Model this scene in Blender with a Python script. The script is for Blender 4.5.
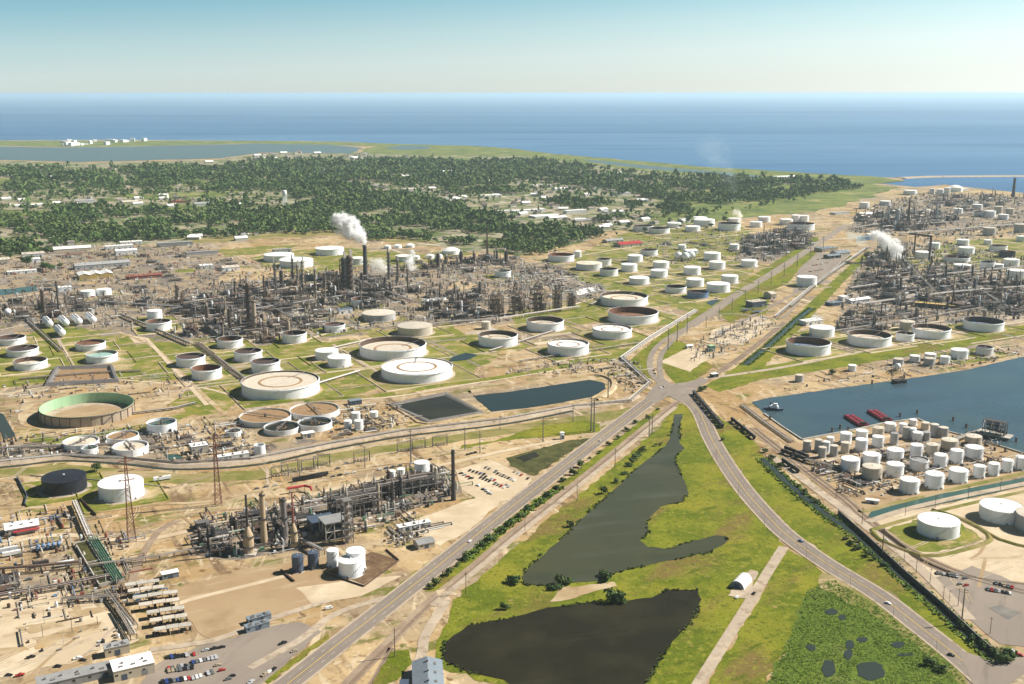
import bpy, math, random
import numpy as np
from mathutils import Vector, Matrix
random.seed(7)
rnd = random.random
U = random.uniform
for o in list(bpy.data.objects): bpy.data.objects.remove(o)
S = bpy.context.scene
COL = S.collection
R = math.radians
# ------------------------------------------------------------------ camera, sky, sun, exposure
CAM_H, FPX = 350.0, 1080.0
PITCH = math.atan(249/FPX)
cp, sp = math.cos(PITCH), math.sin(PITCH)
cam = bpy.data.cameras.new('camera'); camo = bpy.data.objects.new('camera', cam); COL.objects.link(camo)
camo.location = (0, 0, CAM_H); camo.rotation_euler = (math.pi/2-PITCH, 0, 0)
cam.sensor_width = 36; cam.lens = 36*FPX/1024; cam.clip_start = 1; cam.clip_end = 400000
S.camera = camo
S.render.resolution_x, S.render.resolution_y = 1024, 684
SUN_EL, SUN_AZ = R(41), R(74)          # azimuth clockwise from +Y: sun on the right, a little beyond the scene
w = bpy.data.worlds.new('World'); S.world = w; w.use_nodes = True
wn, wl = w.node_tree.nodes, w.node_tree.links
sky = wn.new('ShaderNodeTexSky'); sky.sky_type = 'NISHITA'; sky.sun_disc = False
sky.sun_elevation, sky.sun_rotation = SUN_EL, SUN_AZ
sky.altitude = 300; sky.air_density = 1.0; sky.dust_density = 2.0; sky.ozone_density = 1.5
tc = wn.new('ShaderNodeTexCoord'); sx = wn.new('ShaderNodeSeparateXYZ'); cx = wn.new('ShaderNodeCombineXYZ')
def wm(op, a, b):
    n = wn.new('ShaderNodeMath'); n.operation = op
    for i, q in enumerate((a, b)):
        if isinstance(q, (int, float)): n.inputs[i].default_value = q
        else: wl.new(q, n.inputs[i])
    return n.outputs[0]
wl.new(tc.outputs['Generated'], sx.inputs[0])
zz = sx.outputs['Z']
wl.new(sx.outputs['X'], cx.inputs['X']); wl.new(sx.outputs['Y'], cx.inputs['Y'])
wl.new(wm('ADD', wm('MULTIPLY', zz, 1.3), 0.07), cx.inputs['Z']); wl.new(cx.outputs[0], sky.inputs['Vector'])
bw = wn.new('ShaderNodeRGBToBW'); wl.new(sky.outputs['Color'], bw.inputs[0])
rp = wn.new('ShaderNodeValToRGB'); rp.color_ramp.interpolation = 'LINEAR'; el = rp.color_ramp.elements     # hazy cream horizon, turquoise, then deep blue overhead, darkened to deepen the shadows
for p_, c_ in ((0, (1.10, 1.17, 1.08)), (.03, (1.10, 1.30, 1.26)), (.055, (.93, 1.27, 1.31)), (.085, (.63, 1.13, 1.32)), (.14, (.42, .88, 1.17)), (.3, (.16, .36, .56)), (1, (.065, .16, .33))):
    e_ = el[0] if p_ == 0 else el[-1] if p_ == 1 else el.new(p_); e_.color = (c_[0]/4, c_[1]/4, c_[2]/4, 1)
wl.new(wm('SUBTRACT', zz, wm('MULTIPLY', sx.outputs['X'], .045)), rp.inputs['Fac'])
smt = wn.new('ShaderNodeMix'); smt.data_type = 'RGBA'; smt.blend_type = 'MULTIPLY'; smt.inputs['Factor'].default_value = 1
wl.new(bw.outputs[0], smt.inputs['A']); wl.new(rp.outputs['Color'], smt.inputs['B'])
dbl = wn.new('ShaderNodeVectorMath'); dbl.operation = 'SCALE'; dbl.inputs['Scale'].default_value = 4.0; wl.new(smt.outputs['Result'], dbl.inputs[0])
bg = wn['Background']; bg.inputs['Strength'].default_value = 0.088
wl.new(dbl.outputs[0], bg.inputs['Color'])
sl = bpy.data.lights.new('sun', 'SUN'); sl.energy = 5.0; sl.angle = R(0.53); sl.color = (1, .93, .82)
so = bpy.data.objects.new('sun', sl); COL.objects.link(so)
sd = Vector((math.sin(SUN_AZ)*math.cos(SUN_EL), math.cos(SUN_AZ)*math.cos(SUN_EL), math.sin(SUN_EL)))
so.rotation_euler = sd.to_track_quat('Z', 'Y').to_euler(); so.location = (0, 0, 500)
S.view_settings.view_transform = 'Standard'; S.view_settings.look = 'None'
S.view_settings.exposure = 0.74; S.view_settings.gamma = 1
S.render.engine = 'CYCLES'; S.cycles.volume_bounces = 6; S.cycles.max_bounces = 12

# ------------------------------------------------------------------ helpers
def G(px, py, z=0.0):
    u = (px-512)/FPX; v = (342-py)/FPX
    dz = -sp+v*cp; t = (CAM_H-z)/-dz
    return (u*t, (cp+v*sp)*t)
def PIX(x, y, z=0):
    dz = z-CAM_H; fw = y*cp-dz*sp; up = y*sp+dz*cp
    return (512+FPX*x/fw, 342-FPX*up/fw)
def PPM(x, y): return FPX/(y*cp+CAM_H*sp)
def GP(l): return [G(*q) for q in l]
AX = R(28)
ca, sa = math.cos(AX), math.sin(AX)
def loc2w(o, a, b, ang=AX): return (o[0]+a*math.cos(ang)-b*math.sin(ang), o[1]+a*math.sin(ang)+b*math.cos(ang))

class MB:
    def __init__(s): s.v, s.f, s.m = [], [], []
    def add(s, vs, fs, m=0):
        b = len(s.v); s.v += vs
        for q in fs: s.f.append([b+i for i in q]); s.m.append(m)
        return s
    def box(s, x, y, z, sx, sy, sz, rz=0, m=0, bottom=False):
        c, n = math.cos(rz), math.sin(rz); vs = []
        for dz in (0, sz):
            for dx, dy in ((-1, -1), (1, -1), (1, 1), (-1, 1)):
                a, b = dx*sx/2, dy*sy/2
                vs.append((x+a*c-b*n, y+a*n+b*c, z+dz))
        fs = [(0, 1, 5, 4), (1, 2, 6, 5), (2, 3, 7, 6), (3, 0, 4, 7), (4, 5, 6, 7)]
        if bottom: fs.append((3, 2, 1, 0))
        return s.add(vs, fs, m)
    def cyl(s, p0, p1, r0, r1=None, n=8, m=0, caps=True):
        if r1 is None: r1 = r0
        a, b = Vector(p0), Vector(p1); d = (b-a)
        if d.length < 1e-6: return s
        d.normalize(); q = Vector((0, 0, 1)) if abs(d.z) < .9 else Vector((1, 0, 0))
        e1 = d.cross(q).normalized(); e2 = d.cross(e1)
        vs = []
        for P, r in ((a, r0), (b, r1)):
            for i in range(n):
                t = 2*math.pi*i/n; vs.append(tuple(P+(e1*math.cos(t)+e2*math.sin(t))*r))
        fs = [(i, i+n, (i+1) % n+n, (i+1) % n) for i in range(n)]
        if caps: fs += [tuple(range(n)), tuple(range(2*n-1, n-1, -1))]
        return s.add(vs, fs, m)
    def beam(s, p0, p1, w, m=0): return s.cyl(p0, p1, w*.71, n=4, m=m, caps=False)
    def tube(s, pts, r, n=6, m=0):
        for a, b in zip(pts, pts[1:]): s.cyl(a, b, r, n=n, m=m)
        return s
    def lathe(s, prof, n=24, x=0, y=0, m=0, z=0):
        vs = []; fs = []
        for r, h in prof:
            for i in range(n):
                t = 2*math.pi*i/n; vs.append((x+r*math.cos(t), y+r*math.sin(t), z+h))
        for k in range(len(prof)-1):
            for i in range(n):
                j = (i+1) % n
                fs.append((k*n+i, k*n+j, (k+1)*n+j, (k+1)*n+i))
        return s.add(vs, fs, m)
    def disc(s, r, z, n=24, x=0, y=0, m=0): return s.add([(x+r*math.cos(2*math.pi*i/n), y+r*math.sin(2*math.pi*i/n), z) for i in range(n)], [tuple(range(n))], m)
    def ball(s, c, r, n=10, m=0, sx=1, sy=1, sz=1):
        k = max(4, n//2); prof = []
        vs = []; fs = []
        for j in range(k+1):
            ph = -math.pi/2+math.pi*j/k
            for i in range(n):
                t = 2*math.pi*i/n
                vs.append((c[0]+sx*r*math.cos(ph)*math.cos(t), c[1]+sy*r*math.cos(ph)*math.sin(t), c[2]+sz*r*math.sin(ph)))
        for j in range(k):
            for i in range(n):
                i2 = (i+1) % n; fs.append((j*n+i, j*n+i2, (j+1)*n+i2, (j+1)*n+i))
        return s.add(vs, fs, m)
    def sheet(s, poly, z, m=0):
        ar = sum(a[0]*b[1]-b[0]*a[1] for a, b in zip(poly, poly[1:]+poly[:1]))
        if ar < 0: poly = poly[::-1]
        return s.add([(p[0], p[1], z) for p in poly], [tuple(range(len(poly)))], m)
    def strip(s, pts, wd, z, m=0, zf=None):
        L, Rr = offs(pts, wd/2), offs(pts, -wd/2); n = len(pts)
        vs = [(p[0], p[1], z) for p in L]+[(p[0], p[1], z) for p in Rr]
        return s.add(vs, [(i, i+n, i+1+n, i+1) for i in range(n-1)], m)
    def ridge(s, pts, wb, wt, h, z=0, m=0):      # trapezoid bank along a line
        A = [offs(pts, o) for o in (wb/2, wt/2, -wt/2, -wb/2)]; n = len(pts); vs = []
        for k, l in enumerate(A): vs += [(p[0], p[1], z+(h if k in (1, 2) else 0)) for p in l]
        fs = []
        for k in range(3): fs += [(k*n+i, (k+1)*n+i, (k+1)*n+i+1, k*n+i+1) for i in range(n-1)]
        return s.add(vs, fs, m)
    def build(s, name, mats, parent=None, smooth=0, kind=None):
        me = bpy.data.meshes.new(name); me.from_pydata(s.v, [], s.f)
        if not isinstance(mats, (list, tuple)): mats = [mats]
        for q in mats: me.materials.append(q)
        if len(mats) > 1: me.polygons.foreach_set('material_index', s.m)
        if smooth:
            me.polygons.foreach_set('use_smooth', [True]*len(s.f)); me.set_sharp_from_angle(angle=R(smooth))
        me.update()
        return link(name, me, parent, kind)
def link(name, me, parent=None, kind=None):
    o = bpy.data.objects.new(name, me); COL.objects.link(o)
    if parent: o.parent = parent
    if kind: o['kind'] = kind
    return o
def offs(pts, d):
    out = []
    for i, p in enumerate(pts):
        a = pts[max(0, i-1)]; b = pts[min(len(pts)-1, i+1)]
        dx, dy = b[0]-a[0], b[1]-a[1]; l = math.hypot(dx, dy) or 1
        out.append((p[0]-dy/l*d, p[1]+dx/l*d))
    return out
def smooth(pts, step=10):
    out = []; P = [pts[0]]+list(pts)+[pts[-1]]
    for i in range(1, len(P)-2):
        p0, p1, p2, p3 = [np.array(q) for q in P[i-1:i+3]]
        n = max(1, int(np.linalg.norm(p2-p1)/step))
        for k in range(n):
            t = k/n; out.append(tuple(.5*((2*p1)+(-p0+p2)*t+(2*p0-5*p1+4*p2-p3)*t*t+(-p0+3*p1-3*p2+p3)*t**3)))
    return out+[tuple(pts[-1])]
def natural(poly, amp=3, step=8, seed=1):       # uneven outline for fields and shores
    rg = random.Random(seed); out = []
    n = len(poly)
    for i in range(n):
        a, b = poly[i], poly[(i+1) % n]; l = math.hypot(b[0]-a[0], b[1]-a[1]); k = max(1, int(l/step))
        nx, ny = -(b[1]-a[1])/(l or 1), (b[0]-a[0])/(l or 1)
        for j in range(k):
            t = j/k; d = rg.uniform(-amp, amp) if j else 0
            out.append((a[0]+(b[0]-a[0])*t+nx*d, a[1]+(b[1]-a[1])*t+ny*d))
    return out
def inside(p, poly):
    x, y = p; r = False; n = len(poly); j = n-1
    for i in range(n):
        xi, yi = poly[i]; xj, yj = poly[j]
        if (yi > y) != (yj > y) and x < (xj-xi)*(y-yi)/(yj-yi)+xi: r = not r
        j = i
    return r
THINGS = []
def reg(o, desc, cat, group=None, px=None, fixed=False):
    """remember a top-level thing; its label is written at the end (fixed: desc is already unique)"""
    o['category'] = cat
    if group: o['group'] = group
    if px is None: px = PIX(o.location.x, o.location.y, 0)
    THINGS.append((o, desc, px, fixed)); return o
def empty(name, loc, rz=0):
    o = bpy.data.objects.new(name, None); COL.objects.link(o); o.location = (loc[0], loc[1], loc[2] if len(loc) > 2 else 0)
    o.rotation_euler = (0, 0, rz); o.empty_display_size = .5; return o
def clone(proto, loc, rz=0, sc=None):            # a thing, its parts and their sub-parts
    def cp_(o, par):
        c = o.copy(); COL.objects.link(c); c.parent = par
        for k in KIDS.get(o.name, ()): cp_(k, c)
        return c
    r = cp_(proto, None); r.location = (loc[0], loc[1], loc[2] if len(loc) > 2 else 0); r.rotation_euler = (0, 0, rz)
    if sc: r.scale = sc if isinstance(sc, (tuple, list)) else (sc,)*3
    return r
KIDS = {}
def proto(root):                                 # remember the child tree, then hide nothing: the first copy uses the proto itself
    def walk(o):
        ks = [c for c in bpy.data.objects if c.parent == o]
        KIDS[o.name] = ks
        for k in ks: walk(k)
    walk(root); root['_used'] = 0; return root
def use(pr, loc, rz=0, sc=None):
    if pr['_used'] == 0:
        pr['_used'] = 1; r = pr
        r.location = (loc[0], loc[1], loc[2] if len(loc) > 2 else 0); r.rotation_euler = (0, 0, rz)
        if sc: r.scale = sc if isinstance(sc, (tuple, list)) else (sc,)*3
        return r
    r = clone(pr, loc, rz, sc); return r

# ------------------------------------------------------------------ materials
MATS = {}
def mat(name, base, layers=(), rough=.8, spec=.3, metal=0, bump=0, bsize=1, rv=0, world=False, hv=0):
    """base colour + noise layers (colour, size_m, lo, hi[, stretch(x,y,z)[, rot]])"""
    m = bpy.data.materials.new(name); m.use_nodes = True; n, l = m.node_tree.nodes, m.node_tree.links
    b = n['Principled BSDF']; b.inputs['Roughness'].default_value = rough; b.inputs['Metallic'].default_value = metal
    b.inputs['Specular IOR Level'].default_value = spec
    t = n.new('ShaderNodeTexCoord'); co = t.outputs['Object']
    if world: co = n.new('ShaderNodeNewGeometry').outputs['Position']
    cur = None
    for k, L in enumerate(layers):
        c, size, lo, hi = L[:4]
        mpn = n.new('ShaderNodeMapping'); mpn.inputs['Location'].default_value = (13.1*k, 7.7*k, 3.3*k)
        if len(L) > 4: mpn.inputs['Scale'].default_value = L[4]
        if len(L) > 5: 
            r0 = n.new('ShaderNodeVectorRotate'); r0.rotation_type = 'Z_AXIS'; r0.inputs['Angle'].default_value = -L[5]
            l.new(co, r0.inputs['Vector']); l.new(r0.outputs['Vector'], mpn.inputs['Vector'])
        else: l.new(co, mpn.inputs['Vector'])
        no = n.new('ShaderNodeTexNoise'); no.inputs['Scale'].default_value = 1/size; no.inputs['Detail'].default_value = 4 if size > 3 else 2
        no.inputs['Roughness'].default_value = .6
        l.new(mpn.outputs['Vector'], no.inputs['Vector'])
        mr = n.new('ShaderNodeMapRange'); mr.inputs['From Min'].default_value = lo; mr.inputs['From Max'].default_value = hi
        l.new(no.outputs['Fac'], mr.inputs['Value'])
        mx = n.new('ShaderNodeMix'); mx.data_type = 'RGBA'; l.new(mr.outputs['Result'], mx.inputs['Factor'])
        if cur is None: mx.inputs['A'].default_value = (*base, 1)
        else: l.new(cur, mx.inputs['A'])
        mx.inputs['B'].default_value = (*c, 1); cur = mx.outputs['Result']
    if rv or hv:
        oi = n.new('ShaderNodeObjectInfo'); hs = n.new('ShaderNodeHueSaturation')
        mr = n.new('ShaderNodeMapRange'); mr.inputs['To Min'].default_value = 1-rv; mr.inputs['To Max'].default_value = 1+rv
        l.new(oi.outputs['Random'], mr.inputs['Value']); l.new(mr.outputs['Result'], hs.inputs['Value'])
        if hv:
            mh = n.new('ShaderNodeMapRange'); mh.inputs['To Min'].default_value = .5-hv; mh.inputs['To Max'].default_value = .5+hv
            ml = n.new('ShaderNodeMath'); ml.operation = 'FRACT'; mm = n.new('ShaderNodeMath'); mm.operation = 'MULTIPLY'; mm.inputs[1].default_value = 7.31
            l.new(oi.outputs['Random'], mm.inputs[0]); l.new(mm.outputs[0], ml.inputs[0]); l.new(ml.outputs[0], mh.inputs['Value']); l.new(mh.outputs['Result'], hs.inputs['Hue'])
        if cur is None: hs.inputs['Color'].default_value = (*base, 1)
        else: l.new(cur, hs.inputs['Color'])
        cur = hs.outputs['Color']
    if cur is None: b.inputs['Base Color'].default_value = (*base, 1)
    else: l.new(cur, b.inputs['Base Color'])
    if bump:
        no = n.new('ShaderNodeTexNoise'); no.inputs['Scale'].default_value = 1/bsize; no.inputs['Detail'].default_value = 3; l.new(co, no.inputs['Vector'])
        bp = n.new('ShaderNodeBump'); bp.inputs['Strength'].default_value = 1; bp.inputs['Distance'].default_value = bump
        l.new(no.outputs['Fac'], bp.inputs['Height']); l.new(bp.outputs['Normal'], b.inputs['Normal'])
    MATS[name] = m; return m
SAND, PALE, BROWN, DGRN, OLIVE = (.36, .238, .112), (.51, .38, .215), (.165, .10, .05), (.05, .075, .02), (.15, .15, .035)
mat('ground', SAND, [(PALE, 160, .42, .60), ((.20, .125, .065), 80, .53, .66), ((.25, .205, .155), 200, .50, .62), (OLIVE, 48, .565, .64, (1, 2.2, 1), AX), ((.44, .345, .225), 26, .50, .66, (.22, 1.7, 1), AX),
    ((.175, .115, .065), 22, .56, .68, (1.8, .25, 1), AX), ((.54, .43, .29), 20, .58, .68, (.2, 1.9, 1), AX+1.1), ((.52, .42, .285), 16, .60, .70, (1.9, .2, 1), AX), (BROWN, 9, .57, .70), ((.56, .45, .31), 12, .60, .72), ((.12, .085, .055), 3.5, .62, .76), ((.11, .12, .03), 13, .63, .70)], rough=.95, spec=.1, bump=.3, bsize=4)
mat('sandlot', (.335, .235, .135), [((.38, .275, .165), 60, .4, .65), ((.27, .185, .10), 25, .55, .75), ((.30, .23, .14), 5, .68, .8), ((.5, .41, .28), 8, .55, .8, (.2, 1, 1), AX)], rough=.95, spec=.1)
mat('palelot', (.50, .40, .275), [((.60, .50, .36), 30, .45, .65), ((.44, .35, .24), 18, .55, .7), ((.40, .33, .25), 6, .6, .75, (.3, 1, 1), AX)], rough=.95, spec=.1)
mat('dirt', (.37, .27, .155), [((.52, .42, .28), 35, .45, .65), ((.25, .165, .085), 18, .52, .68), ((.42, .27, .11), 50, .55, .7), ((.2, .14, .08), 4, .62, .8)], rough=.95, spec=.1)
mat('yard', (.17, .185, .028), [((.105, .135, .018), 30, .42, .60), ((.22, .205, .035), 40, .50, .64), ((.36, .265, .135), 22, .53, .63, (1, 1.6, 1), AX), ((.44, .335, .195), 60, .57, .66), ((.22, .215, .05), 6, .52, .72), ((.075, .085, .02), 4, .58, .74)], rough=.95, spec=.1)
mat('grass', (.175, .19, .018), [((.105, .135, .011), 45, .42, .58), ((.225, .21, .025), 80, .50, .64), ((.17, .125, .04), 55, .55, .66, (.5, 1.3, 1), R(50)), ((.085, .11, .010), 14, .54, .68, (.6, 1.3, 1), R(30)), ((.23, .225, .035), 5, .53, .70), ((.06, .08, .010), 2.6, .57, .73), ((.27, .20, .08), 8, .66, .75)], rough=.95, spec=.05, bump=.5, bsize=2)
mat('darkdirt', (.13, .08, .045), [((.19, .125, .07), 10, .45, .6), ((.08, .05, .03), 5, .52, .68)], rough=.9, spec=.15)
mat('reed_dark', (.05, .075, .014), [((.03, .045, .01), 5, .42, .6), ((.09, .11, .025), 9, .56, .7)], rough=.85, spec=.1)
mat('plantground', (.25, .20, .15), [((.33, .25, .16), 60, .45, .58), ((.16, .14, .125), 45, .50, .62), ((.40, .32, .22), 25, .56, .66, (.3, 1.5, 1), AX), ((.10, .085, .075), 18, .55, .66, (1.5, .3, 1), AX), ((.46, .37, .26), 9, .60, .70), ((.08, .065, .055), 4, .58, .70), ((.14, .145, .04), 30, .62, .68)], rough=.95, spec=.1)
mat('swampmat', (.085, .085, .028), [((.05, .055, .018), 14, .42, .6), ((.13, .115, .045), 10, .55, .68), ((.03, .035, .015), 4, .58, .7)], rough=.9, spec=.1, bump=.4, bsize=3)
mat('dry_grass', (.24, .205, .075), [((.15, .155, .035), 30, .46, .6), ((.38, .285, .165), 40, .5, .64, (.25, 1.5, 1), .1), ((.12, .12, .03), 5, .58, .8)], rough=.95, spec=.08, bump=.3, bsize=3)
mat('meadow', (.165, .195, .05), [((.10, .135, .04), 120, .45, .6), ((.29, .26, .11), 90, .55, .66), ((.07, .10, .03), 35, .58, .68)], rough=.95, spec=.08)
mat('forest_floor', (.045, .065, .025), [((.09, .105, .035), 70, .5, .65), ((.30, .26, .18), 60, .66, .72)], rough=.95, spec=.05)
mat('townland', (.30, .26, .18), [((.10, .13, .04), 90, .45, .55), ((.45, .40, .32), 50, .55, .68), ((.2, .19, .17), 40, .58, .68), ((.15, .17, .05), 25, .58, .65)], rough=.95, spec=.1)
mat('marsh', (.085, .13, .016), [((.115, .16, .02), 14, .45, .62), ((.05, .08, .015), 5, .54, .68), ((.16, .17, .05), 30, .58, .7), ((.04, .065, .015), 2.5, .58, .7)], rough=.9, spec=.1, bump=.8, bsize=3)
mat('asphalt', (.235, .195, .165), [((.30, .25, .205), 40, .50, .66), ((.27, .225, .185), 30, .45, .65, (.3, 1, 1), R(64.4)), ((.18, .15, .125), 8, .55, .75, (.15, 1, 1), R(64.4))], rough=.9, spec=.2)
mat('wheel_lane', (.19, .16, .138), [((.24, .2, .17), 25, .45, .6, (.2, 1, 1), R(64)), ((.16, .14, .12), 6, .55, .7)], rough=.9, spec=.2)
mat('asphalt_dark', (.15, .14, .13), [((.22, .2, .175), 20, .45, .65), ((.1, .095, .09), 6, .6, .75)], rough=.9, spec=.2)
mat('gravel', (.40, .325, .25), [((.48, .395, .30), 18, .45, .65), ((.30, .235, .17), 6, .52, .7), ((.24, .18, .12), 16, .6, .7)], rough=.95, spec=.1)
mat('ballast', (.27, .2, .145), [((.36, .28, .2), 20, .45, .65), ((.2, .15, .11), 4, .55, .75)], rough=.95, spec=.1)
mat('steel_rail', (.2, .13, .09), rough=.5, metal=.6)
mat('road_white', (.60, .57, .52), [((.28, .24, .2), 6, .42, .6)], rough=.8)
mat('road_yellow', (.55, .38, .08), [((.32, .24, .14), 8, .55, .7)], rough=.8)
mat('concrete', (.45, .42, .37), [((.36, .33, .28), 6, .45, .65), ((.52, .49, .44), 15, .5, .7)], rough=.9, rv=.1)
def water(name, c, rough=.12, spec=.5, bump=.02, bsize=4, layers=(), stretch=(1, 1, 1)):
    m = mat(name, c, layers, rough=rough, spec=spec)
    n, l = m.node_tree.nodes, m.node_tree.links; b = n['Principled BSDF']; b.inputs['IOR'].default_value = 1.33
    g = n.new('ShaderNodeTexCoord'); mpn = n.new('ShaderNodeMapping'); mpn.inputs['Scale'].default_value = stretch; l.new(g.outputs['Object'], mpn.inputs['Vector'])
    no = n.new('ShaderNodeTexNoise'); no.inputs['Scale'].default_value = 1/bsize; no.inputs['Detail'].default_value = 4; l.new(mpn.outputs['Vector'], no.inputs['Vector'])
    bp = n.new('ShaderNodeBump'); bp.inputs['Strength'].default_value = 1; bp.inputs['Distance'].default_value = bump
    l.new(no.outputs['Fac'], bp.inputs['Height']); l.new(bp.outputs['Normal'], b.inputs['Normal']); return m
water('sea', (.055, .15, .30), rough=.45, spec=.1, bump=.6, bsize=30, layers=[((.10, .215, .37), 5000, .46, .60, (.22, 1, 1)), ((.035, .105, .23), 2600, .52, .62, (.16, 1, 1)), ((.09, .19, .33), 900, .54, .66, (.12, 1, 1)), ((.045, .12, .25), 350, .55, .68, (.2, 1, 1))])
water('lagoon_water', (.09, .145, .16), rough=.4, spec=.2, bump=.2, bsize=20)
water('pond_water', (.021, .019, .011), rough=.14, spec=.2, bump=.03, bsize=3, layers=[((.034, .031, .016), 60, .45, .65), ((.045, .042, .026), 30, .56, .72, (.2, 1, 1), R(15))])  # paler stretched streaks paint in the uneven surface reflection
water('lake_water', (.055, .06, .034), rough=.14, spec=.25, bump=.03, bsize=3, layers=[((.065, .066, .035), 60, .45, .65), ((.075, .082, .055), 26, .52, .70, (.2, 1, 1), R(15)), ((.04, .047, .03), 90, .55, .68)])  # pale streak layer paints wind-ruffled sky reflection into the water colour
water('blue_pond', (.02, .034, .034), rough=.14, spec=.25, bump=.03, bsize=3)
water('harbor_water', (.038, .068, .092), rough=.2, spec=.35, bump=.06, bsize=6, layers=[((.055, .09, .10), 140, .45, .62), ((.045, .082, .11), 60, .45, .62, (.3, 1, 1), R(25))])
water('teal_water', (.045, .10, .088), rough=.2, spec=.3, bump=.03, bsize=3)
water('ditch_water', (.035, .048, .04), rough=.2, spec=.25, bump=.03, bsize=3)
# paint, metal and building materials
def dirty(name, c, k=.82, **kw): 
    d = tuple(x*k for x in c)
    return mat(name, c, [(d, 5, .48, .72, (1, 1, .18)), (tuple(x*k*k*b for x, b in zip(c, (1, .9, .78))), 2.2, .62, .82, (1, 1, .08))], **kw)
dirty('white_paint', (.83, .845, .87), .92, rough=.55, rv=.05)
dirty('dull_white', (.67, .675, .68), .86, rough=.6, rv=.07)
dirty('roof_white', (.87, .86, .84), .92, rough=.6, rv=.05)
dirty('tan_paint', (.55, .49, .40), .80, rough=.65, rv=.1)
dirty('grey_paint', (.40, .40, .40), .80, rough=.6, rv=.12)
dirty('navy_paint', (.018, .02, .03), .8, rough=.5)
dirty('slate_paint', (.075, .10, .15), .8, rough=.5)
dirty('green_paint', (.36, .55, .34), .85, rough=.6)
dirty('teal_paint', (.30, .47, .42), .85, rough=.6)
dirty('blue_paint', (.13, .22, .36), .85, rough=.6)
dirty('rust_roof', (.21, .10, .06), .75, rough=.85, rv=.2)
dirty('dark_roof', (.075, .05, .05), .75, rough=.8, rv=.3)
dirty('pale_roof', (.62, .55, .45), .8, rough=.8, rv=.08)
dirty('rust_ring', (.34, .21, .11), .8, rough=.85)
dirty('sludge', (.30, .19, .10), .75, rough=.8)
dirty('steel_dark', (.05, .045, .047), .75, rough=.6, rv=.25)
dirty('steel_grey', (.17, .155, .15), .75, rough=.55, rv=.2)
dirty('steel_brown', (.10, .062, .045), .75, rough=.7, rv=.25)
dirty('pipe_silver', (.40, .355, .31), .8, rough=.5, metal=.2, rv=.1)
dirty('column_tan', (.33, .265, .20), .78, rough=.7, rv=.15)
dirty('refractory', (.42, .32, .21), .8, rough=.85)
dirty('brick_red', (.27, .09, .065), .75, rough=.8)
dirty('red_paint', (.42, .04, .045), .8, rough=.55)
dirty('barge_red', (.24, .022, .04), .65, rough=.6)
dirty('yellow_roof', (.52, .37, .13), .8, rough=.7)
dirty('green_steel', (.10, .22, .14), .8, rough=.6)
dirty('roof_grey', (.31, .31, .31), .8, rough=.7, rv=.2)
dirty('roof_tan', (.56, .50, .42), .85, rough=.8, rv=.12)
dirty('roof_blue', (.20, .24, .28), .85, rough=.6)
dirty('wall_beige', (.48, .42, .33), .85, rough=.8, rv=.1)
dirty('roof_house', (.24, .20, .18), .8, rough=.9, rv=.4, hv=.03)
dirty('wall_house', (.55, .52, .47), .85, rough=.9, rv=.2)
dirty('pylon', (.20, .085, .06), .8, rough=.8)
dirty('wood_pole', (.20, .15, .11), .8, rough=.9)
dirty('bark', (.10, .075, .05), .8, rough=.95)
mat('glass_dark', (.02, .025, .03), rough=.1, spec=.5)
mat('tyre', (.02, .02, .02), rough=.9)
mat('carbon_black', (.02, .02, .022), [((.05, .05, .055), 3, .4, .7)], rough=.8)
for nm, c in (('white', (.72, .72, .72)), ('black', (.015, .015, .018)), ('silver', (.42, .43, .45)), ('grey', (.13, .135, .14)), ('red', (.35, .03, .03)), ('blue', (.03, .06, .2)), ('tan', (.35, .28, .2))):
    m_ = mat('car_'+nm, c, rough=.3, spec=.5)
mat('leaf', (.075, .12, .03), [((.045, .085, .022), 6, .42, .6), ((.12, .15, .045), 14, .55, .7)], rough=.75, spec=.2, rv=.25, hv=.02)
mat('leaf_wood', (.10, .17, .042), [((.055, .105, .032), 20, .42, .56), ((.19, .235, .05), 14, .53, .66), ((.13, .18, .055), 160, .5, .65), ((.08, .14, .05), 45, .55, .68)], rough=.8, spec=.15)
mat('reed', (.13, .20, .02), [((.085, .14, .014), 7, .42, .60), ((.18, .23, .03), 14, .55, .7)], rough=.8, spec=.15)
M = MATS
# ------------------------------------------------------------------ the setting
ZC = [0]
def field(name, px, m, z, amp=3, step=9, seed=1, world=False):
    ZC[0] += 1; z += ZC[0]*.0011
    poly = px if world else GP(px)
    if amp: poly = natural(poly, amp, step, seed)
    return MB().sheet(poly, z).build(name, M[m], kind='structure')
coast = [(-900, 139.6), (-300, 140), (0, 140.5), (120, 140), (250, 140.6), (340, 141.5), (400, 144.5), (470, 146), (510, 148.5), (545, 153), (580, 156.5), (640, 161.5), (700, 167),
         (770, 171), (830, 174.5), (900, 177.8), (905, 180.5), (870, 182.5), (915, 187), (945, 184.5), (985, 189), (1024, 193), (1100, 197)]
cw = natural(GP(coast), 25, 90, 3)[:-1]
k_ = next(i for i, q in enumerate(cw) if q == G(1100, 197))
land = cw[:k_+1]+[(9000, 3400), (9000, -1500), (-14000, -1500), (-14000, 7800)]
gr = MB().sheet(land, 0).build('ground', M['ground'], kind='structure')
MB().sheet([(-130000, -3000), (130000, -3000), (130000, 190000), (-130000, 190000)], -1.2).build('sea', M['sea'], kind='structure')
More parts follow.
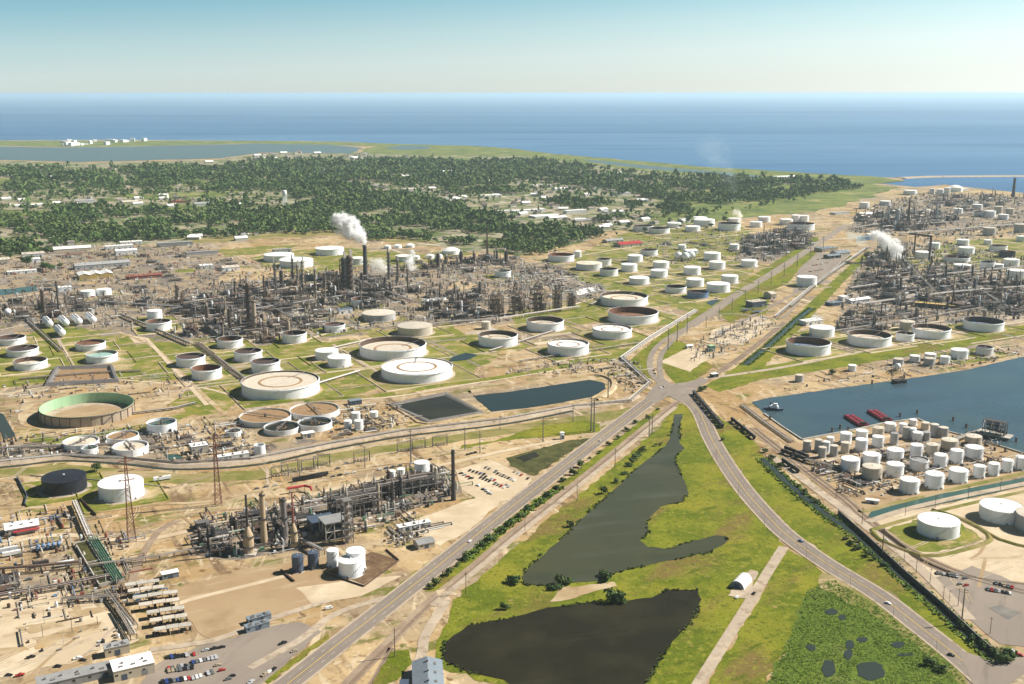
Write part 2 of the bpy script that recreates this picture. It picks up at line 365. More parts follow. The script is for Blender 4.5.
# jetty beyond the right refinery
jt = smooth(GP([(900, 178), (930, 176.6), (980, 176.2), (1024, 176), (1100, 176.5)]), 60)
MB().ridge(jt, 70, 40, 3, -1.2).build('jetty', M['gravel'], kind='structure')
field('beach', [(-900, 139.9), (0, 140.8), (250, 140.8), (340, 141.8), (455, 146), (470, 149), (360, 146), (250, 143.5), (120, 146.5), (60, 147), (0, 145.8), (-900, 144)], 'meadow', .4, 30, 90)
field('lagoon', [(-900, 150), (-300, 146), (0, 146.5), (60, 147.5), (110, 147), (250, 143.8), (330, 144.8), (362, 148), (351, 153.5), (262, 152.5), (218, 158.5), (80, 162), (0, 160), (-900, 158)], 'lagoon_water', .8, 20, 90)
field('lagoon', [(584, 159.4), (650, 166), (728, 172.8), (762, 176), (756, 177.6), (728, 175.6), (650, 169.4), (590, 162)], 'lagoon_water', .8, 12, 60, 5)
field('lagoon', [(385, 148), (400, 145.5), (430, 146), (428, 149), (400, 150)], 'lagoon_water', .8, 12, 60, 6)
# town, woods and meadows
field('townland', [(-900, 158), (0, 161), (80, 163), (218, 160), (262, 153.5), (420, 152), (520, 150.5), (580, 160), (650, 171), (728, 177), (800, 182), (860, 190), (830, 205), (740, 219), (690, 224), (600, 232), (566, 246), (520, 256), (440, 247), (330, 234), (170, 242), (60, 248), (0, 262), (-900, 262)], 'townland', .2, 25, 60)
field('coastal_meadow', [(360, 154), (365, 148), (400, 144.2), (470, 145.7), (510, 148.2), (545, 152.7), (580, 156.2), (640, 161.2), (700, 166.7), (770, 170.7), (830, 174.2), (880, 177), (905, 181), (850, 186), (770, 181), (720, 178.5), (650, 172), (585, 163.5), (520, 156), (440, 156)], 'meadow', .5, 20, 70)
field('meadow', [(690, 192), (740, 187), (800, 184), (870, 184), (900, 188), (880, 193), (860, 201), (815, 212), (745, 218), (690, 224), (640, 226), (660, 212)], 'meadow', .5, 20, 60)
field('meadow', [(185, 239), (330, 229.5), (400, 236), (440, 243), (400, 243), (330, 235), (190, 243)], 'dry_grass', .3, 12, 50)
field('meadow', [(262, 266), (250, 258), (300, 250), (350, 248), (440, 256), (420, 264), (360, 268), (310, 274)], 'yard', .3, 12, 50)
field('meadow', [(215, 250), (262, 246), (300, 245), (262, 254), (225, 256)], 'yard', .3, 12, 50)
for i, q in enumerate([[(48, 171), (110, 168.5), (112, 174), (62, 176)], [(-10, 178), (14, 178), (17, 187), (-10, 188)], [(180, 182), (222, 180), (225, 184), (185, 186)], [(110, 196), (245, 190.5), (240, 195), (150, 200)], [(2, 212), (58, 211), (58, 216), (4, 217)], [(165, 206), (215, 203), (212, 213), (170, 213)], [(427, 158.5), (460, 157.5), (482, 159), (440, 161.5)]]):
    field('meadow', q, 'meadow', .6, 12, 40, 20+i)
field('plant_ground', [(-60, 306), (60, 296), (170, 288), (345, 272), (430, 262), (520, 258), (590, 300), (500, 325), (430, 330), (330, 338), (250, 347), (180, 345), (110, 330), (0, 332), (-60, 334)], 'plantground', .03, 6, 20, 81)
field('plant_ground', [(836, 334), (846, 284), (876, 248), (900, 238), (960, 262), (1060, 284), (1060, 322), (940, 330)], 'plantground', .03, 6, 20, 82)
field('plant_ground', [(738, 262), (742, 238), (800, 228), (818, 240), (775, 264)], 'plantground', .03, 6, 20, 83)
field('plant_ground', [(845, 232), (870, 206), (930, 194), (1040, 198), (1040, 226), (930, 234)], 'plantground', .03, 6, 20, 84)
field('plant_ground', [(0, 300), (0, 262), (60, 246), (200, 247), (240, 264), (200, 292)], 'plantground', .02, 6, 20, 85)
field('plant_ground', [(0, 445), (100, 434), (180, 430), (262, 446), (300, 438), (330, 440), (256, 458), (180, 462), (128, 457), (60, 454), (0, 460)], 'plantground', .02, 4, 12, 86)
field('plant_ground', [(186, 556), (196, 526), (300, 500), (450, 466), (462, 492), (440, 500), (360, 528), (310, 548), (240, 560)], 'plantground', .02, 3, 12, 87)
field('plant_ground', [(470, 290), (510, 262), (560, 262), (620, 294), (585, 302), (540, 296)], 'plantground', .025, 6, 20, 88)
field('farm_ground', [(560, 262), (640, 226), (740, 226), (770, 250), (735, 292), (690, 310), (620, 292)], 'yard', .02, 8, 25, 89)
field('farm_ground', [(0, 336), (120, 330), (190, 344), (330, 342), (480, 334), (500, 350), (470, 378), (300, 398), (200, 392), (120, 378), (0, 388)], 'yard', .018, 8, 25, 92)
field('farm_ground', [(890, 256), (960, 240), (1060, 238), (1060, 280), (960, 276)], 'yard', .02, 8, 25, 93)
# grassland round the lakes, roadsides and tank yards
LAKE1 = [(674, 415), (683, 414), (679.5, 428), (680, 443.5), (685, 448.5), (675, 456), (677.5, 466.5), (685, 481.5), (689, 494), (682.5, 502), (660, 507), (646, 522), (649.5, 532), (639.5, 540.5), (647, 547), (667, 549.5), (688, 543), (716, 535.5), (727, 537), (726, 543), (708, 553), (682.5, 558), (632, 568.5), (606.5, 576), (599, 581), (570, 583), (548, 586), (523, 585), (521.5, 577.5), (535, 562), (561, 540), (578.5, 522), (606.5, 497), (619, 485.5), (637, 468), (666, 446), (669.5, 440), (672, 428)]
LAKE2 = [(442, 651), (453, 636), (468, 625.6), (509, 619), (548, 608), (575, 605), (594, 601.5), (601, 606), (627, 601.5), (652, 598), (667, 590), (698, 590), (701.6, 600), (698, 613), (685, 628), (670, 646), (655, 669), (644, 688), (640, 705), (560, 712), (520, 692), (504, 680), (471, 673), (446, 662)]
field('lakeside_grass', [(678, 402), (692, 408), (704, 432), (716, 458), (736, 490), (772, 528), (784, 545), (760, 592), (725, 645), (700, 684), (670, 740), (520, 740), (515, 690), (440, 668), (436, 650), (448, 622), (453, 600), (516, 546.5), (600, 477), (655, 431)], 'grass', .1, 2.5, 8)
field('verge', [(703, 404), (722, 420), (745, 430), (764, 456), (800, 492), (852, 540), (905, 584), (945, 618), (992, 660), (978, 664), (920, 618), (850, 572), (790, 528), (748, 486), (726, 456), (712, 428)], 'grass', .1, 2, 8, 2)
field('verge', [(787, 549), (812, 562), (830, 580), (800, 620), (762, 690), (745, 720), (690, 720), (722, 660), (768, 585)], 'grass', .1, 2, 8, 3)
field('marsh', [(806, 592), (830, 578), (880, 608), (920, 638), (955, 668), (975, 700), (975, 740), (735, 740), (762, 690), (788, 640)], 'marsh', .12, 3, 8, 4)
field('verge', [(822, 572), (834, 576), (884, 608), (926, 640), (962, 672), (980, 700), (968, 700), (940, 662), (880, 620), (820, 588)], 'dry_grass', .16, 2, 8, 5)
field('verge', [(425, 592), (470, 552), (510, 521), (560, 484), (610, 444), (656, 409), (662, 411), (600, 462), (548, 500), (510, 527), (480, 556), (445, 590)], 'grass', .1, 1.5, 8, 6)
field('verge', [(372, 683), (391, 652), (409, 650), (412, 664), (398, 680), (376, 690)], 'grass', .3, 1, 6, 7)
field('verge', [(268, 684), (330, 638), (328, 634), (262, 680)], 'grass', .1, 1, 6, 8)
field('verge', [(383, 596), (466, 534), (469, 537), (392, 600)], 'grass', .1, 1, 6, 9)
field('verge', [(478, 530), (520, 495), (524, 498), (484, 533)], 'grass', .1, 1, 6, 9)
field('verge', [(628, 362), (640, 352), (662, 334), (700, 310), (735, 286), (765, 268), (790, 252), (815, 236), (819, 240), (770, 272), (720, 308), (690, 326), (668, 340), (652, 352), (648, 366), (658, 380), (648, 378)], 'grass', .1, 2, 9, 10)
field('verge', [(664, 352), (676, 340), (686, 344), (700, 358), (714, 366), (706, 374), (692, 382), (676, 384), (665, 372), (660, 360)], 'grass', .1, 1.5, 9, 11)
field('verge', [(705, 386), (735, 368), (760, 348), (800, 312), (842, 272), (868, 250), (872, 254), (846, 280), (808, 320), (778, 352), (764, 366), (850, 352), (930, 339), (1024, 325), (1100, 312), (1100, 326), (1024, 337), (930, 352), (850, 366), (764, 379), (720, 392)], 'grass', .1, 2, 9, 12)
field('verge', [(716, 310), (760, 284), (790, 266), (812, 250), (818, 254), (800, 268), (788, 284), (772, 290), (762, 292), (770, 300), (766, 314), (728, 322)], 'grass', .1, 2, 9, 13)
field('verge', [(462, 445), (495, 441), (535, 427), (586, 420), (600, 424), (600, 432), (560, 436), (500, 441), (460, 449)], 'grass', .1, 1.5, 8, 14)
field('verge', [(-200, 470), (0, 470), (64, 464), (128, 470), (180, 474), (260, 470), (340, 452), (420, 440), (510, 426), (580, 416), (640, 406), (655, 390), (662, 395), (640, 416), (585, 424), (510, 434), (420, 447), (340, 460), (262, 479), (180, 484), (128, 479), (64, 472), (0, 478), (-200, 480)], 'dry_grass', .08, 1.5, 9, 15)
field('swamp', [(506, 458), (566, 441), (592, 438), (534, 476), (510, 466)], 'swampmat', .14, 2, 6, 16)
field('swamp_pool', [(514, 458), (535, 452), (540, 456), (524, 462)], 'pond_water', .2, 1.5, 5, 16)
for i, q in enumerate([[(20, 430), (60, 437), (150, 424), (196, 408), (200, 413), (150, 431), (62, 445), (20, 440)], [(160, 400), (200, 388), (240, 384), (244, 398), (224, 412), (200, 416)],
        [(330, 380), (372, 372), (380, 388), (340, 398)], [(428, 330), (446, 322), (470, 338), (452, 344)], [(425, 343), (470, 350), (500, 356), (470, 360), (440, 352)],
        [(560, 352), (600, 340), (650, 336), (636, 352), (612, 362), (570, 364)], [(640, 306), (690, 318), (640, 330), (655, 318)], [(508, 312), (600, 300), (612, 318), (560, 330), (520, 330)],
        [(615, 286), (650, 282), (690, 300), (716, 306), (700, 314), (660, 304)], [(575, 268), (620, 290), (612, 294), (566, 274)], [(300, 392), (332, 388), (352, 394), (310, 404)],
        [(930, 250), (1024, 244), (1024, 262), (960, 268), (935, 262)], [(895, 258), (930, 250), (945, 266), (900, 270)], [(0, 352), (60, 342), (128, 342), (140, 360), (70, 374), (0, 384)],
        [(60, 318), (90, 330), (60, 346), (30, 334)], [(396, 262), (436, 258), (440, 268), (400, 270)], [(270, 268), (340, 252), (360, 262), (310, 276)]]):
    field('tank_yard_grass', q, 'yard', .06, 3, 12, 30+i)
field('sand_lot', [(165, 592), (222, 575), (300, 560), (340, 556), (372, 560), (385, 578), (352, 592), (318, 603), (262, 622), (214, 640), (196, 630)], 'sandlot', .1, 2, 10, 40)
field('pale_lot', [(296, 588), (350, 580), (402, 576), (362, 596), (312, 604)], 'palelot', .14, 1.5, 8, 41)
field('pale_lot', [(417, 519), (480, 496), (506, 498), (470, 530), (440, 546), (424, 536)], 'palelot', .1, 1.5, 8, 42)
field('car_park', [(455, 470), (490, 460), (532, 478), (520, 498), (486, 504), (462, 490)], 'palelot', .12, 1, 8, 43)
field('pale_lot', [(-100, 600), (60, 590), (110, 612), (140, 640), (70, 664), (-100, 700)], 'palelot', .1, 3, 10, 44)
for i, q in enumerate([[(15, 628), (60, 620), (66, 626), (30, 634)], [(36, 640), (70, 628), (102, 622), (100, 632), (60, 642), (36, 650)], [(-30, 652), (24, 646), (30, 650), (-30, 662)], [(68, 612), (100, 607), (104, 612), (76, 618)], [(72, 602), (82, 598), (80, 614), (72, 616)]]):
    field('wet_sand', q, 'dirt', .2, 1.2, 4, 45+i)
field('dirt_lot', [(20, 398), (60, 388), (120, 384), (196, 378), (180, 396), (140, 424), (60, 434), (20, 424)], 'dirt', .12, 3, 10, 50)
field('dirt_lot', [(156, 442), (190, 428), (232, 424), (262, 446), (230, 456), (170, 458)], 'dirt', .13, 2, 8, 51)
field('dirt_lot', [(328, 572), (372, 552), (398, 560), (364, 585)], 'darkdirt', .18, .5, 8, 52)
field('dirt_lot', [(660, 362), (692, 346), (712, 358), (700, 364), (690, 372)], 'palelot', .13, 1, 8, 53)
field('dirt_lot', [(445, 288), (462, 280), (478, 285), (462, 291)], 'dirt', .13, 3, 8, 54)
field('harbour_quay', [(740, 404), (764, 410), (800, 444), (918, 420), (1024, 456), (1100, 480), (1100, 470), (1024, 476), (868, 512), (800, 452), (752, 424)], 'sandlot', .07, 1, 10, 55)
field('yard_ground', [(860, 522), (1024, 488), (1100, 474), (1100, 640), (1024, 640), (960, 600), (900, 548)], 'palelot', .07, 2, 10, 56)
field('bund_grass', [(878, 532), (905, 524), (930, 514), (962, 524), (984, 540), (938, 552), (922, 552), (884, 540)], 'yard', .09, 2, 6, 63)
field('paved_yard', [(930, 578), (972, 566), (1060, 600), (1060, 650), (1000, 644), (946, 600)], 'asphalt', .12, 2, 10, 57)
field('paved_patch', [(988, 608), (1000, 605.5), (1021, 613), (1008, 620)], 'asphalt_dark', .17, .5, 10, 58)
field('car_park', [(150, 668), (172, 656), (262, 628), (300, 622), (322, 632), (262, 684), (230, 720), (120, 720)], 'asphalt', .12, 1.5, 10, 59)
field('car_park', [(798, 270), (818, 252), (846, 256), (812, 288), (792, 296)], 'asphalt', .13, 1.5, 10, 60)
field('substation_pad', [(712, 330), (760, 316), (772, 322), (742, 345), (706, 343)], 'palelot', .13, 1, 10, 61)
field('bridge_causeway', [(560, 588), (584, 586), (614, 582), (617, 586), (600, 590), (568, 600), (550, 602)], 'dirt', .2, 1, 5, 62)
# water
for nm, px, m, sd in (('lake', LAKE1, 'lake_water', 1), ('lake', LAKE2, 'pond_water', 2)):
    field(nm, px, m, .3, 1.0, 6, sd)
field('settling_pond', [(473, 396), (510, 392), (589, 380), (604, 383), (606, 389), (592, 397), (560, 403), (510, 411), (492, 412)], 'blue_pond', .3, .6, 8)
field('settling_pond', [(396, 405), (433, 397), (452, 397), (480, 412), (470, 416), (428, 422), (412, 415)], 'pond_water', .3, .4, 8)
field('harbour', [(752, 402), (764, 399), (840, 388), (901, 380), (967, 370), (1018, 358), (1100, 342), (1500, 300), (1500, 520), (1100, 480), (1024, 454), (1004, 447), (982, 441), (948, 432), (929, 424), (917, 419), (882, 424), (855, 430), (802, 440), (782, 427), (764, 414)], 'harbor_water', .3, .8, 9)
field('canal', [(868, 517), (871, 512), (926, 497), (1024, 478), (1150, 454), (1150, 464), (1024, 486.5), (980, 496), (891, 514.5), (873, 518.5)], 'teal_water', .3, .4, 9)
for px in ([(400, 352), (425, 353), (452, 353), (470, 356), (452, 361), (436, 361), (442, 365), (418, 366)],):
    field('basin_pool', [(452, 357), (466, 353), (478, 355), (468, 360), (448, 362)], 'blue_pond', .3, .4, 8)
field('basin_pool', [(-20, 290), (10, 289), (36, 286), (38, 291), (6, 295), (-20, 296)], 'teal_water', .3, .6, 8)
field('basin_pool', [(706, 303), (716, 298), (720, 300), (712, 306)], 'blue_pond', .3, .6, 8)
field('basin_pool', [(164, 455), (178, 454.5), (184, 458), (170, 460)], 'teal_water', .3, .3, 8)
field('basin_pool', [(-8, 411), (3, 414), (16, 436), (4, 440)], 'ditch_water', .3, .3, 8)
for i, (x, y, a, b) in enumerate([(870.5, 671, 19, 11), (829, 669, 9, 10), (850, 645, 6, 5), (898, 645, 9, 3.5), (831, 612, 9, 3.5), (842, 618, 5, 3), (811, 648, 6, 3.5), (848, 655, 5, 6), (862, 640, 8, 2.5), (905, 655, 12, 1.6)]):
    field('marsh_pool', [(x+a*.85*math.cos(t)*U(.75, 1.1), y+b*math.sin(t)*U(.75, 1.1)) for t in [k*math.pi/7 for k in range(14)]], 'ditch_water', .3, 1.3, 3, 70+i)
def line(name, px, wd, m, z, step=10, world=False):
    ZC[0] += 1; z += ZC[0]*.0007
    pts = smooth(px if world else GP(px), step)
    return pts, MB().strip(pts, wd, z).build(name, M[m], kind='structure')
line('ditch', [(762, 458), (789, 484), (827, 515), (860.5, 538), (903.6, 577.5), (941.7, 610), (974.6, 641), (997.5, 661)], 7, 'ditch_water', .3)
line('ditch', [(745, 365), (767, 347), (797, 320), (812, 308)], 7, 'ditch_water', .3)
line('ditch', [(-100, 470), (0, 467.5), (63, 461), (127, 464.5), (178, 469.5), (256, 465), (328, 450), (404, 436.5), (506, 424), (573, 411)], 5, 'ditch_water', .2)
line('ditch', [(465, 560), (510, 524), (560, 487)], 2.5, 'ditch_water', .3)
# roads
HW = [(240, 721), (288, 684), (340, 643), (388, 605.5), (450, 556.5), (510, 508.5), (561, 469), (606, 434), (647, 403), (668, 387)]
hwy, ho = line('highway', HW, 17, 'asphalt', .22)
CR = [(664, 390), (680, 396), (698, 410), (711, 438), (726, 464), (746, 492), (770, 519), (789, 537), (827, 564), (878, 595), (916, 624), (954, 654), (984, 680), (1010, 704)]
crv, co_ = line('curved_road', CR, 17, 'asphalt', .24)
field('road_junction', [(645, 398), (654, 386), (664, 379), (672, 384), (690, 382), (702, 377), (708, 381), (696, 390), (692, 402), (680, 402), (668, 396), (656, 404)], 'asphalt', .26, .3, 10)
field('road_junction', [(958, 650), (990, 660), (1024, 657), (1090, 655), (1090, 676), (1024, 674), (1000, 690), (975, 690)], 'asphalt', .26, .3, 10)
UP = [(690, 326), (713, 311), (738, 294), (767, 276.5), (793, 260), (828, 237), (846, 225)]
upr, uo = line('highway', UP, 19, 'asphalt', .22)
sl1, _ = line('slip_road', [(664, 386), (652, 374), (650, 360), (656, 348), (668, 338), (690, 326)], 8, 'asphalt', .23, 8)
sl2, _ = line('slip_road', [(664, 384), (660, 372), (661, 356), (668, 346), (678, 336), (698, 320)], 7, 'asphalt', .24, 8)
sdr, _ = line('side_road', [(695, 690), (720, 650), (745, 610), (768, 572), (784, 547)], 8, 'gravel', .2)
line('side_road', [(672, 390), (700, 380), (740, 374), (790, 366), (880, 348), (1024, 320), (1150, 297)], 8, 'gravel', .2)
line('quay_road', [(868, 522), (905, 510), (960, 497), (1024, 484), (1120, 464)], 7, 'gravel', .35)
line('yard_road', [(770, 455), (820, 492), (862, 523), (905, 556), (934, 582), (970, 620)], 9, 'gravel', .2)
line('lane', [(712, 340), (742, 322), (800, 290), (828, 268), (850, 252)], 6, 'asphalt', .2)
line('lane', [(700, 316), (734, 314), (770, 318), (785, 316), (798, 302)], 6, 'asphalt', .2)
for i, (px, wd, m) in enumerate([
    ([(250, 668), (300, 640), (340, 612), (420, 586), (440, 560), (500, 512)], 6, 'gravel'), ([(150, 650), (215, 640), (262, 622), (330, 600)], 6, 'gravel'),
    ([(0, 545), (60, 535), (140, 540), (230, 520), (330, 490), (420, 470), (500, 452), (560, 440)], 7, 'palelot'), ([(130, 590), (140, 560), (160, 530), (180, 520)], 6, 'ballast'),
    ([(-40, 530), (30, 508), (90, 512), (150, 505), (220, 500), (300, 480), (420, 462)], 5, 'dirt'), ([(160, 610), (190, 600), (250, 585), (290, 575)], 5, 'palelot'),
    ([(0, 395), (100, 380), (200, 388), (260, 400), (380, 398), (470, 384), (560, 370), (620, 362)], 5, 'palelot'), ([(200, 345), (245, 383)], 6, 'gravel'),
    ([(118, 332), (150, 345), (180, 372), (200, 392), (225, 415)], 6, 'dirt'), ([(560, 276), (620, 300), (690, 318)], 9, 'gravel'), ([(330, 350), (420, 330), (480, 322), (560, 308), (620, 290)], 6, 'palelot'),
    ([(436, 616), (446, 600), (440, 590)], 7, 'palelot'), ([(395, 700), (420, 660), (425, 636), (440, 612), (446, 600)], 7, 'gravel'),
    ([(170, 240), (240, 234), (330, 232), (440, 246)], 8, 'palelot'), ([(210, 245), (262, 268)], 7, 'gravel'), ([(230, 250), (250, 258), (262, 252), (240, 246), (230, 250)], 5, 'palelot'), ([(335, 232), (400, 252), (440, 270)], 7, 'gravel'),
    ([(0, 300), (80, 290), (200, 300), (330, 290)], 6, 'palelot'), ([(0, 330), (100, 312), (200, 310)], 6, 'gravel'), ([(290, 345), (340, 330), (400, 316)], 6, 'palelot'),
    ([(470, 268), (540, 262), (640, 246), (760, 232)], 7, 'palelot'), ([(620, 270), (700, 284), (740, 288)], 5, 'palelot'), ([(640, 262), (720, 268), (760, 276)], 5, 'palelot'),
    ([(820, 240), (900, 236), (1024, 232)], 8, 'palelot'), ([(880, 236), (940, 240), (1024, 238)], 6, 'gravel'), ([(850, 300), (930, 288), (1024, 276)], 8, 'gravel'), ([(860, 320), (960, 308), (1024, 300)], 7, 'palelot'),
    ([(900, 230), (960, 218), (1024, 214)], 6, 'palelot'), ([(850, 224), (880, 205), (910, 196)], 8, 'palelot'), ([(800, 460), (880, 440), (960, 424)], 4, 'gravel'), ([(840, 484), (900, 500), (1000, 480)], 5, 'dirt'),
    ([(0, 505), (40, 490), (0, 480)], 5, 'dirt'), ([(440, 210), (520, 202), (600, 206), (680, 214)], 10, 'palelot'), ([(500, 196), (560, 214), (600, 232)], 10, 'gravel'), ([(0, 203), (120, 202), (260, 196)], 14, 'palelot'), ([(110, 172), (140, 196)], 16, 'gravel')]):
    line('track', px, wd, m, .16, 9)
# wheel tracks worn into the sand
rg = random.Random(91)
for i in range(90):
    zx = [((0, 150), (505, 590)), ((10, 230), (470, 545)), ((230, 330), (470, 500)), ((860, 1024), (545, 610)), ((0, 560), (330, 400)), ((560, 760), (240, 300)), ((720, 860), (390, 500)), ((20, 140), (610, 680))][i % 8]
    p = G(rg.uniform(*zx[0]), rg.uniform(*zx[1])); a = rg.choice([AX, AX+1.57, AX+rg.uniform(-.5, .5), R(64)]); L = rg.uniform(30, 90); c = rg.uniform(-12, 12)
    pts = smooth([(p[0]+t*L*math.cos(a)-c*math.sin(t*3)*math.sin(a), p[1]+t*L*math.sin(a)+c*math.sin(t*3)*math.cos(a)) for t in (-.5, -.25, 0, .25, .5)], 6); b = MB(); wd = rg.choice([.7, 1.0, 2.6])
    if wd < 2:
        for k in (-1.2, 1.2): b.strip(offs(pts, k), wd, .2+.0008*i)
    else: b.strip(pts, wd, .2+.0008*i)
    b.build('wheel_track', M[rg.choice(['sandlot', 'dirt', 'dirt', 'ballast', 'gravel'])], kind='structure')
# hardstanding: pale and dark rectangles of the plant grid
rg = random.Random(5)
for i in range(150):
    px = (rg.uniform(-20, 560), rg.uniform(248, 345)) if i < 95 else (rg.uniform(790, 1040), rg.uniform(205, 330))
    o = G(*px); a, b = rg.uniform(8, 45), rg.uniform(5, 26)
    if rg.random() < .5: a, b = b, a
    MB().sheet([loc2w(o, x, y) for x, y in ((-a, -b), (a, -b), (a, b), (-a, b))], .02+.0006*i).build('hardstanding', M[rg.choice(['asphalt', 'asphalt_dark', 'palelot', 'dirt', 'concrete', 'ballast', 'yard', 'yard', 'gravel'])], kind='structure')
# painted lines on the roads
def dashes(road, pts, off, m, z, dash=4, gap=8, wd=.28):
    b = MB(); q = offs(pts, off); acc = 0
    for a, c in zip(q, q[1:]):
        l = math.hypot(c[0]-a[0], c[1]-a[1]); s = 0
        while s < l:
            if (acc+s) % (dash+gap) < dash or gap == 0:
                e = min(l, s+2)
                b.strip([(a[0]+(c[0]-a[0])*s/l, a[1]+(c[1]-a[1])*s/l), (a[0]+(c[0]-a[0])*e/l, a[1]+(c[1]-a[1])*e/l)], wd, z)
            s += 2
        acc += l
    return b.build('lane_line', M[m], road)
for o_, pts, z in ((ho, hwy[:-2], .36), (co_, crv[3:], .38)):
    dashes(o_, pts, 0, 'road_yellow', z, gap=0, wd=.55)
    for k in (-5.7, -1.9, 1.9, 5.7):
        for e in (-.85, .85): MB().strip(offs(pts, k+e), .9, z-.03).build('wheel_lane', M['wheel_lane'], o_)
    for k in (-8.6, 8.6): MB().strip(offs(pts, k), 1.6, z-.04).build('shoulder', M['gravel'], o_)
    for k in (-3.8, 3.8): dashes(o_, pts, k, 'road_white', z)
for k in (-4, 0, 4): dashes(uo, upr, k, 'road_white' if k else 'road_yellow', .36, gap=8 if k else 0, wd=.4)
# railway beside the highway and by the harbour
def railway(px, tracks, bw, bm='ballast', gw=None):
    pts = smooth(GP(px), 10); b = MB().strip(pts, bw, .18).build('railway_bed', M[bm], kind='structure')
    for t in tracks:
        for g in (-.75, .75): MB().ridge(offs(pts, t+g), .22, .16, .18, .182).build('rail', M['steel_rail'], b)
        s = MB(); q = offs(pts, t); 
        for a, c in zip(q, q[1:]):
            l = math.hypot(c[0]-a[0], c[1]-a[1]); an = math.atan2(c[1]-a[1], c[0]-a[0])
            for k in range(int(l/1.6)): s.box(a[0]+(c[0]-a[0])*k*1.6/l, a[1]+(c[1]-a[1])*k*1.6/l, .16, .3, 2.5, .1, an)
        so_ = s.build('sleepers', M['wood_pole'], b); so_['kind'] = 'stuff'
    return pts
rw = railway([(318, 720), (351, 681), (392, 640), (428, 604), (473, 567.5), (510, 536), (548, 506), (594, 469), (632, 438), (662, 414), (682, 398)], (-1.5,), 9)
line('gravel_strip', [(432, 606), (476, 570.5), (513, 539), (551, 508.5), (597, 471.5), (635, 440.5), (664, 416.5), (676, 407)], 5.5, 'gravel', .2)
railway([(340, 720), (372, 684), (392, 648)], (0,), 5)
railway([(700, 384), (722, 370), (748, 352), (785, 322)], (-2, 2), 10)
railway([(752, 428), (800, 466), (845, 500), (866, 519), (905, 548), (950, 570), (1000, 586), (1080, 606)], (-2.5, 2.5), 12)
railway([(880, 530), (930, 566), (990, 580), (1080, 590)], (0,), 6)
# earth banks
def bank(name, px, wb, wt, h, m, world=False, step=10, closed=False):
    pts = smooth(px if world else GP(px), step)
    return MB().ridge(pts, wb, wt, h).build(name, M[m], kind='structure')
bank('earth_bank', [(-100, 466), (0, 463.5), (63, 457), (127, 460.5), (178, 465.5), (254, 461), (326, 446), (402, 432.5), (504, 420.5), (571, 408), (620, 402), (636, 396)], 14, 7, 2.2, 'gravel')
bank('earth_bank', [(240, 404), (320, 400), (380, 396), (440, 386), (500, 378), (570, 366)], 10, 4, 2.4, 'yard')
bank('earth_bank', [(470, 392), (520, 385), (560, 379), (594, 375), (612, 380), (612, 390), (596, 400)], 9, 5, 2, 'dirt')
bank('earth_bank', [(622, 358), (650, 339), (695, 311)], 9, 6, 1.6, 'gravel')
bank('earth_bank', [(388, 404), (412, 418), (428, 424), (486, 414), (560, 406), (604, 398)], 5, 3, 1.2, 'dirt')
bank('earth_bank', [(872, 530), (880, 540), (920, 556), (938, 556), (990, 540), (962, 520), (932, 510)], 6, 1.2, 1.5, 'dry_grass')
bank('earth_bank', [(932, 510), (965, 520), (1000, 540), (1030, 548)], 6, 1.2, 1.5, 'dry_grass')
bank('earth_bank', [(872, 530), (905, 520), (960, 506), (1040, 488)], 6, 1.2, 1.4, 'dry_grass')
bank('earth_bank', [(860, 512), (910, 500), (960, 488), (1040, 470)], 7, 2, 1.6, 'dry_grass')
# ------------------------------------------------------------------ storage tanks
def ztop(x, y, py):
    k = (342-py)/FPX; return CAM_H+(k*y*cp-y*sp)/(cp+k*sp)
WALLC = {'w': ('white_paint', 'white'), 'd': ('dull_white', 'off-white'), 't': ('tan_paint', 'tan'), 'g': ('grey_paint', 'grey'), 'k': ('navy_paint', 'black'), 's': ('slate_paint', 'navy'), 'b': ('blue_paint', 'blue')}
ROOFC = {'k': ('dark_roof', 'dark sunken roof'), 'r': ('rust_roof', 'rusty roof'), 'p': ('pale_roof', 'pale roof'), 'w': ('roof_white', 'white floating roof'), 't': ('teal_paint', 'green-tinted roof'), 'b': ('blue_paint', 'blue roof'), 'g': ('roof_grey', 'grey roof')}
TANKN = [0]; TC = []
def stair(R_, H_, a0, par, m='steel_grey', turn=None):
    b = MB(); turn = turn or min(2.4, H_*1.5/R_); n = max(6, int(H_/.9))
    for i in range(n):
        a = a0+turn*i/n; z = H_*(i+.5)/n
        b.box((R_+.55)*math.cos(a), (R_+.55)*math.sin(a), z, 1.0, max(.5, R_*turn/n*1.05), .18, a)
        if i % 2 == 0: b.box((R_+1.0)*math.cos(a), (R_+1.0)*math.sin(a), z, .12, .12, 1.2, a)
    o_ = b.build('stairway', M[m], par); o_['kind'] = 'stuff'; return o_
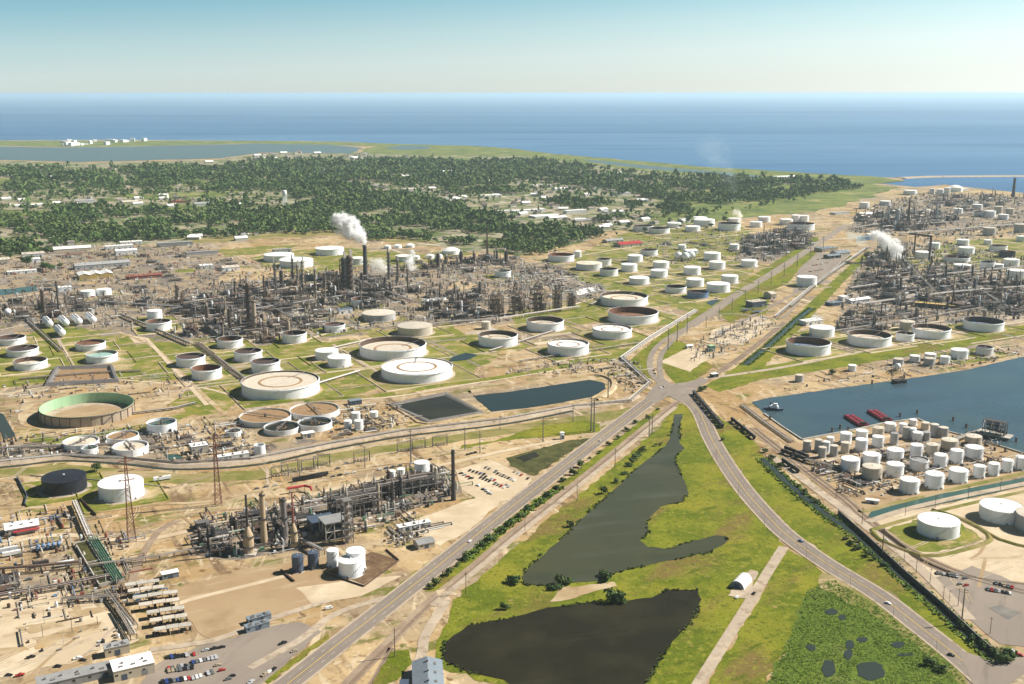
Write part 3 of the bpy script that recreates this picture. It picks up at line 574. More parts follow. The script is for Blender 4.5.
def tank(cx, yb, wpx, hpx, kind='c', wc='w', rc=None, level=None, yard=None, label=None, name='storage_tank'):
    i = TANKN[0]; TANKN[0] += 1
    rg = random.Random(i*17+3)
    th = PITCH+math.atan((yb-342)/FPX); yc = yb-wpx/2*math.sin(th)
    x, y = G(cx, yc); pm = PPM(x, y); r = wpx/2/pm; h = max(5.5, hpx/pm/math.cos(th))
    o = empty(name, (x, y, .25), rg.uniform(0, 6.28) if kind != 'f' else rg.uniform(-.6, .6))
    wm_, wname = WALLC[wc]; n = 56 if wpx > 30 else 36 if wpx > 14 else 24
    MB().lathe([(r+.9, -.25), (r+.9, .25), (r*.96, .25)], n).build('foundation', M['concrete'], o)
    size = 'huge' if r > 33 else 'large' if r > 19 else 'mid-sized' if r > 9.5 else 'small'
    if kind in 'cd':
        MB().lathe([(r, 0), (r, h)], n).build('wall', M[wm_], o, 50)
        rise = r*(.07 if kind == 'c' else .32)
        pr = [(r*1.012, h-.1), (r*1.012, h+.12)]+[(r*q, h+.12+rise*((1-q) if kind == 'c' else (1-q*q))) for q in (.985, .8, .6, .4, .2, .02)]
        rf = MB().lathe(pr, n).build('roof', M[ROOFC[rc][0] if rc else {'w': 'roof_white', 'd': 'roof_white', 't': 'roof_tan', 'g': 'roof_tan'}.get(wc, wm_)], o, 40)
        if wpx > 9:
            MB().lathe([(min(r*.07, .9), 0), (min(r*.07, .9), .8), (.01, 1.0)], 10, z=h+rise-.1).build('roof_vent', M['dull_white'], rf)
            b = MB()
            for k in range(n): b.cyl((r*.985*math.cos(6.283*k/n), r*.985*math.sin(6.283*k/n), h+.1), (r*.985*math.cos(6.283*k/n), r*.985*math.sin(6.283*k/n), h+1.2), .05, n=3, caps=False)
            b.lathe([(r*.985-.05, h+1.15), (r*.985+.05, h+1.25)], n); b.build('handrail', M['steel_grey'], rf)
            stair(r, h, rg.uniform(3.6, 4.6)-o.rotation_euler.z, o, wm_)
            b = MB()
            for k in range(4): a = 6.28*k/4+.4; b.cyl((r*math.cos(a), r*math.sin(a), 1.2), ((r+1)*math.cos(a), (r+1)*math.sin(a), 1.2), .7, n=8)
            b.build('manway', M['steel_grey'], o)['kind'] = 'stuff'
        if wpx > 12:
            b = MB()
            for q in range(1, int(h/2.4)+1): b.lathe([(r+.02, q*2.4-.06), (r+.07, q*2.4), (r+.02, q*2.4+.06)], n)
            if h > 2.5: b.build('weld_seams', M[wm_], o)
        desc = f'{size} {wname} {"domed" if kind == "d" else "fixed-roof"} tank'
    elif kind == 'f':
        MB().lathe([(r, 0), (r, h), (r-.35, h)], n).build('wall', M[wm_], o, 50)
        MB().lathe([(r-.35, h), (r-.35, .2)], n).build('inner_wall', M[('rust_roof' if rg.random() < .4 else 'steel_brown') if (rc or 'k') in 'krb' else 'steel_brown' if rc == 'p' else 'column_tan'], o, 50)  # rust and brown; the brown paints in the shadowed crescent below the rim
        lv = h*(level if level is not None else rg.uniform(.35, .8)); rm, rname = ROOFC[rc or 'k']
        prof = [(r-.36, lv), (r*.90, lv+.25), (r*.89, lv)] if wpx > 20 else [(r-.36, lv)]
        rf = MB().lathe(prof+[(r*.5, lv-.1), (.01, lv)], n).build('floating_roof', M[rm], o)
        if level is not None and wpx > 30:
            MB().lathe([(r*.58, lv+.03), (r*.57, lv+.35), (r*.52, lv+.35), (r*.50, lv+.03)], n).build('pontoon_ring', M['rust_ring'], rf)
            if rc == 'w': MB().lathe([(r*.49, lv+.05), (.01, lv+.3)], n).build('deck_plate', M['roof_white'], rf)
        zg = h-1.0; b = MB().lathe([(r, zg-.1), (r+.9, zg-.1), (r+.9, zg+.05), (r, zg+.05)], n)
        b.lathe([(r+.85, h+.15), (r+.92, h+.25)], n)
        b.build('wind_girder', M[wm_], o)
        if wpx > 12:
            stair(r, h, -1.2+rg.uniform(-.5, .5), o, wm_)
            a = rg.uniform(.5, 2.2); b = MB(); q0 = ((r-.5)*math.cos(a), (r-.5)*math.sin(a), h+.3); q1 = (r*.35*math.cos(a+.2), r*.35*math.sin(a+.2), lv+.6)
            for dd in (-.45, .45): b.beam((q0[0]+dd, q0[1]-dd, q0[2]), (q1[0]+dd, q1[1]-dd, q1[2]), .25)
            b.box(q0[0], q0[1], h, 2.5, 2.5, .3, a); b.build('rolling_ladder', M['steel_grey'], o)
        if wpx > 20:
            b = MB()
            for q in range(1, int((h-1)/2.4)+1): b.lathe([(r+.02, q*2.4-.06), (r+.07, q*2.4), (r+.02, q*2.4+.06)], n)
            b.build('weld_seams', M[wm_], o)
        desc = f'{size} {wname} open-top tank with {rname}'
    else:                                       # open basin: clarifier or thickener
        MB().lathe([(r, 0), (r, h), (r-.6, h), (r-.6, .2)], n).build('wall', M[wm_], o, 50)
        f = MB().disc(r-.61, h*.7, n).build('contents', M[{'s': 'sludge', 'k': 'pond_water', 't': 'teal_water', 'p': 'pale_roof'}[rc or 's']], o)
        if wpx > 12:
            b = MB().box(0, 0, h+.1, 2*r, 1.6, .25)
            for sgn in (-.8, .8): b.beam((-r, sgn, h+1.2), (r, sgn, h+1.2), .12)
            b.cyl((0, 0, .3), (0, 0, h+2), 1.2, n=10); b.build('rake_bridge', M['steel_grey'], o)
            b = MB().lathe([(r*.28, h*.7-.3), (r*.28, h*.7+.4), (r*.25, h*.7+.4), (r*.25, h*.7-.3)], 20); b.build('feed_well', M['rust_ring'], o)
        desc = f'{size} round open basin with {"dark water" if rc == "k" else "brown sludge" if (rc or "s") == "s" else "pale contents" if rc == "p" else "blue-green water"}'
    reg(o, label or desc, 'tank', 'storage tanks', (cx, yc), bool(label))
    if yard is None: yard = wpx >= 13 and kind != 'o'
    if yard:
        TC.append((x, y, r)); e = r+rg.uniform(12, 20); e2 = r+rg.uniform(10, 17); a0 = AX
        q = [loc2w((x, y), sx_*e, sy_*e2, a0) for sx_, sy_ in ((-1, -1), (1, -1), (1, 1), (-1, 1))]
        MB().sheet(natural(q, .8, 8, i), .10+.0012*i).build('tank_yard', M['yard' if rg.random() < .75 else 'dry_grass'], kind='structure')
        MB().ridge(q+[q[0]], 3.2, 1.0, 1.1).build('bund', M[rg.choice(['gravel', 'yard', 'palelot', 'palelot'])], kind='structure')
        MB().lathe([(r+4, .02), (r+.9, .06)], n, x, y, z=.24).build('tank_pad', M['gravel' if rg.random() < .6 else 'sandlot'], kind='structure')
    return o
# (x, y of the wall's foot, width, height of wall) measured in the photograph, kind, wall, roof, roof level
for t in [
 (12, 346, 26, 6, 'f', 'w', 'k'), (23, 358, 29.5, 6.5, 'f', 'w', 'k'), (31, 371, 31, 7, 'f', 'w', 'p'), (91, 351.5, 28, 6, 'f', 'w', 'r'), (102, 364, 30, 7, 'f', 'w', 't'),
 (155, 321, 14.5, 9, 'c', 'w'), (159, 331.7, 24, 8, 'f', 'w', 'k'), (88, 298, 14, 6, 'c', 'w'), (104, 296, 14.5, 5.5, 'c', 'w'),
 (230, 349, 25, 7.5, 'f', 'w', 'r'), (248.5, 362.5, 27, 8.5, 'f', 'w', 'k'), (266, 374, 28, 9.5, 'f', 'w', 'k'), (191, 368, 28, 8.5, 'f', 'w', 'k'), (207, 381, 29, 9.5, 'f', 'w', 'r'), (294.5, 344, 24, 8.5, 'f', 'w', 'k'),
 (334.5, 333, 21, 6.5, 'f', 'w', 'k'), (327, 361, 23, 8, 'c', 'w'), (339.5, 368, 23, 8.5, 'c', 'w'), (361, 307.5, 19, 7, 'f', 'w', 'k'), (379, 322.5, 33, 6.5, 'c', 'g', None, None, True), (415, 336.7, 35, 7.5, 'c', 't'),
 (498, 348, 39, 9, 'f', 'w', 'p', .55), (545, 332.5, 37, 8.5, 'f', 'w', 'p', .5), (568, 356.7, 41, 9, 'f', 'w', 'w', .8), (612, 340, 39, 8, 'f', 'w', 'w', .78), (624, 307.5, 47, 7.5, 'f', 'w', 'p', .62),
 (561, 262.5, 26, 6, 'f', 'w', 'r'), (589, 271, 26, 6, 'c', 'd', 'p'), (604, 266, 14, 6, 'f', 'd', 'k'), (608.6, 276.7, 18, 6.5, 'f', 'w', 'k'), (577.5, 257.5, 8, 5.5, 'd', 'd'), (643, 231.7, 20, 4.7, 'f', 'w', 'k'), (659, 234, 21, 4.7, 'f', 'w', 'k'), (674, 228, 14, 4.3, 'c', 'w'),
 (649, 256, 17, 5, 'f', 'w', 'k'), (635, 262.5, 15, 6, 'c', 'w'), (629, 272, 16, 6.5, 'c', 'w'), (661, 269, 16, 6, 'c', 'w'), (659, 278, 17, 6.5, 'c', 'w'), (639, 285, 20, 5.8, 'c', 'w'), (675.5, 293.7, 21, 5.5, 'f', 'w', 'k'),
 (695, 287.5, 17.5, 7, 'c', 'w'), (718, 293, 23, 7.5, 'c', 'w'), (729.5, 284, 16.7, 7, 'c', 'w'), (692, 275.5, 16.7, 7, 'c', 'w'), (717, 270, 16, 7, 'c', 'w'), (749, 267.5, 16, 6, 'c', 'w'), (712, 261, 16.7, 7, 'c', 'w'),
 (682, 250, 8, 4.5, 'c', 'w'), (704, 226.7, 21, 6, 'c', 'w'), (700, 222, 14, 4, 'c', 'w'), (692.5, 231.7, 15, 4.5, 'c', 'w'), (729, 231, 22, 6.5, 'f', 'w', 'k'), (734, 223, 12, 4, 'c', 'w'), (756, 227.5, 12, 5, 'c', 'w'), (764, 222.5, 12, 5, 'c', 'w'), (786, 225, 13, 5, 'c', 'w'),
 (795.5, 221.7, 8.5, 6, 'c', 'w'), (804, 221.7, 9, 5.5, 'c', 'w'), (800.5, 231, 27, 6, 'f', 'w', 'k'), (734, 250, 10, 5, 'c', 'w'),
 (279, 262.5, 30, 6, 'c', 'w'), (296.5, 268.5, 33, 6.5, 'c', 'w'), (330, 256, 28, 6, 'c', 'w'), (357, 265, 16, 6, 'c', 'd'), (404, 262, 17, 5, 'c', 'd'), (451, 255, 18, 3.5, 'd', 'w'), (503, 278, 16, 6, 'f', 'w', 't'), (486, 329.7, 9, 7, 'c', 't'),
 (416, 260, 8, 3, 'd', 'w'), (430, 259, 9, 3, 'd', 'w'), (439, 258.5, 7, 3, 'd', 'w'), (387.5, 249, 7, 2.5, 'd', 'w'), (397.5, 248.5, 8, 2.5, 'd', 'w'), (410, 248, 9, 2.5, 'd', 'd'),
 (421.7, 476, 15, 11, 'c', 'w'), (391.7, 481, 8, 8.5, 'c', 'w'), (401, 479.5, 8, 9, 'c', 'd'), (333, 568, 12, 15, 'c', 'w'), (298, 573.6, 11.5, 15, 'c', 's'), (313.5, 570, 11, 15, 'c', 's'),
 (821.5, 338, 24.5, 8, 'c', 'w'), (869, 348, 42, 9, 'f', 'w', 'p', .5), (904.6, 342, 17.5, 7, 'f', 'w', 'p'), (907, 331, 14.5, 8, 'c', 't'), (930.7, 339.7, 37, 8, 'f', 'w', 'p', .5), (983, 332.5, 38, 8, 'f', 'w', 'b', .35),
 (799, 382.5, 8, 6.5, 'c', 'g'), (852, 371.7, 8, 5.5, 'c', 'w'), (898, 366, 10, 6, 'c', 'g'), (914.6, 363, 10, 6, 'c', 'd'), (930, 361, 11, 6, 'c', 'd'), (929, 366.5, 10, 7, 'c', 'g'), (944.5, 364.7, 9.5, 7, 'c', 'w'), (959, 359.6, 16.5, 8, 'c', 'w'), (984, 355.7, 16, 7, 'f', 'd', 'k'),
 (934, 249.7, 11, 6, 'c', 'w'), (922.7, 258.9, 15, 6, 'c', 'w'), (898.6, 253, 8, 6, 'c', 'w'), (956.4, 263.6, 25, 5, 'f', 'w', 'k'), (962.6, 246.5, 11.6, 6, 'c', 'w'), (966, 255, 15.6, 6.5, 'c', 'w'), (987.6, 245, 8, 4.5, 'c', 'w'), (998, 251.8, 17, 5, 'f', 'w', 'r'), (987, 271, 14, 8, 'f', 'w', 'k'), (998.5, 271, 9, 6, 'c', 'w'), (1011, 267.5, 15, 7, 'c', 'w'), (1016, 280.7, 18, 9, 'c', 'w'), (962, 272, 16.5, 6, 'c', 'w'), (1020, 233, 12, 8, 'c', 'g'), (989, 236, 12, 7.5, 'c', 'g'), (1021, 241.7, 9, 5, 'c', 'w'),
 (910, 195, 13, 4, 'c', 'w'), (864, 209, 9.5, 6, 'c', 'w'), (885, 205.6, 10.6, 4, 'c', 'd'), (958, 214, 8.5, 5, 'c', 'w'), (977, 210, 10, 5, 'c', 'd'), (979, 217, 10, 5, 'f', 'd', 'k'), (990, 217.6, 10, 6, 'c', 'w'), (1003, 220, 10, 5, 'c', 'w'), (998, 214, 7.6, 7, 'c', 't'), (1009.6, 215, 7.6, 6, 'c', 't'), (932, 194, 5, 5, 'c', 'd'), (940, 194.6, 7, 5, 'c', 'w'), (947, 193, 6, 5, 'c', 'd'), (955, 192, 14, 4, 'd', 'w'), (1018, 298, 16, 6, 'f', 'w', 't')]: tank(*t)
# tanks that stand out
tank(65, 496.7, 42, 12.5, 'c', 'k', None, None, True, 'black round fixed-roof tank standing on a bunded grass yard')
tank(121.7, 503, 43, 13, 'c', 'w', None, None, True, 'white fixed-roof tank standing right beside the black tank')
tank(281, 401.7, 76, 11, 'f', 'w', 'p', .86, True, 'huge white tank with tan roof and round white centre above the clarifiers')
tank(393, 361, 66, 9.5, 'f', 'w', 'p', .5, True, 'huge white open-top tank, rear one of the pair above the ponds')
tank(417, 384, 70.5, 9, 'f', 'w', 'w', .88, True, 'huge white-roofed tank, front one of the pair above the ponds')
tank(633, 325, 49.5, 8.5, 'f', 'w', 'r', .3, True, 'huge white open-top tank with deep dark brown inside near the highway')
tank(697.5, 299, 21, 5.5, 'f', 'b', 'k', None, True, 'blue-walled tank with dark roof at the corner of the highway tank farm')
tank(806.5, 287.5, 19.5, 9, 'c', 'w', None, None, True, 'lone white fixed-roof tank between the highway and the right plant')
tank(808, 356.7, 43, 10, 'f', 'w', 'b', .35, True, 'large white tank with dark blue inside beside the roadside ditch')
tank(1006.6, 258, 15.6, 5.5, 'f', 'k', 'k', None, True, 'dark-walled tank among the white tanks at the right edge')
tank(351, 579, 24, 14, 'c', 'w', None, None, False, 'white tank with seamed wall on the brown bunded patch')
tank(356, 573, 19, 18, 'c', 'w', None, None, False, 'taller white tank half hidden behind the tank on the brown patch')
tank(937.8, 540, 40, 12, 'c', 'w', None, None, False, 'large white tank alone in the grassy bund below the teal canal')
tank(1000, 525.5, 40, 12, 'c', 'w', None, None, False, 'large white tank at the right edge below the teal canal')
tank(1034, 535, 36, 14, 'c', 'g', None, None, False, 'grey tank cut by the right edge of the picture')
# harbour terminal
for t in [(806.7, 452.5, 8, 10, 'c', 'g'), (818, 452, 7.5, 11, 'c', 'g'), (826, 453, 7, 10, 'c', 'w'), (822, 458.7, 8, 10, 'c', 'g'), (833.6, 457, 8, 10, 'c', 'g'), (830, 445, 7.5, 6.5, 'c', 'w'), (845.5, 445, 11.4, 10, 'c', 'w'), (844.8, 454, 8.6, 10, 'c', 't'),
 (861.5, 440, 11.7, 7.5, 'c', 'w'), (861, 452.5, 12, 11, 'c', 'w'), (878, 437.4, 11.4, 8, 'c', 't'), (877.4, 448.4, 11.4, 10, 'c', 'd'), (889.6, 433, 11, 8, 'c', 'w'), (893.8, 445.6, 8, 11, 'c', 'g', 'g'), (902.6, 434, 8, 9, 'c', 'w'), (913, 426.4, 7.5, 5.5, 'c', 'w'), (906, 439.5, 7.5, 11, 'c', 'g'), (912, 439.5, 7, 10, 'c', 'w'), (917, 442, 10, 8, 'c', 'w'), (925.7, 441.5, 8, 8, 'c', 'g', 'g'), (933.8, 436.7, 8, 11, 'c', 'g'), (925, 431, 8, 7, 'c', 't'),
 (949, 452.5, 16, 10, 'c', 't'), (943, 438, 9, 9, 'c', 'g'), (973, 446.6, 15.7, 8, 'c', 't'), (973.7, 461, 17, 11, 'c', 'd'), (931.8, 456.5, 12.5, 10, 'c', 't'), (915.8, 459, 12, 12, 'c', 'w'), (956, 464.4, 12.5, 12, 'c', 'w'), (939.8, 469, 12.7, 12, 'c', 'w'), (918.5, 472, 17.5, 10, 'f', 'd', 'g', .9), (871, 467, 17, 10, 'c', 'w'), (894.8, 461.4, 16.5, 9, 'c', 'w'), (894.4, 478, 17, 11, 'c', 'w'), (849.8, 473, 18.5, 11, 'c', 'w'), (871.6, 481.8, 19.5, 12, 'c', 't'),
 (908.7, 494.9, 18.7, 12, 'c', 'w'), (933.6, 490, 18, 13, 'c', 'w'), (957.6, 484, 18, 11, 'c', 'w'), (978.6, 479, 11.5, 11, 'c', 'w'), (993, 476.5, 10.7, 11, 'c', 'w'), (1006.4, 473, 11, 11, 'c', 'w'), (1020, 471, 11, 12, 'c', 'w'), (1034, 468, 11, 12, 'c', 'w')]:
    tank(*t, **{'yard': False, 'name': 'terminal_tank'})
# wastewater plant
for t in [(265.5, 428, 51, 5, 'o', 'd', 's'), (314.7, 421, 49, 5, 'o', 'd', 's'), (281.7, 436.5, 35, 4, 'o', 'd', 'k'), (315, 432.7, 34, 6, 'o', 'w', 'k'), (233.5, 438, 16, 3.5, 'o', 'w', 'k'), (162, 434.7, 29, 8.5, 'o', 'w', 't'),
          (81.5, 452, 34, 6, 'o', 'w', 'p'), (90, 456, 16, 6, 'o', 'w', 't'), (123, 445, 31, 4, 'o', 'w', 's'), (131, 458, 34, 7, 'o', 'w', 'p'), (260, 456.7, 11, 10, 'o', 'w', 't'),
          (348, 430, 8, 8, 'c', 'd'), (356, 424, 9, 10, 'c', 'd'), (359, 431, 9, 9, 'c', 'w'), (374, 419, 8, 6, 'c', 'd')]: tank(*t, **{'name': 'clarifier' if t[4] == 'o' else 'silo', 'yard': False})
# the open green ring (new tank without a roof)
th = PITCH+math.atan((428-342)/FPX); x, y = G(88, 428-44.5*math.sin(th)); r = 44.5/PPM(x, y); h = 10/PPM(x, y)/math.cos(th)
o = empty('open_tank_shell', (x, y, .1))
MB().lathe([(r, 0), (r, h)], 64).build('outer_wall', M['column_tan'], o, 50)
MB().lathe([(r, h), (r-.4, h), (r-.4, .1)], 64).build('inner_wall', M['green_paint'], o, 50)
MB().disc(r*.72, .25, 48).build('sand_floor', M['sandlot'], o)
MB().lathe([(r-.42, .1), (r*.95, .3), (r*.74, .35), (r*.72, .2)], 64).build('concrete_rim', M['gravel'], o)
MB().lathe([(r+.02, h-1.2), (r+1, h-1.2), (r+1, h-1)], 64).build('wind_girder', M['steel_brown'], o)
b = MB()
for k in range(28): a = 6.283*k/28; b.box((r+.4)*math.cos(a), (r+.4)*math.sin(a), 0, .5, .4, h-1.2, a)
b.build('stiffeners', M['steel_brown'], o)['kind'] = 'stuff'
stair(r, h, -.9, o)
reg(o, 'huge roofless tank with bright green inner wall and sand floor', 'tank', None, (88, 410), True)
# spheres and bullets
def sphere_tank(px, yb, wpx, label=None):
    x, y = G(px, yb); r = wpx/2/PPM(x, y); o = empty('sphere_tank', (x, y))
    MB().ball((0, 0, r*1.25), r, 24).build('sphere', M['white_paint'], o, 60)
    for k in range(8):
        a = 6.283*k/8; MB().cyl((r*.93*math.cos(a), r*.93*math.sin(a), 0), (r*.93*math.cos(a), r*.93*math.sin(a), r*1.25), .45, n=6).build('leg', M['steel_grey'], o)
    b = MB().beam((r*1.02, 0, 0), (r*.4, 0, r*2.2), .5); b.lathe([(1.5, r*2.24), (1.5, r*2.24+1)], 8); b.build('stairway', M['steel_grey'], o)
    reg(o, label or 'white sphere tank on legs', 'tank', 'sphere tanks')
for q in ((678, 260.5, 8), (685, 261, 8), (691, 260, 8), (897, 370.5, 7), (8, 316, 7)): sphere_tank(*q)
def bullet(px, py, L, r, rz, m='white_paint'):
    x, y = G(px, py); o = empty('bullet_tank', (x, y), rz)
    b = MB().cyl((-L/2+r*.5, 0, r+2), (L/2-r*.5, 0, r+2), r, n=20, caps=False)
    b.ball((-L/2+r*.5, 0, r+2), r, 16, sx=.5); b.ball((L/2-r*.5, 0, r+2), r, 16, sx=.5); b.build('shell', M[m], o, 50)
    for k in (-.3, .3): MB().box(L*k, 0, 0, 1.2, r*1.5, r+2.0-r*.6).build('saddle', M['concrete'], o)
    MB().box(0, 0, 2*r+2.02, L*.8, 1.4, .3).cyl((0, 0, 2*r+1.8), (0, 0, 2*r+3.6), .6, n=8).build('walkway', M['steel_grey'], o)
    reg(o, 'white horizontal bullet tank', 'tank', 'bullet tanks')
for px, py in ((48, 326), (64, 325), (77, 323.5), (91, 322), (60, 335)): bullet(px, py, 46, 5.2, R(-58))

# access roads of the tank farms, laid on the plant grid between the tanks
for ri, (px, du, dv) in enumerate((([(0, 338), (120, 332), (180, 345), (330, 345), (360, 336), (480, 338), (500, 352), (470, 378), (380, 392), (300, 396), (220, 408), (100, 384), (0, 388)], 118, 92), ([(480, 338), (520, 322), (600, 300), (660, 306), (690, 316), (650, 336), (620, 356), (560, 366), (500, 362)], 120, 90), ([(560, 262), (640, 228), (740, 228), (760, 262), (735, 292), (690, 306), (620, 292)], 110, 95), ([(890, 250), (960, 240), (1040, 238), (1040, 282), (960, 274)], 120, 95), ([(795, 362), (830, 330), (1030, 314), (1030, 340), (850, 352)], 140, 70), ([(250, 262), (340, 248), (450, 252), (420, 264), (310, 276)], 130, 110), ([(800, 462), (920, 424), (1020, 456), (1020, 470), (880, 498), (840, 484)], 60, 40))):
    poly = GP(px); cx_ = sum(q[0] for q in poly)/len(poly); cy_ = sum(q[1] for q in poly)/len(poly); rg = random.Random(ri)
    for ax in (0, 1):
        for i in range(-8, 9):
            run = []; of = i*(dv if ax == 0 else du)+rg.uniform(-9, 9)
            for k in range(-130, 131):
                p = loc2w((cx_, cy_), k*6, of) if ax == 0 else loc2w((cx_, cy_), of, k*6)
                if inside(p, poly) and all((p[0]-a)**2+(p[1]-b)**2 > (r_+6)**2 for a, b, r_ in TC): run.append(p)
                else:
                    if len(run) > 7: MB().strip(run, rg.uniform(3.5, 6), .34+.0007*(i+9)+.013*ax+.002*ri).build('access_road', M[rg.choice(['gravel', 'gravel', 'palelot', 'ballast', 'asphalt'])], kind='structure')
                    run = []
            if len(run) > 7: MB().strip(run, 5, .34+.0007*(i+9)+.013*ax+.002*ri).build('access_road', M['gravel'], kind='structure')
# ------------------------------------------------------------------ process plant
def frame(b, w, d, lev, hl, bw=.45, x0=0, y0=0, nx=None, ny=None, deck=.8, rg=random, z0=0):
    nx = nx or max(2, int(w/7)+1); ny = ny or max(2, int(d/7)+1)
    X = [x0-w/2+w*i/(nx-1) for i in range(nx)]; Y = [y0-d/2+d*j/(ny-1) for j in range(ny)]
    for x in X:
        for y in Y: b.box(x, y, z0, bw, bw, lev*hl)
    for k in range(1, lev+1):
        z = z0+k*hl-.4
        for x in X: b.box(x, y0, z, bw*.8, d, .4)
        for y in Y: b.box(x0, y, z+.02, w, bw*.8, .4)
        if rg.random() < deck: b.box(x0, y0, z+.43, w*.96, d*.96, .12)
    for k in range(lev):
        if rg.random() < .7: b.beam((X[0], Y[0], z0+k*hl), (X[1], Y[0], z0+(k+1)*hl), bw*.6)
        if rg.random() < .7: b.beam((X[-1], Y[0], z0+(k+1)*hl), (X[-1], Y[1], z0+k*hl), bw*.6)
def pipes(b, rg, n, w, d, hmin, hmax):
    for _ in range(n):
        z = rg.uniform(hmin, hmax); r = rg.choice([.18, .25, .35, .5]); x = rg.uniform(-w/2, w/2); y = rg.uniform(-d/2, d/2)
        if rg.random() < .5: p = [(rg.uniform(-w/2, 0), y, z), (rg.uniform(0, w/2), y, z)]
        else: p = [(x, rg.uniform(-d/2, 0), z), (x, rg.uniform(0, d/2), z)]
        if rg.random() < .6: p.append((p[1][0], p[1][1], rg.uniform(0, z)))
        b.tube(p, r, 5)
PM = ['steel_grey', 'steel_brown', 'pipe_silver', 'steel_dark']
def unit_proto(seed):
    rg = random.Random(seed); o = empty('process_unit', (0, 0)); W, D = rg.uniform(30, 44), rg.uniform(20, 30)
    b = MB(); lv = rg.choice([2, 2, 3, 3, 4]); fw, fd = W*rg.uniform(.4, .7), D*rg.uniform(.4, .7); fx, fy = rg.uniform(-.15, .15)*W, rg.uniform(-.15, .15)*D
    frame(b, fw, fd, lv, rg.uniform(4.5, 6), x0=fx, y0=fy, rg=rg); b.build('steel_frame', M[rg.choice(['steel_dark', 'steel_brown', 'steel_grey'])], o)
    b = MB(); frame(b, W, 6, 1, 6.5, .4, 0, -D/2+3, ny=2, deck=0); b.build('pipe_support', M['steel_grey'], o)
    for k in range(5): MB().cyl((-W/2-2, -D/2+1+k*1.0, 6.9+.3*(k % 2)), (W/2+2, -D/2+1+k*1.0, 6.9+.3*(k % 2)), rg.uniform(.2, .42), n=6).build('pipe', M[rg.choice(PM)], o)
    for k in range(rg.randint(2, 4)):
        r = rg.uniform(1.2, 2.2); L = rg.uniform(7, 12); y = rg.uniform(-D/2, D/2); x = rg.uniform(-W/2, W/2); z = rg.choice([2.2, 2.2, 8])
        b = MB().cyl((x-L/2, y, z+r), (x+L/2, y, z+r), r, n=12); b.ball((x-L/2, y, z+r), r, 10, sx=.5); b.ball((x+L/2, y, z+r), r, 10, sx=.5)
        for s_ in (-.3, .3): b.box(x+s_*L, y, 0, .8, r*1.4, z+r*.4)
        b.build('drum', M[rg.choice(['pipe_silver', 'dull_white', 'steel_grey', 'column_tan', 'tan_paint'])], o, 50)
    for k in range(rg.randint(1, 3)):
        r = rg.uniform(1.3, 2.4); hh = rg.uniform(8, 18); x, y = rg.uniform(-W/2, W/2), rg.uniform(-D/4, D/2)
        b = MB().lathe([(r, 0), (r, hh), (r*.7, hh+r*.5), (.02, hh+r*.7)], 12, x, y); b.build('vessel', M[rg.choice(['column_tan', 'steel_grey', 'pipe_silver', 'steel_brown', 'dull_white'])], o, 40)
        b = MB()
        for q in range(2, int(hh/6)+1): b.lathe([(r, q*6-2), (r+1.2, q*6-2), (r+1.2, q*6-1.2), (r+1.1, q*6-1.2)], 8, x, y)
        b.build('platform', M['steel_dark'], o)
    b = MB(); pipes(b, rg, 26, W, D, 1, 9); pipes(b, rg, 10, fw, fd, 5, lv*5+3); b.build('pipework', M[rg.choice(PM)], o)
    b = MB(); pipes(b, rg, 14, W, D, 1, 10); b.build('pipework', M['pipe_silver'], o)
    b = MB()
    for k in range(26): b.box(rg.uniform(-W/2, W/2), rg.uniform(-D/2, D/2), 0, rg.uniform(.8, 3), rg.uniform(.8, 2.4), rg.uniform(.8, 3.2))
    b.build('pump', M[rg.choice(['steel_dark', 'blue_paint', 'steel_brown', 'dull_white'])], o)['kind'] = 'stuff'
    if rg.random() < .6:
        b = MB(); n = 5
        b.box(0, D/2-4, 9, n*5.2, 6, 1.6, bottom=True); frame(b, n*5.2, 6, 1, 9, .4, 0, D/2-4, deck=0)
        for k in range(n): b.lathe([(2.2, 10.6), (2.0, 11.4)], 12, (k-(n-1)/2)*5.2, D/2-4)
        b.build('air_cooler', M[rg.choice(['steel_grey', 'pipe_silver', 'steel_brown'])], o)
    if rg.random() < .4:
        b = MB().box(-W/3, D/3, 0, 7, 6, 9); b.add([(-W/3+s_*3.5, D/3+t_*3, 9) for s_, t_ in ((-1, -1), (1, -1), (1, 1), (-1, 1))]+[(-W/3+s_*1, D/3+t_*1, 13) for s_, t_ in ((-1, -1), (1, -1), (1, 1), (-1, 1))], [(0, 1, 5, 4), (1, 2, 6, 5), (2, 3, 7, 6), (3, 0, 4, 7)])
        b.cyl((-W/3, D/3, 13), (-W/3, D/3, 32), 1.1, .9, 10); b.build('heater', M[rg.choice(['column_tan', 'steel_brown', 'steel_grey'])], o)
    return proto(o)
UNITS = [unit_proto(100+k) for k in range(9)]
def zone(px, sx_, sy_, keep, sc, desc, seed, zs=1.0):
    rg = random.Random(seed); poly = GP(px); cx_ = sum(q[0] for q in poly)/len(poly); cy_ = sum(q[1] for q in poly)/len(poly)
    for i in range(-22, 23):
        for j in range(-22, 23):
            p = loc2w((cx_, cy_), i*sx_+rg.uniform(-3, 3), j*sy_+rg.uniform(-3, 3))
            if not inside(p, poly) or rg.random() > keep: continue
            s_ = rg.uniform(*sc); o = use(rg.choice(UNITS), p, AX+rg.choice([0, 0, math.pi, math.pi/2]), (s_, s_, s_*zs*rg.uniform(.8, 1.15)))
            reg(o, desc, 'process unit', 'process units')
zone([(172, 312), (200, 296), (240, 287), (300, 278), (340, 276), (372, 282), (420, 292), (396, 306), (340, 312), (326, 330), (250, 345), (196, 340)], 44, 34, .74, (.8, 1.1), 'steel-framed unit in the left plant', 1)
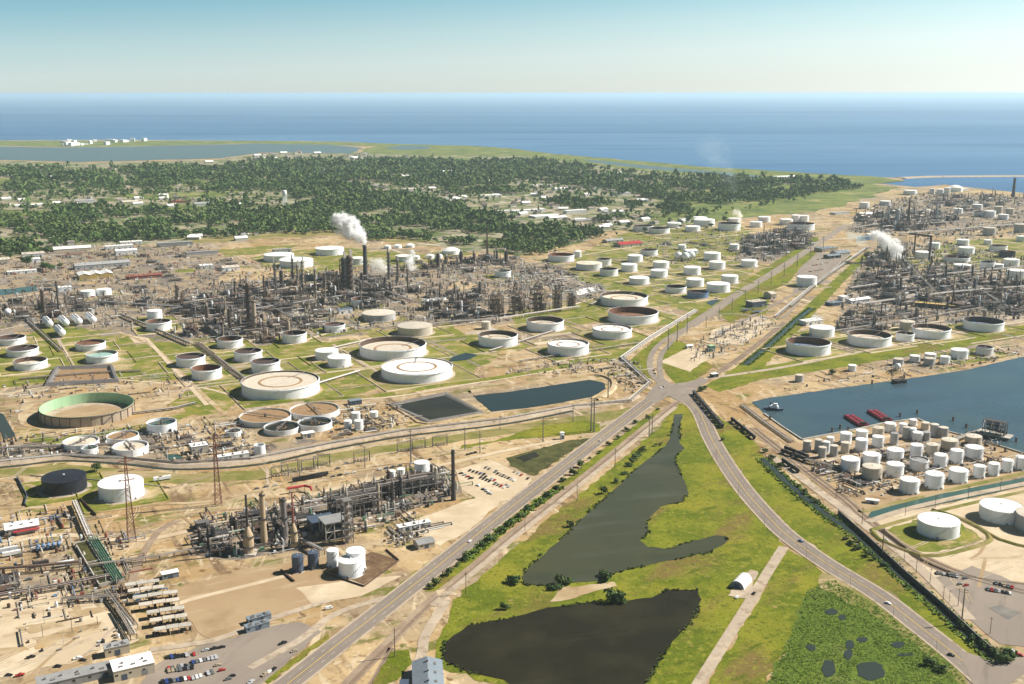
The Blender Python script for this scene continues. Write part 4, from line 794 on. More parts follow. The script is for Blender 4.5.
zone([(-20, 303), (70, 298), (180, 302), (180, 316), (110, 312), (70, 319), (-20, 324)], 46, 36, .75, (.7, 1), 'low pipework unit at the left edge', 2, .8)
zone([(425, 298), (480, 292), (486, 318), (440, 324)], 44, 34, .9, (.8, 1.05), 'process unit beside the tower blocks', 3, .9)
zone([(398, 264), (470, 256), (520, 258), (515, 268), (430, 277), (385, 278)], 52, 36, .7, (.7, 1), 'low pipework unit below the far white domes', 4, .7)
zone([(846, 282), (872, 252), (900, 256), (960, 270), (1030, 286), (1030, 322), (965, 322), (935, 304), (880, 304)], 46, 36, .62, (.8, 1.15), 'steel-framed unit in the right plant', 5)
zone([(826, 330), (850, 316), (900, 310), (950, 320), (900, 331), (860, 332)], 42, 30, .7, (.55, .85), 'low pump unit behind the right tanks', 6, .7)
zone([(744, 244), (775, 233), (806, 236), (806, 247), (778, 257), (748, 254)], 50, 40, .95, (.9, 1.2), 'process unit of the middle plant', 7)
zone([(848, 224), (880, 212), (925, 213), (958, 218), (940, 228), (885, 232)], 60, 50, .8, (.9, 1.3), 'far process unit in the right plant', 8)
zone([(915, 200), (945, 196), (1010, 198), (1024, 204), (960, 212)], 80, 60, .7, (.8, 1.3), 'far process unit near the right shore', 9)
zone([(110, 292), (160, 288), (175, 300), (130, 304)], 50, 40, .5, (.6, .8), 'small pipework unit behind the left plant', 10, .6)
zone([(190, 546), (196, 528), (240, 520), (300, 508), (318, 522), (300, 542), (240, 556)], 33, 25, .62, (.5, .72), 'pipework unit round the brown stacks', 11, .75)
zone([(332, 500), (360, 486), (440, 470), (456, 482), (440, 496), (360, 522), (335, 520)], 36, 24, .7, (.5, .7), 'steel-framed unit of the lower plant', 12, .75)
zone([(-10, 575), (24, 568), (28, 584), (-10, 600)], 26, 20, .9, (.5, .7), 'brown pipework unit at the left edge', 13, .6)
zone([(345, 436), (330, 420), (372, 412), (392, 420), (380, 434)], 30, 22, .7, (.35, .5), 'small pump unit beside the grey lined pond', 14, .6)
zone([(818, 470), (836, 464), (860, 482), (868, 492), (836, 484)], 26, 20, .95, (.5, .65), 'dark pipework unit at the terminal corner', 15, .55)
zone([(150, 440), (200, 436), (240, 446), (200, 456), (150, 450)], 34, 24, .45, (.4, .6), 'small pump unit among the round basins', 16, .6)
zone([(0, 262), (60, 250), (150, 250), (240, 262), (230, 284), (150, 290), (0, 292)], 74, 52, .42, (.55, .85), 'low works unit behind the left plant', 17, .5)
zone([(480, 282), (520, 264), (560, 268), (590, 284), (560, 292)], 66, 46, .6, (.5, .75), 'low works unit above the tower blocks', 18, .5)
zone([(655, 246), (700, 240), (740, 240), (738, 256), (690, 248)], 70, 50, .55, (.5, .75), 'low works unit in the far tank farm', 19, .5)
# towers, stacks and columns
def col_proto(kind):
    o = empty({'column': 'distillation_column', 'stack': 'chimney_stack', 'thin': 'vent_stack', 'furnace': 'furnace_stack'}[kind[:-1]], (0, 0)); k = int(kind[-1])
    rg = random.Random(ord(kind[0])*31+k)
    if kind[:-1] == 'column':
        mm = M[['column_tan', 'steel_brown', 'steel_grey', 'dull_white', 'steel_dark'][k]]
        prof = [(1.25, 0), (1, .05), (1, .55), (.8, .6), (.8, .94), (.6, .98), (.02, 1)] if k % 2 == 0 else [(1, 0), (1, .95), (.7, .985), (.02, 1)]
        MB().lathe(prof, 14).build('shaft', mm, o, 40)
        for q in range(6):
            z = .2+.14*q; b = MB(); n = 10
            b.lathe([(.95, z), (1.75, z), (1.75, z+.006), (.95, z+.006)], n); b.lathe([(1.72, z+.03), (1.78, z+.034)], n); b.build('platform', M['steel_dark'], o)
        MB().cyl((1.35, .3, 0), (1.35, .3, .93), .22, n=6).cyl((1.35, .3, .93), (.2, 0, .985), .22, n=6).build('overhead_pipe', M['pipe_silver'], o)
        b = MB().beam((-1.3, .2, 0), (-1.3, .2, .92), .12).beam((-1.3, -.2, 0), (-1.3, -.2, .92), .12); b.build('ladder', M['steel_grey'], o)
    elif kind[:-1] == 'stack':
        MB().lathe([(1.25, 0), (.9, .45), (.8, 1), (.65, 1), (.65, .9)], 16).build('shaft', M[['column_tan', 'steel_dark', 'refractory', 'steel_grey'][k]], o, 40)
        MB().lathe([(.82, .93), (1.0, .935), (1.0, .955), (.82, .96)], 16).build('top_band', M['steel_dark'], o)
        MB().lathe([(.9, .5), (1.6, .5), (1.6, .512), (.9, .512)], 12).build('platform', M['steel_dark'], o)
        MB().beam((1.15, 0, 0), (.95, 0, .95), .12).build('ladder', M['steel_grey'], o)
    elif kind[:-1] == 'thin':
        MB().cyl((0, 0, 0), (0, 0, 1), .5, .4, 8).build('pipe', M[['steel_brown', 'steel_dark', 'pipe_silver'][k]], o)
        b = MB()
        for a in range(3):
            t = a*2.094; b.beam((2.2*math.cos(t), 2.2*math.sin(t), 0), (.7*math.cos(t), .7*math.sin(t), .96), .22)
        for q in range(12):
            rr = 2.2-1.5*q/12
            for a in range(3):
                t, t2 = a*2.094, a*2.094+2.094; b.beam((rr*math.cos(t), rr*math.sin(t), q/12.5), ((rr-.12)*math.cos(t2), (rr-.12)*math.sin(t2), (q+1)/12.5), .14)
        b.build('lattice', M['steel_brown' if k == 0 else 'steel_dark'], o)
        MB().lathe([(.6, .97), (.75, 1), (.5, 1.01)], 8).build('flare_tip', M['steel_dark'], o)
    else:
        MB().box(0, 0, 0, 4.4, 3.6, .34).build('firebox', M[['refractory', 'steel_grey'][k % 2]], o)
        vs = [(s_*2.2, t_*1.8, .34) for s_, t_ in ((-1, -1), (1, -1), (1, 1), (-1, 1))]+[(s_*.6, t_*.6, .5) for s_, t_ in ((-1, -1), (1, -1), (1, 1), (-1, 1))]
        MB().add(vs, [(0, 1, 5, 4), (1, 2, 6, 5), (2, 3, 7, 6), (3, 0, 4, 7)]).build('hood', M[['column_tan', 'steel_brown'][k % 2]], o)
        MB().cyl((0, 0, .49), (0, 0, 1), .55, .48, 12).build('stack', M[['steel_dark', 'steel_brown'][k % 2]], o, 40)
        MB().lathe([(.5, .75), (1.1, .75), (1.1, .76), (.5, .76)], 10).build('platform', M['steel_dark'], o)
    return proto(o)
CP = {}
def tower(px, yb, yt, wpx, kind, desc, label=False, group='towers and stacks'):
    x, y = G(px, yb); h = max(8, ztop(x, y, yt)); r = wpx/2/PPM(x, y)
    if kind not in CP: CP[kind] = col_proto(kind)
    o = use(CP[kind], (x, y), AX+random.choice([0, 1.57, 3.14]), (r, r, h))
    return reg(o, desc, 'tower', None if label else group, (px, (yb+yt)/2), label)
T_ = tower
T_(365.5, 279, 245, 4.4, 'stack1', 'tall dark chimney with white steam blowing from its top', True)
T_(344, 291, 257, 5, 'column4', 'dark column, left one of the twin towers beside the steaming stack', True)
T_(350, 294, 255, 5.5, 'column1', 'dark column, right one of the twin towers beside the steaming stack', True)
T_(250, 328, 283, 5.6, 'column1', 'brown tall column over the dark middle of the left plant', True)
T_(255, 333, 300, 5.0, 'stack0', 'tan flared-base stack just in front of the brown tall column', True)
T_(58.5, 310, 281, 1.8, 'stack1', 'slim dark stack beside the left pond', True)
T_(44, 316, 289, 3, 'column1', 'rust-brown column left of the slim dark stack', True)
T_(264.5, 545, 492, 6.2, 'stack2', 'thick brown stack, tallest of the lower left unit', True)
T_(285, 538, 498, 6, 'stack3', 'thick grey stack right of the brown stack', True)
T_(453.5, 500, 450, 4.2, 'stack1', 'tall black stack at the right end of the lower unit', True)
T_(209, 552, 526, 1.6, 'thin1', 'thin dark vent mast left of the furnace stacks', True)
T_(487, 259, 229, 1.4, 'thin0', 'tall thin lattice flare against the dark woods', True)
T_(1013, 197, 178, 3, 'stack1', 'dark far stack rising against the sea at the right edge', True)
T_(897, 228, 209, 3.6, 'column3', 'white far column in the right plant', True)
T_(907.5, 225, 199, 1.6, 'thin0', 'dark far mast beside the white far column', True)
for q in [(389, 279, 251), (398, 281, 259), (408, 292, 268), (438, 268, 253), (461, 263, 251), (446, 264, 255), (474, 262, 252), (497, 262, 250), (506, 264, 250), (276, 296, 262), (298, 288, 264), (303, 287, 260), (282, 292, 270), (236, 299, 281), (177, 300, 284), (293, 280, 258), (316, 300, 268), (325, 290, 272), (207, 322, 305), (230, 330, 308), (362, 290, 272)]:
    T_(q[0], q[1], q[2], U(2, 3), 'column'+random.choice('00112'), 'process column in the left plant')
rg = random.Random(77)
for px, n, hh, kinds, d in [([(185, 312), (240, 290), (335, 280), (400, 292), (340, 310), (250, 340)], 46, (5, 14), ['column0', 'column1', 'column2', 'thin2', 'stack0', 'column4', 'furnace0', 'furnace1'], 'process column in the left plant'),
        ([(425, 300), (480, 294), (486, 316), (440, 322)], 12, (7, 14), ['column0', 'column1', 'column4'], 'process column beside the tower blocks'),
        ([(0, 303), (100, 300), (70, 316), (0, 320)], 9, (7, 15), ['column1', 'thin2', 'column0'], 'process column at the left edge plant'),
        ([(855, 284), (880, 256), (960, 272), (1024, 288), (1024, 318), (960, 318), (880, 300)], 56, (6, 17), ['column0', 'column1', 'column2', 'column4', 'thin1', 'stack3', 'furnace0', 'furnace1', 'thin2', 'stack1'], 'process column in the right plant'),
        ([(748, 245), (775, 235), (804, 240), (778, 255)], 18, (8, 16), ['column2', 'column4', 'column0', 'thin2'], 'process column of the middle plant'),
        ([(855, 222), (925, 212), (955, 218), (890, 230)], 16, (5, 14), ['column2', 'column3', 'thin1'], 'far process column in the right plant'),
        ([(920, 200), (1015, 196), (1020, 204), (950, 208)], 14, (3, 9), ['column2', 'column4', 'column0'], 'far process column near the right shore'),
        ([(822, 330), (900, 312), (950, 320), (900, 332)], 10, (8, 16), ['column0', 'thin2', 'column2'], 'slim column behind the right open-top tanks'),
        ([(400, 264), (510, 258), (505, 266), (420, 274)], 10, (6, 12), ['column0', 'thin0', 'column2'], 'process column below the far white domes'),
        ([(196, 545), (240, 525), (300, 515), (300, 540), (240, 552)], 9, (10, 20), ['column0', 'column2', 'column1'], 'process column round the brown stacks'),
        ([(345, 505), (440, 478), (448, 490), (360, 518)], 9, (14, 24), ['column2', 'column4', 'column1'], 'process column of the lower steel-framed plant')]:
    poly = GP(px); k = 0; xs = [q[0] for q in poly]; ys = [q[1] for q in poly]; nm = d
    while k < n:
        p = (rg.uniform(min(xs), max(xs)), rg.uniform(min(ys), max(ys)))
        if not inside(p, poly): continue
        q = PIX(*p); kd = rg.choice(kinds); ww = rg.uniform(2.2, 4.2)*PPM(*p) if not kd.startswith('thin') else rg.uniform(1, 1.6)*PPM(*p)
        if kd.startswith('furnace'): ww *= 1.1
        T_(q[0], q[1], q[1]-rg.uniform(*hh)*(1.2 if kd.startswith('thin') else 1), ww, kd, nm); k += 1
# furnaces of the lower left unit
for px, yb, yt, wb, mt, lb in ((249, 553, 495, 11, 'steel_dark', 'tan cone furnace with slim dark stack left of the brown stack'), (294.5, 548, 493, 7.5, 'brick_red', 'tan cone furnace with slim dark red stack beside the grey stack')):
    x, y = G(px, yb); r = wb/2/PPM(x, y); h = ztop(x, y, yt); o = empty('furnace', (x, y))
    MB().lathe([(r, 0), (r, h*.3), (r*.85, h*.34), (r*.25, h*.46), (.02, h*.47)], 20).build('shell', M['refractory'], o, 40)
    MB().cyl((0, 0, h*.45), (0, 0, h), r*.24, r*.2, 12).build('stack', M[mt], o, 50)
    b = MB()
    for z in (.12, .3): b.lathe([(r, h*z), (r+1.5, h*z), (r+1.5, h*z+.3), (r, h*z+.3)], 16)
    b.build('platform', M['steel_dark'], o); MB().box(0, 0, 0, r*2.8, r*2.8, 1).build('plinth', M['concrete'], o)
    reg(o, lb, 'furnace', None, (px, (yb+yt)/2), True)
# tower blocks (coker structures)
for i, (px, w_, yb, yt) in enumerate(((496, 16, 317, 290), (517, 17, 315, 288), (538, 17, 313, 283), (557, 10, 311, 285), (571, 9, 308, 293))):
    x, y = G(px, yb); pm = PPM(x, y); W = w_/pm*.8; H_ = ztop(x, y, yt); o = empty('tower_block', (x, y), AX); rg = random.Random(i+900); n = 5
    b = MB(); frame(b, W, W*.6, n, H_*.8/n, .6, deck=1, rg=rg, nx=4, ny=3); b.build('steel_frame', M['steel_brown'], o)
    for k in (-1, 1):
        r = W*.15; MB().lathe([(r*.5, H_*.1), (r, H_*.25), (r, H_*.62), (r*.6, H_*.68), (.02, H_*.7)], 14, k*W*.24, 0).build('drum', M['column_tan'], o, 40)
        b = MB(); bx = k*W*.24
        for s_ in (-1, 1):
            for t_ in (-1, 1): b.beam((bx+s_*2, t_*2, H_*.8), (bx+s_*.8, t_*.8, H_), .4)
        for q in range(4): b.box(bx, 0, H_*(.83+.045*q), 3.4-.5*q, .3, .3); b.box(bx, 0, H_*(.83+.045*q)+.32, .3, 3.4-.5*q, .3)
        b.build('derrick', M['steel_dark'], o)
    b = MB(); pipes(b, rg, 24, W, W*.6, 2, H_*.75); b.build('pipework', M['pipe_silver'], o)
    for k in range(7): MB().box(rg.uniform(-.4, .4)*W, rg.uniform(-.2, .2)*W, rg.choice([0, 0, .16, .32, .48])*H_+.3, rg.uniform(.15, .3)*W, rg.uniform(.15, .3)*W, H_*rg.uniform(.1, .2)).build('clad_equipment', M[rg.choice(['steel_brown', 'steel_dark', 'column_tan'])], o)
    b = MB()
    for k in range(n): b.beam((W/2+1, -W*.3, k*H_*.8/n), (W/2+1, W*.3, (k+1)*H_*.8/n), .9)
    b.build('stairway', M['steel_grey'], o)
    reg(o, 'brown steel tower block with derricks, '+['first', 'second', 'third', 'fourth', 'fifth'][i]+' of the row from the left', 'tower block', 'row of tower blocks', (px, 300), True)
# long steel frame and boiler house of the lower unit
for i, (px, yb, L, D, lv, hl, lb) in enumerate(((402, 494, 74, 14, 2, 7, 'long open steel frame left of the tall black stack'), (355, 512, 40, 24, 3, 6, 'wide steel frame packed with pipes above the boiler house'))):
    o = empty('pipe_structure', G(px, yb), AX); rg = random.Random(i+950); b = MB(); frame(b, L, D, lv, hl, .7, deck=.35, rg=rg); b.build('steel_frame', M['steel_grey'], o)
    for k in range(7): MB().cyl((-L/2, -D/2+1.2+k*D/8, lv*hl+.6), (L/2, -D/2+1.2+k*D/8, lv*hl+.6), .4, n=6).build('pipe', M[rg.choice(PM)], o)
    b = MB(); pipes(b, rg, 70, L, D, 1, lv*hl); b.build('pipework', M['steel_brown'], o); b = MB(); pipes(b, rg, 40, L, D, 1, lv*hl); b.build('pipework', M['pipe_silver'], o)
    for k in range(5):
        x = rg.uniform(-L/2, L/2); b = MB().lathe([(1.5, 0), (1.5, lv*hl+rg.uniform(0, 8)), (.02, lv*hl+8.5)], 12, x, rg.uniform(-D/3, D/3)); b.build('vessel', M[rg.choice(['column_tan', 'pipe_silver', 'steel_grey'])], o, 40)
    reg(o, lb, 'steel frame', None, None, True)
o = empty('boiler_house', G(336, 535), AX)
b = MB(); frame(b, 22, 16, 2, 7, .7, deck=1); b.build('steel_frame', M['concrete'], o)
MB().box(0, 0, 14.1, 24, 18, .8).build('roof', M['roof_grey'], o)
b = MB(); rg = random.Random(4); pipes(b, rg, 20, 20, 14, 1, 12); b.box(2, 2, 0, 10, 8, 9); b.build('boiler', M['steel_dark'], o)
MB().box(-6, 18, 0, 20, 16, 9).box(-6, 18, 9, 21, 17, .6).build('annex', M['slate_paint'], o)
reg(o, 'grey flat-roofed boiler house on open columns beside the pipework tower', 'building', None, None, True)
o = empty('pipework_tower', G(348, 542), AX); b = MB(); frame(b, 7, 7, 6, 6, .6, nx=2, ny=2, deck=1); b.build('steel_frame', M['steel_grey'], o)
MB().lathe([(1.8, 0), (1.8, 33), (.02, 35)], 12).build('vessel', M['column_tan'], o, 40)
b = MB(); pipes(b, random.Random(3), 14, 7, 7, 3, 32); b.build('pipework', M['pipe_silver'], o)
reg(o, 'square steel tower in front of the boiler house', 'tower', None, None, True)
# flue gantry of the right plant
x, y = G(913.6, 258); z1 = ztop(x, y, 232.5); o = empty('flue_gantry', (x, y)); x2, y2 = G(929, 262); dx, dy = x2-x, y2-y
for nm, p0, p1, r_ in (('stack', (0, 0, 0), (0, 0, z1), 1.6), ('stack', (dx, dy, 0), (dx, dy, z1+1), 2.4), ('cross_duct', (-12, 0, z1-2), (dx, dy, z1-1), 2.2)):
    MB().cyl(p0, p1, r_, n=10).build(nm, M['brick_red' if 0 else 'steel_brown'], o)
b = MB()
for k in range(5): b.box(dx, dy, 15*k+8, 7, 7, .4)
b.build('platform', M['steel_dark'], o)
reg(o, 'dark pair of stacks joined by a high cross duct in the right plant', 'stack', None, (922, 248), True)
# white-fan air cooler and yellow roof
o = empty('air_cooler_bank', G(435, 308), AX); L = 42
b = MB(); frame(b, L, 16, 1, 10, .6, deck=0); b.build('steel_frame', M['steel_dark'], o); MB().box(0, 0, 10.05, L+1, 17, 3.5, bottom=True).build('plenum', M['wall_beige'], o)
for k in range(4): MB().lathe([(4.4, 13.5), (4.0, 16.5), (3.6, 16.5), (3.6, 14)], 16, -L/2+L*(k+.5)/4, 0).build('fan_stack', M['white_paint'], o)
reg(o, 'bank of four white cooling fans on a steel frame', 'air cooler', None, None, True)
# pipe racks
def rack(px, n=6, w=6, h=6, desc='elevated pipe rack', span=9, two=False, world=False):
    P = GP(px); o = empty('pipe_rack', P[0]); ox, oy = P[0]; rg = random.Random(int(px[0][0]*7+px[0][1]))
    pts = [(q[0]-ox, q[1]-oy) for q in P]; dense = []
    for a, c in zip(pts, pts[1:]):
        l = math.hypot(c[0]-a[0], c[1]-a[1]); k = max(1, int(l/span))
        dense += [(a[0]+(c[0]-a[0])*i/k, a[1]+(c[1]-a[1])*i/k) for i in range(k)]
    dense.append(pts[-1]); L, Rr = offs(dense, w/2), offs(dense, -w/2); b = MB()
    for p, q in zip(L, Rr):
        for e in (p, q): b.box(e[0], e[1], 0, .4, .4, h)
        b.beam((p[0], p[1], h-.2), (q[0], q[1], h-.2), .4)
    for l in (L, Rr):
        for a, c in zip(l, l[1:]): b.beam((*a, h-.7), (*c, h-.7), .3)
    b.build('support_bents', M['steel_grey' if rg.random() < .6 else 'steel_brown'], o)
    for k in range(n):
        q = offs(pts, -w/2+w*(k+.5)/n); r = rg.choice([.2, .28, .36, .45]); MB().tube([(*e, h+r) for e in q], r, 6).build('pipe', M[rg.choice(['pipe_silver', 'pipe_silver', 'steel_grey', 'steel_brown', 'dull_white'])], o)
    m = P[len(P)//2-1]; m2 = P[len(P)//2]
    reg(o, desc, 'pipe rack', 'pipe racks', PIX((m[0]+m2[0])/2, (m[1]+m2[1])/2)); return o
for px, n, w_, h, d in [
 ([(196, 344), (214, 357)], 5, 7, 3, 'low pipe rack crossing the left tank yards'), ([(214, 357), (245, 381)], 5, 7, 3, 'low pipe rack crossing the left tank yards'),
 ([(0, 310), (90, 306), (170, 302)], 6, 6, 6, 'elevated pipe rack in the left plant'), ([(25, 318), (62, 352)], 4, 5, 3, 'low pipe rack crossing the left tank yards'), ([(120, 316), (190, 346)], 4, 5, 4, 'low pipe rack crossing the left tank yards'), ([(100, 305), (260, 316), ], 6, 7, 7, 'elevated pipe rack in the left plant'),
 ([(190, 306), (330, 286)], 7, 8, 8, 'elevated pipe rack in the left plant'), ([(180, 325), (330, 302), (420, 288)], 7, 8, 8, 'elevated pipe rack in the left plant'), ([(240, 292), (300, 326)], 6, 7, 7, 'elevated pipe rack in the left plant'), ([(330, 284), (520, 262)], 6, 7, 6, 'elevated pipe rack in the left plant'), ([(350, 280), (410, 304)], 6, 7, 7, 'elevated pipe rack in the left plant'),
 ([(425, 327), (500, 321), (580, 309)], 5, 6, 5, 'elevated pipe rack in front of the tower blocks'), ([(590, 307), (612, 296)], 5, 6, 5, 'elevated pipe rack right of the tower blocks'),
 ([(320, 352), (372, 340)], 4, 4, 2, 'low pipe run between the white tanks'), ([(20, 380), (90, 374), (140, 372)], 4, 4, 2, 'low pipe run between the white tanks'), ([(360, 372), (300, 390)], 4, 4, 2, 'low pipe run between the white tanks'), ([(490, 352), (560, 330)], 4, 4, 2, 'low pipe run between the white tanks'), ([(520, 362), (600, 350), (640, 344)], 4, 4, 2, 'low pipe run between the white tanks'), ([(85, 420), (172, 410), (196, 404)], 4, 4, 2, 'low pipe run between the white tanks'),
 ([(0, 452), (110, 448), (170, 452)], 5, 5, 4, 'pipe rack beside the round basins'), ([(0, 600), (60, 590), (110, 580)], 5, 4, 4, 'pipe rack in the lower left yard'), ([(108, 595), (135, 630)], 5, 4, 4, 'pipe rack in the lower left yard'), ([(75, 505), (90, 540)], 4, 4, 4, 'pipe rack in the lower left yard'), ([(88, 570), (160, 560), (230, 546)], 4, 4, 4, 'pipe rack in the lower left yard'), ([(62, 604), (118, 600)], 4, 4, 4, 'pipe rack in the lower left yard'), ([(118, 612), (134, 640)], 4, 4, 4, 'pipe rack in the lower left yard'), ([(0, 575), (40, 572), (80, 568)], 5, 5, 5, 'pipe rack in the lower left yard'),
 ([(300, 545), (322, 556)], 5, 5, 5, 'green pipe rack beside the navy tanks'),
 ([(250, 461), (326, 446), (402, 432.5)], 4, 4, 3, 'pipeline on the long canal bank'), ([(402, 432.5), (504, 420.5), (571, 408)], 4, 4, 3, 'pipeline on the long canal bank'), ([(0, 463.5), (63, 457), (127, 460.5)], 4, 4, 3, 'pipeline on the long canal bank'), ([(127, 460.5), (178, 465.5), (250, 461)], 4, 4, 3, 'pipeline on the long canal bank'), ([(571, 408), (630, 402), (650, 384)], 4, 4, 3, 'pipeline on the long canal bank'), ([(650, 384), (622, 359), (650, 339), (696, 311)], 5, 6, 2.5, 'pipeline turning along the highway'),
 ([(640, 376), (622, 358)], 4, 5, 2.5, 'short pipe run at the bend beside the junction'),
 ([(776, 318), (812, 288), (868, 248)], 5, 7, 3, 'pale pipeline beside the right car park'), ([(790, 308), (850, 256)], 5, 5, 4, 'pale pipeline beside the right car park'),
 ([(850, 292), (940, 278), (1024, 270)], 7, 8, 8, 'elevated pipe rack in the right plant'), ([(860, 308), (950, 296), (1024, 290)], 7, 8, 8, 'elevated pipe rack in the right plant'), ([(900, 258), (940, 300)], 7, 8, 8, 'elevated pipe rack in the right plant'), ([(870, 322), (960, 312)], 6, 7, 6, 'elevated pipe rack in the right plant'), ([(960, 280), (1010, 312)], 6, 7, 7, 'elevated pipe rack in the right plant'),
 ([(810, 336), (900, 322), (1024, 302)], 4, 5, 3, 'low pipe run behind the right open-top tanks'), ([(745, 252), (800, 246)], 6, 8, 7, 'elevated pipe rack of the middle plant'), ([(900, 236), (1024, 226)], 6, 8, 7, 'far pipe rack in the right plant'), ([(850, 230), (930, 220), (1010, 210)], 6, 8, 7, 'far pipe rack in the right plant'),
 ([(805, 462), (838, 470), (890, 456), (940, 446), (985, 432)], 6, 6, 3, 'pipe rack running through the terminal tanks'), ([(850, 480), (900, 468), (960, 452)], 4, 4, 2, 'low pipe run between the terminal tanks'), ([(930, 446), (985, 466)], 4, 4, 2, 'low pipe run between the terminal tanks'), ([(985, 432), (1005, 437)], 4, 4, 4, 'pipe trestle out to the harbour crane'),
 ([(742, 406), (764, 423), (792, 443)], 4, 4, 2, 'pipe run along the left harbour quay')]: rack(px, n, w_, h, d)
# uncountable small equipment, valves, spools and boxes in the plants
def clutter(px, n, seed, mats, hmax=5, smax=5):
    rg = random.Random(seed); poly = GP(px); xs = [q[0] for q in poly]; ys = [q[1] for q in poly]; b = MB(); k = 0
    while k < n:
        p = (rg.uniform(min(xs), max(xs)), rg.uniform(min(ys), max(ys)))
        if not inside(p, poly): continue
        k += 1; m = rg.randrange(len(mats)); a = AX+rg.choice([0, 1.5708]); t = rg.random()
        if t < .45: b.box(p[0], p[1], 0, rg.uniform(1, smax), rg.uniform(1, smax*.7), rg.uniform(.6, hmax), a, m)
        elif t < .8:
            L = rg.uniform(5, 28); z = rg.uniform(.4, hmax); q = (p[0]+L*math.cos(a), p[1]+L*math.sin(a)); r = rg.uniform(.2, .6); b.cyl((*p, z), (*q, z), r, n=5, m=m)
            b.box(p[0], p[1], 0, .4, 1.4, z, a, m); b.box(q[0], q[1], 0, .4, 1.4, z, a, m)
        elif t < .92: b.lathe([(1.2, 0), (1.2, rg.uniform(2, hmax*1.6)), (.02, hmax*1.7)], 8, p[0], p[1], m)
        else: b.cyl((*p, 0), (*p, rg.uniform(5, 12)), .2, n=4, m=m)
    b.build('plant_equipment', [M[q] for q in mats], kind='stuff')['label'] = 'small pumps, valves, spools and boxes scattered among the plant'
A_ = ['steel_grey', 'steel_dark', 'pipe_silver', 'steel_brown', 'dull_white', 'tan_paint', 'concrete']
clutter([(0, 298), (170, 288), (345, 268), (520, 258), (585, 300), (500, 324), (420, 330), (330, 335), (250, 346), (120, 330), (0, 328)], 2600, 1, A_, 6)
clutter([(0, 262), (60, 244), (200, 245), (240, 262), (345, 276), (200, 300), (0, 300)], 900, 2, A_+['brick_red'], 4, 8)
clutter([(836, 330), (848, 280), (876, 246), (930, 240), (1040, 262), (1040, 318), (940, 328)], 1900, 3, A_, 6)
clutter([(735, 262), (742, 236), (800, 226), (815, 238), (770, 262)], 600, 4, A_, 6)
clutter([(845, 232), (870, 206), (930, 192), (1030, 196), (1030, 240), (930, 240)], 1500, 5, A_, 6, 9)
clutter([(0, 440), (100, 430), (240, 424), (262, 456), (180, 462), (100, 456), (0, 460)], 500, 6, A_, 3)
clutter([(186, 555), (200, 520), (320, 495), (450, 465), (462, 495), (360, 535), (310, 550), (230, 560)], 560, 7, A_+['green_steel'], 5, 4)
clutter([(-20, 610), (-20, 520), (60, 512), (130, 540), (150, 600), (100, 606), (40, 612)], 300, 8, A_+['blue_paint', 'brick_red'], 3, 4)
clutter([(640, 262), (640, 240), (735, 226), (740, 262), (690, 266)], 420, 9, A_, 3)
clutter([(480, 285), (545, 262), (620, 296), (580, 302), (560, 290)], 700, 10, A_, 3)
clutter([(806, 464), (836, 460), (990, 430), (1020, 470), (870, 500), (850, 500)], 420, 11, A_, 2.5, 3)
clutter([(500, 374), (560, 360), (640, 360), (648, 384), (625, 398), (610, 376)], 240, 12, A_, 2.5, 4)
clutter([(330, 440), (330, 410), (400, 404), (410, 424)], 160, 13, A_, 3, 3)
clutter([(60, 664), (0, 640), (0, 600), (110, 612), (140, 645)], 40, 14, A_, 2, 3)
clutter([(700, 338), (765, 316), (775, 326), (735, 352), (690, 366)], 160, 15, ['steel_grey', 'pipe_silver', 'dull_white'], 5, 2.5)
clutter([(400, 548), (380, 540), (410, 520), (430, 530)], 90, 16, A_, 3, 3)
clutter([(820, 384), (770, 396), (850, 372), (960, 352), (1024, 344), (1024, 356), (900, 380)], 200, 17, A_, 2, 3)
clutter([(0, 232), (60, 232), (60, 250), (0, 262)], 60, 18, ['dull_white', 'roof_tan'], 4, 9)
clutter([(10, 420), (0, 384), (40, 378), (150, 374), (215, 386), (180, 400), (30, 400)], 200, 19, A_, 2, 4)
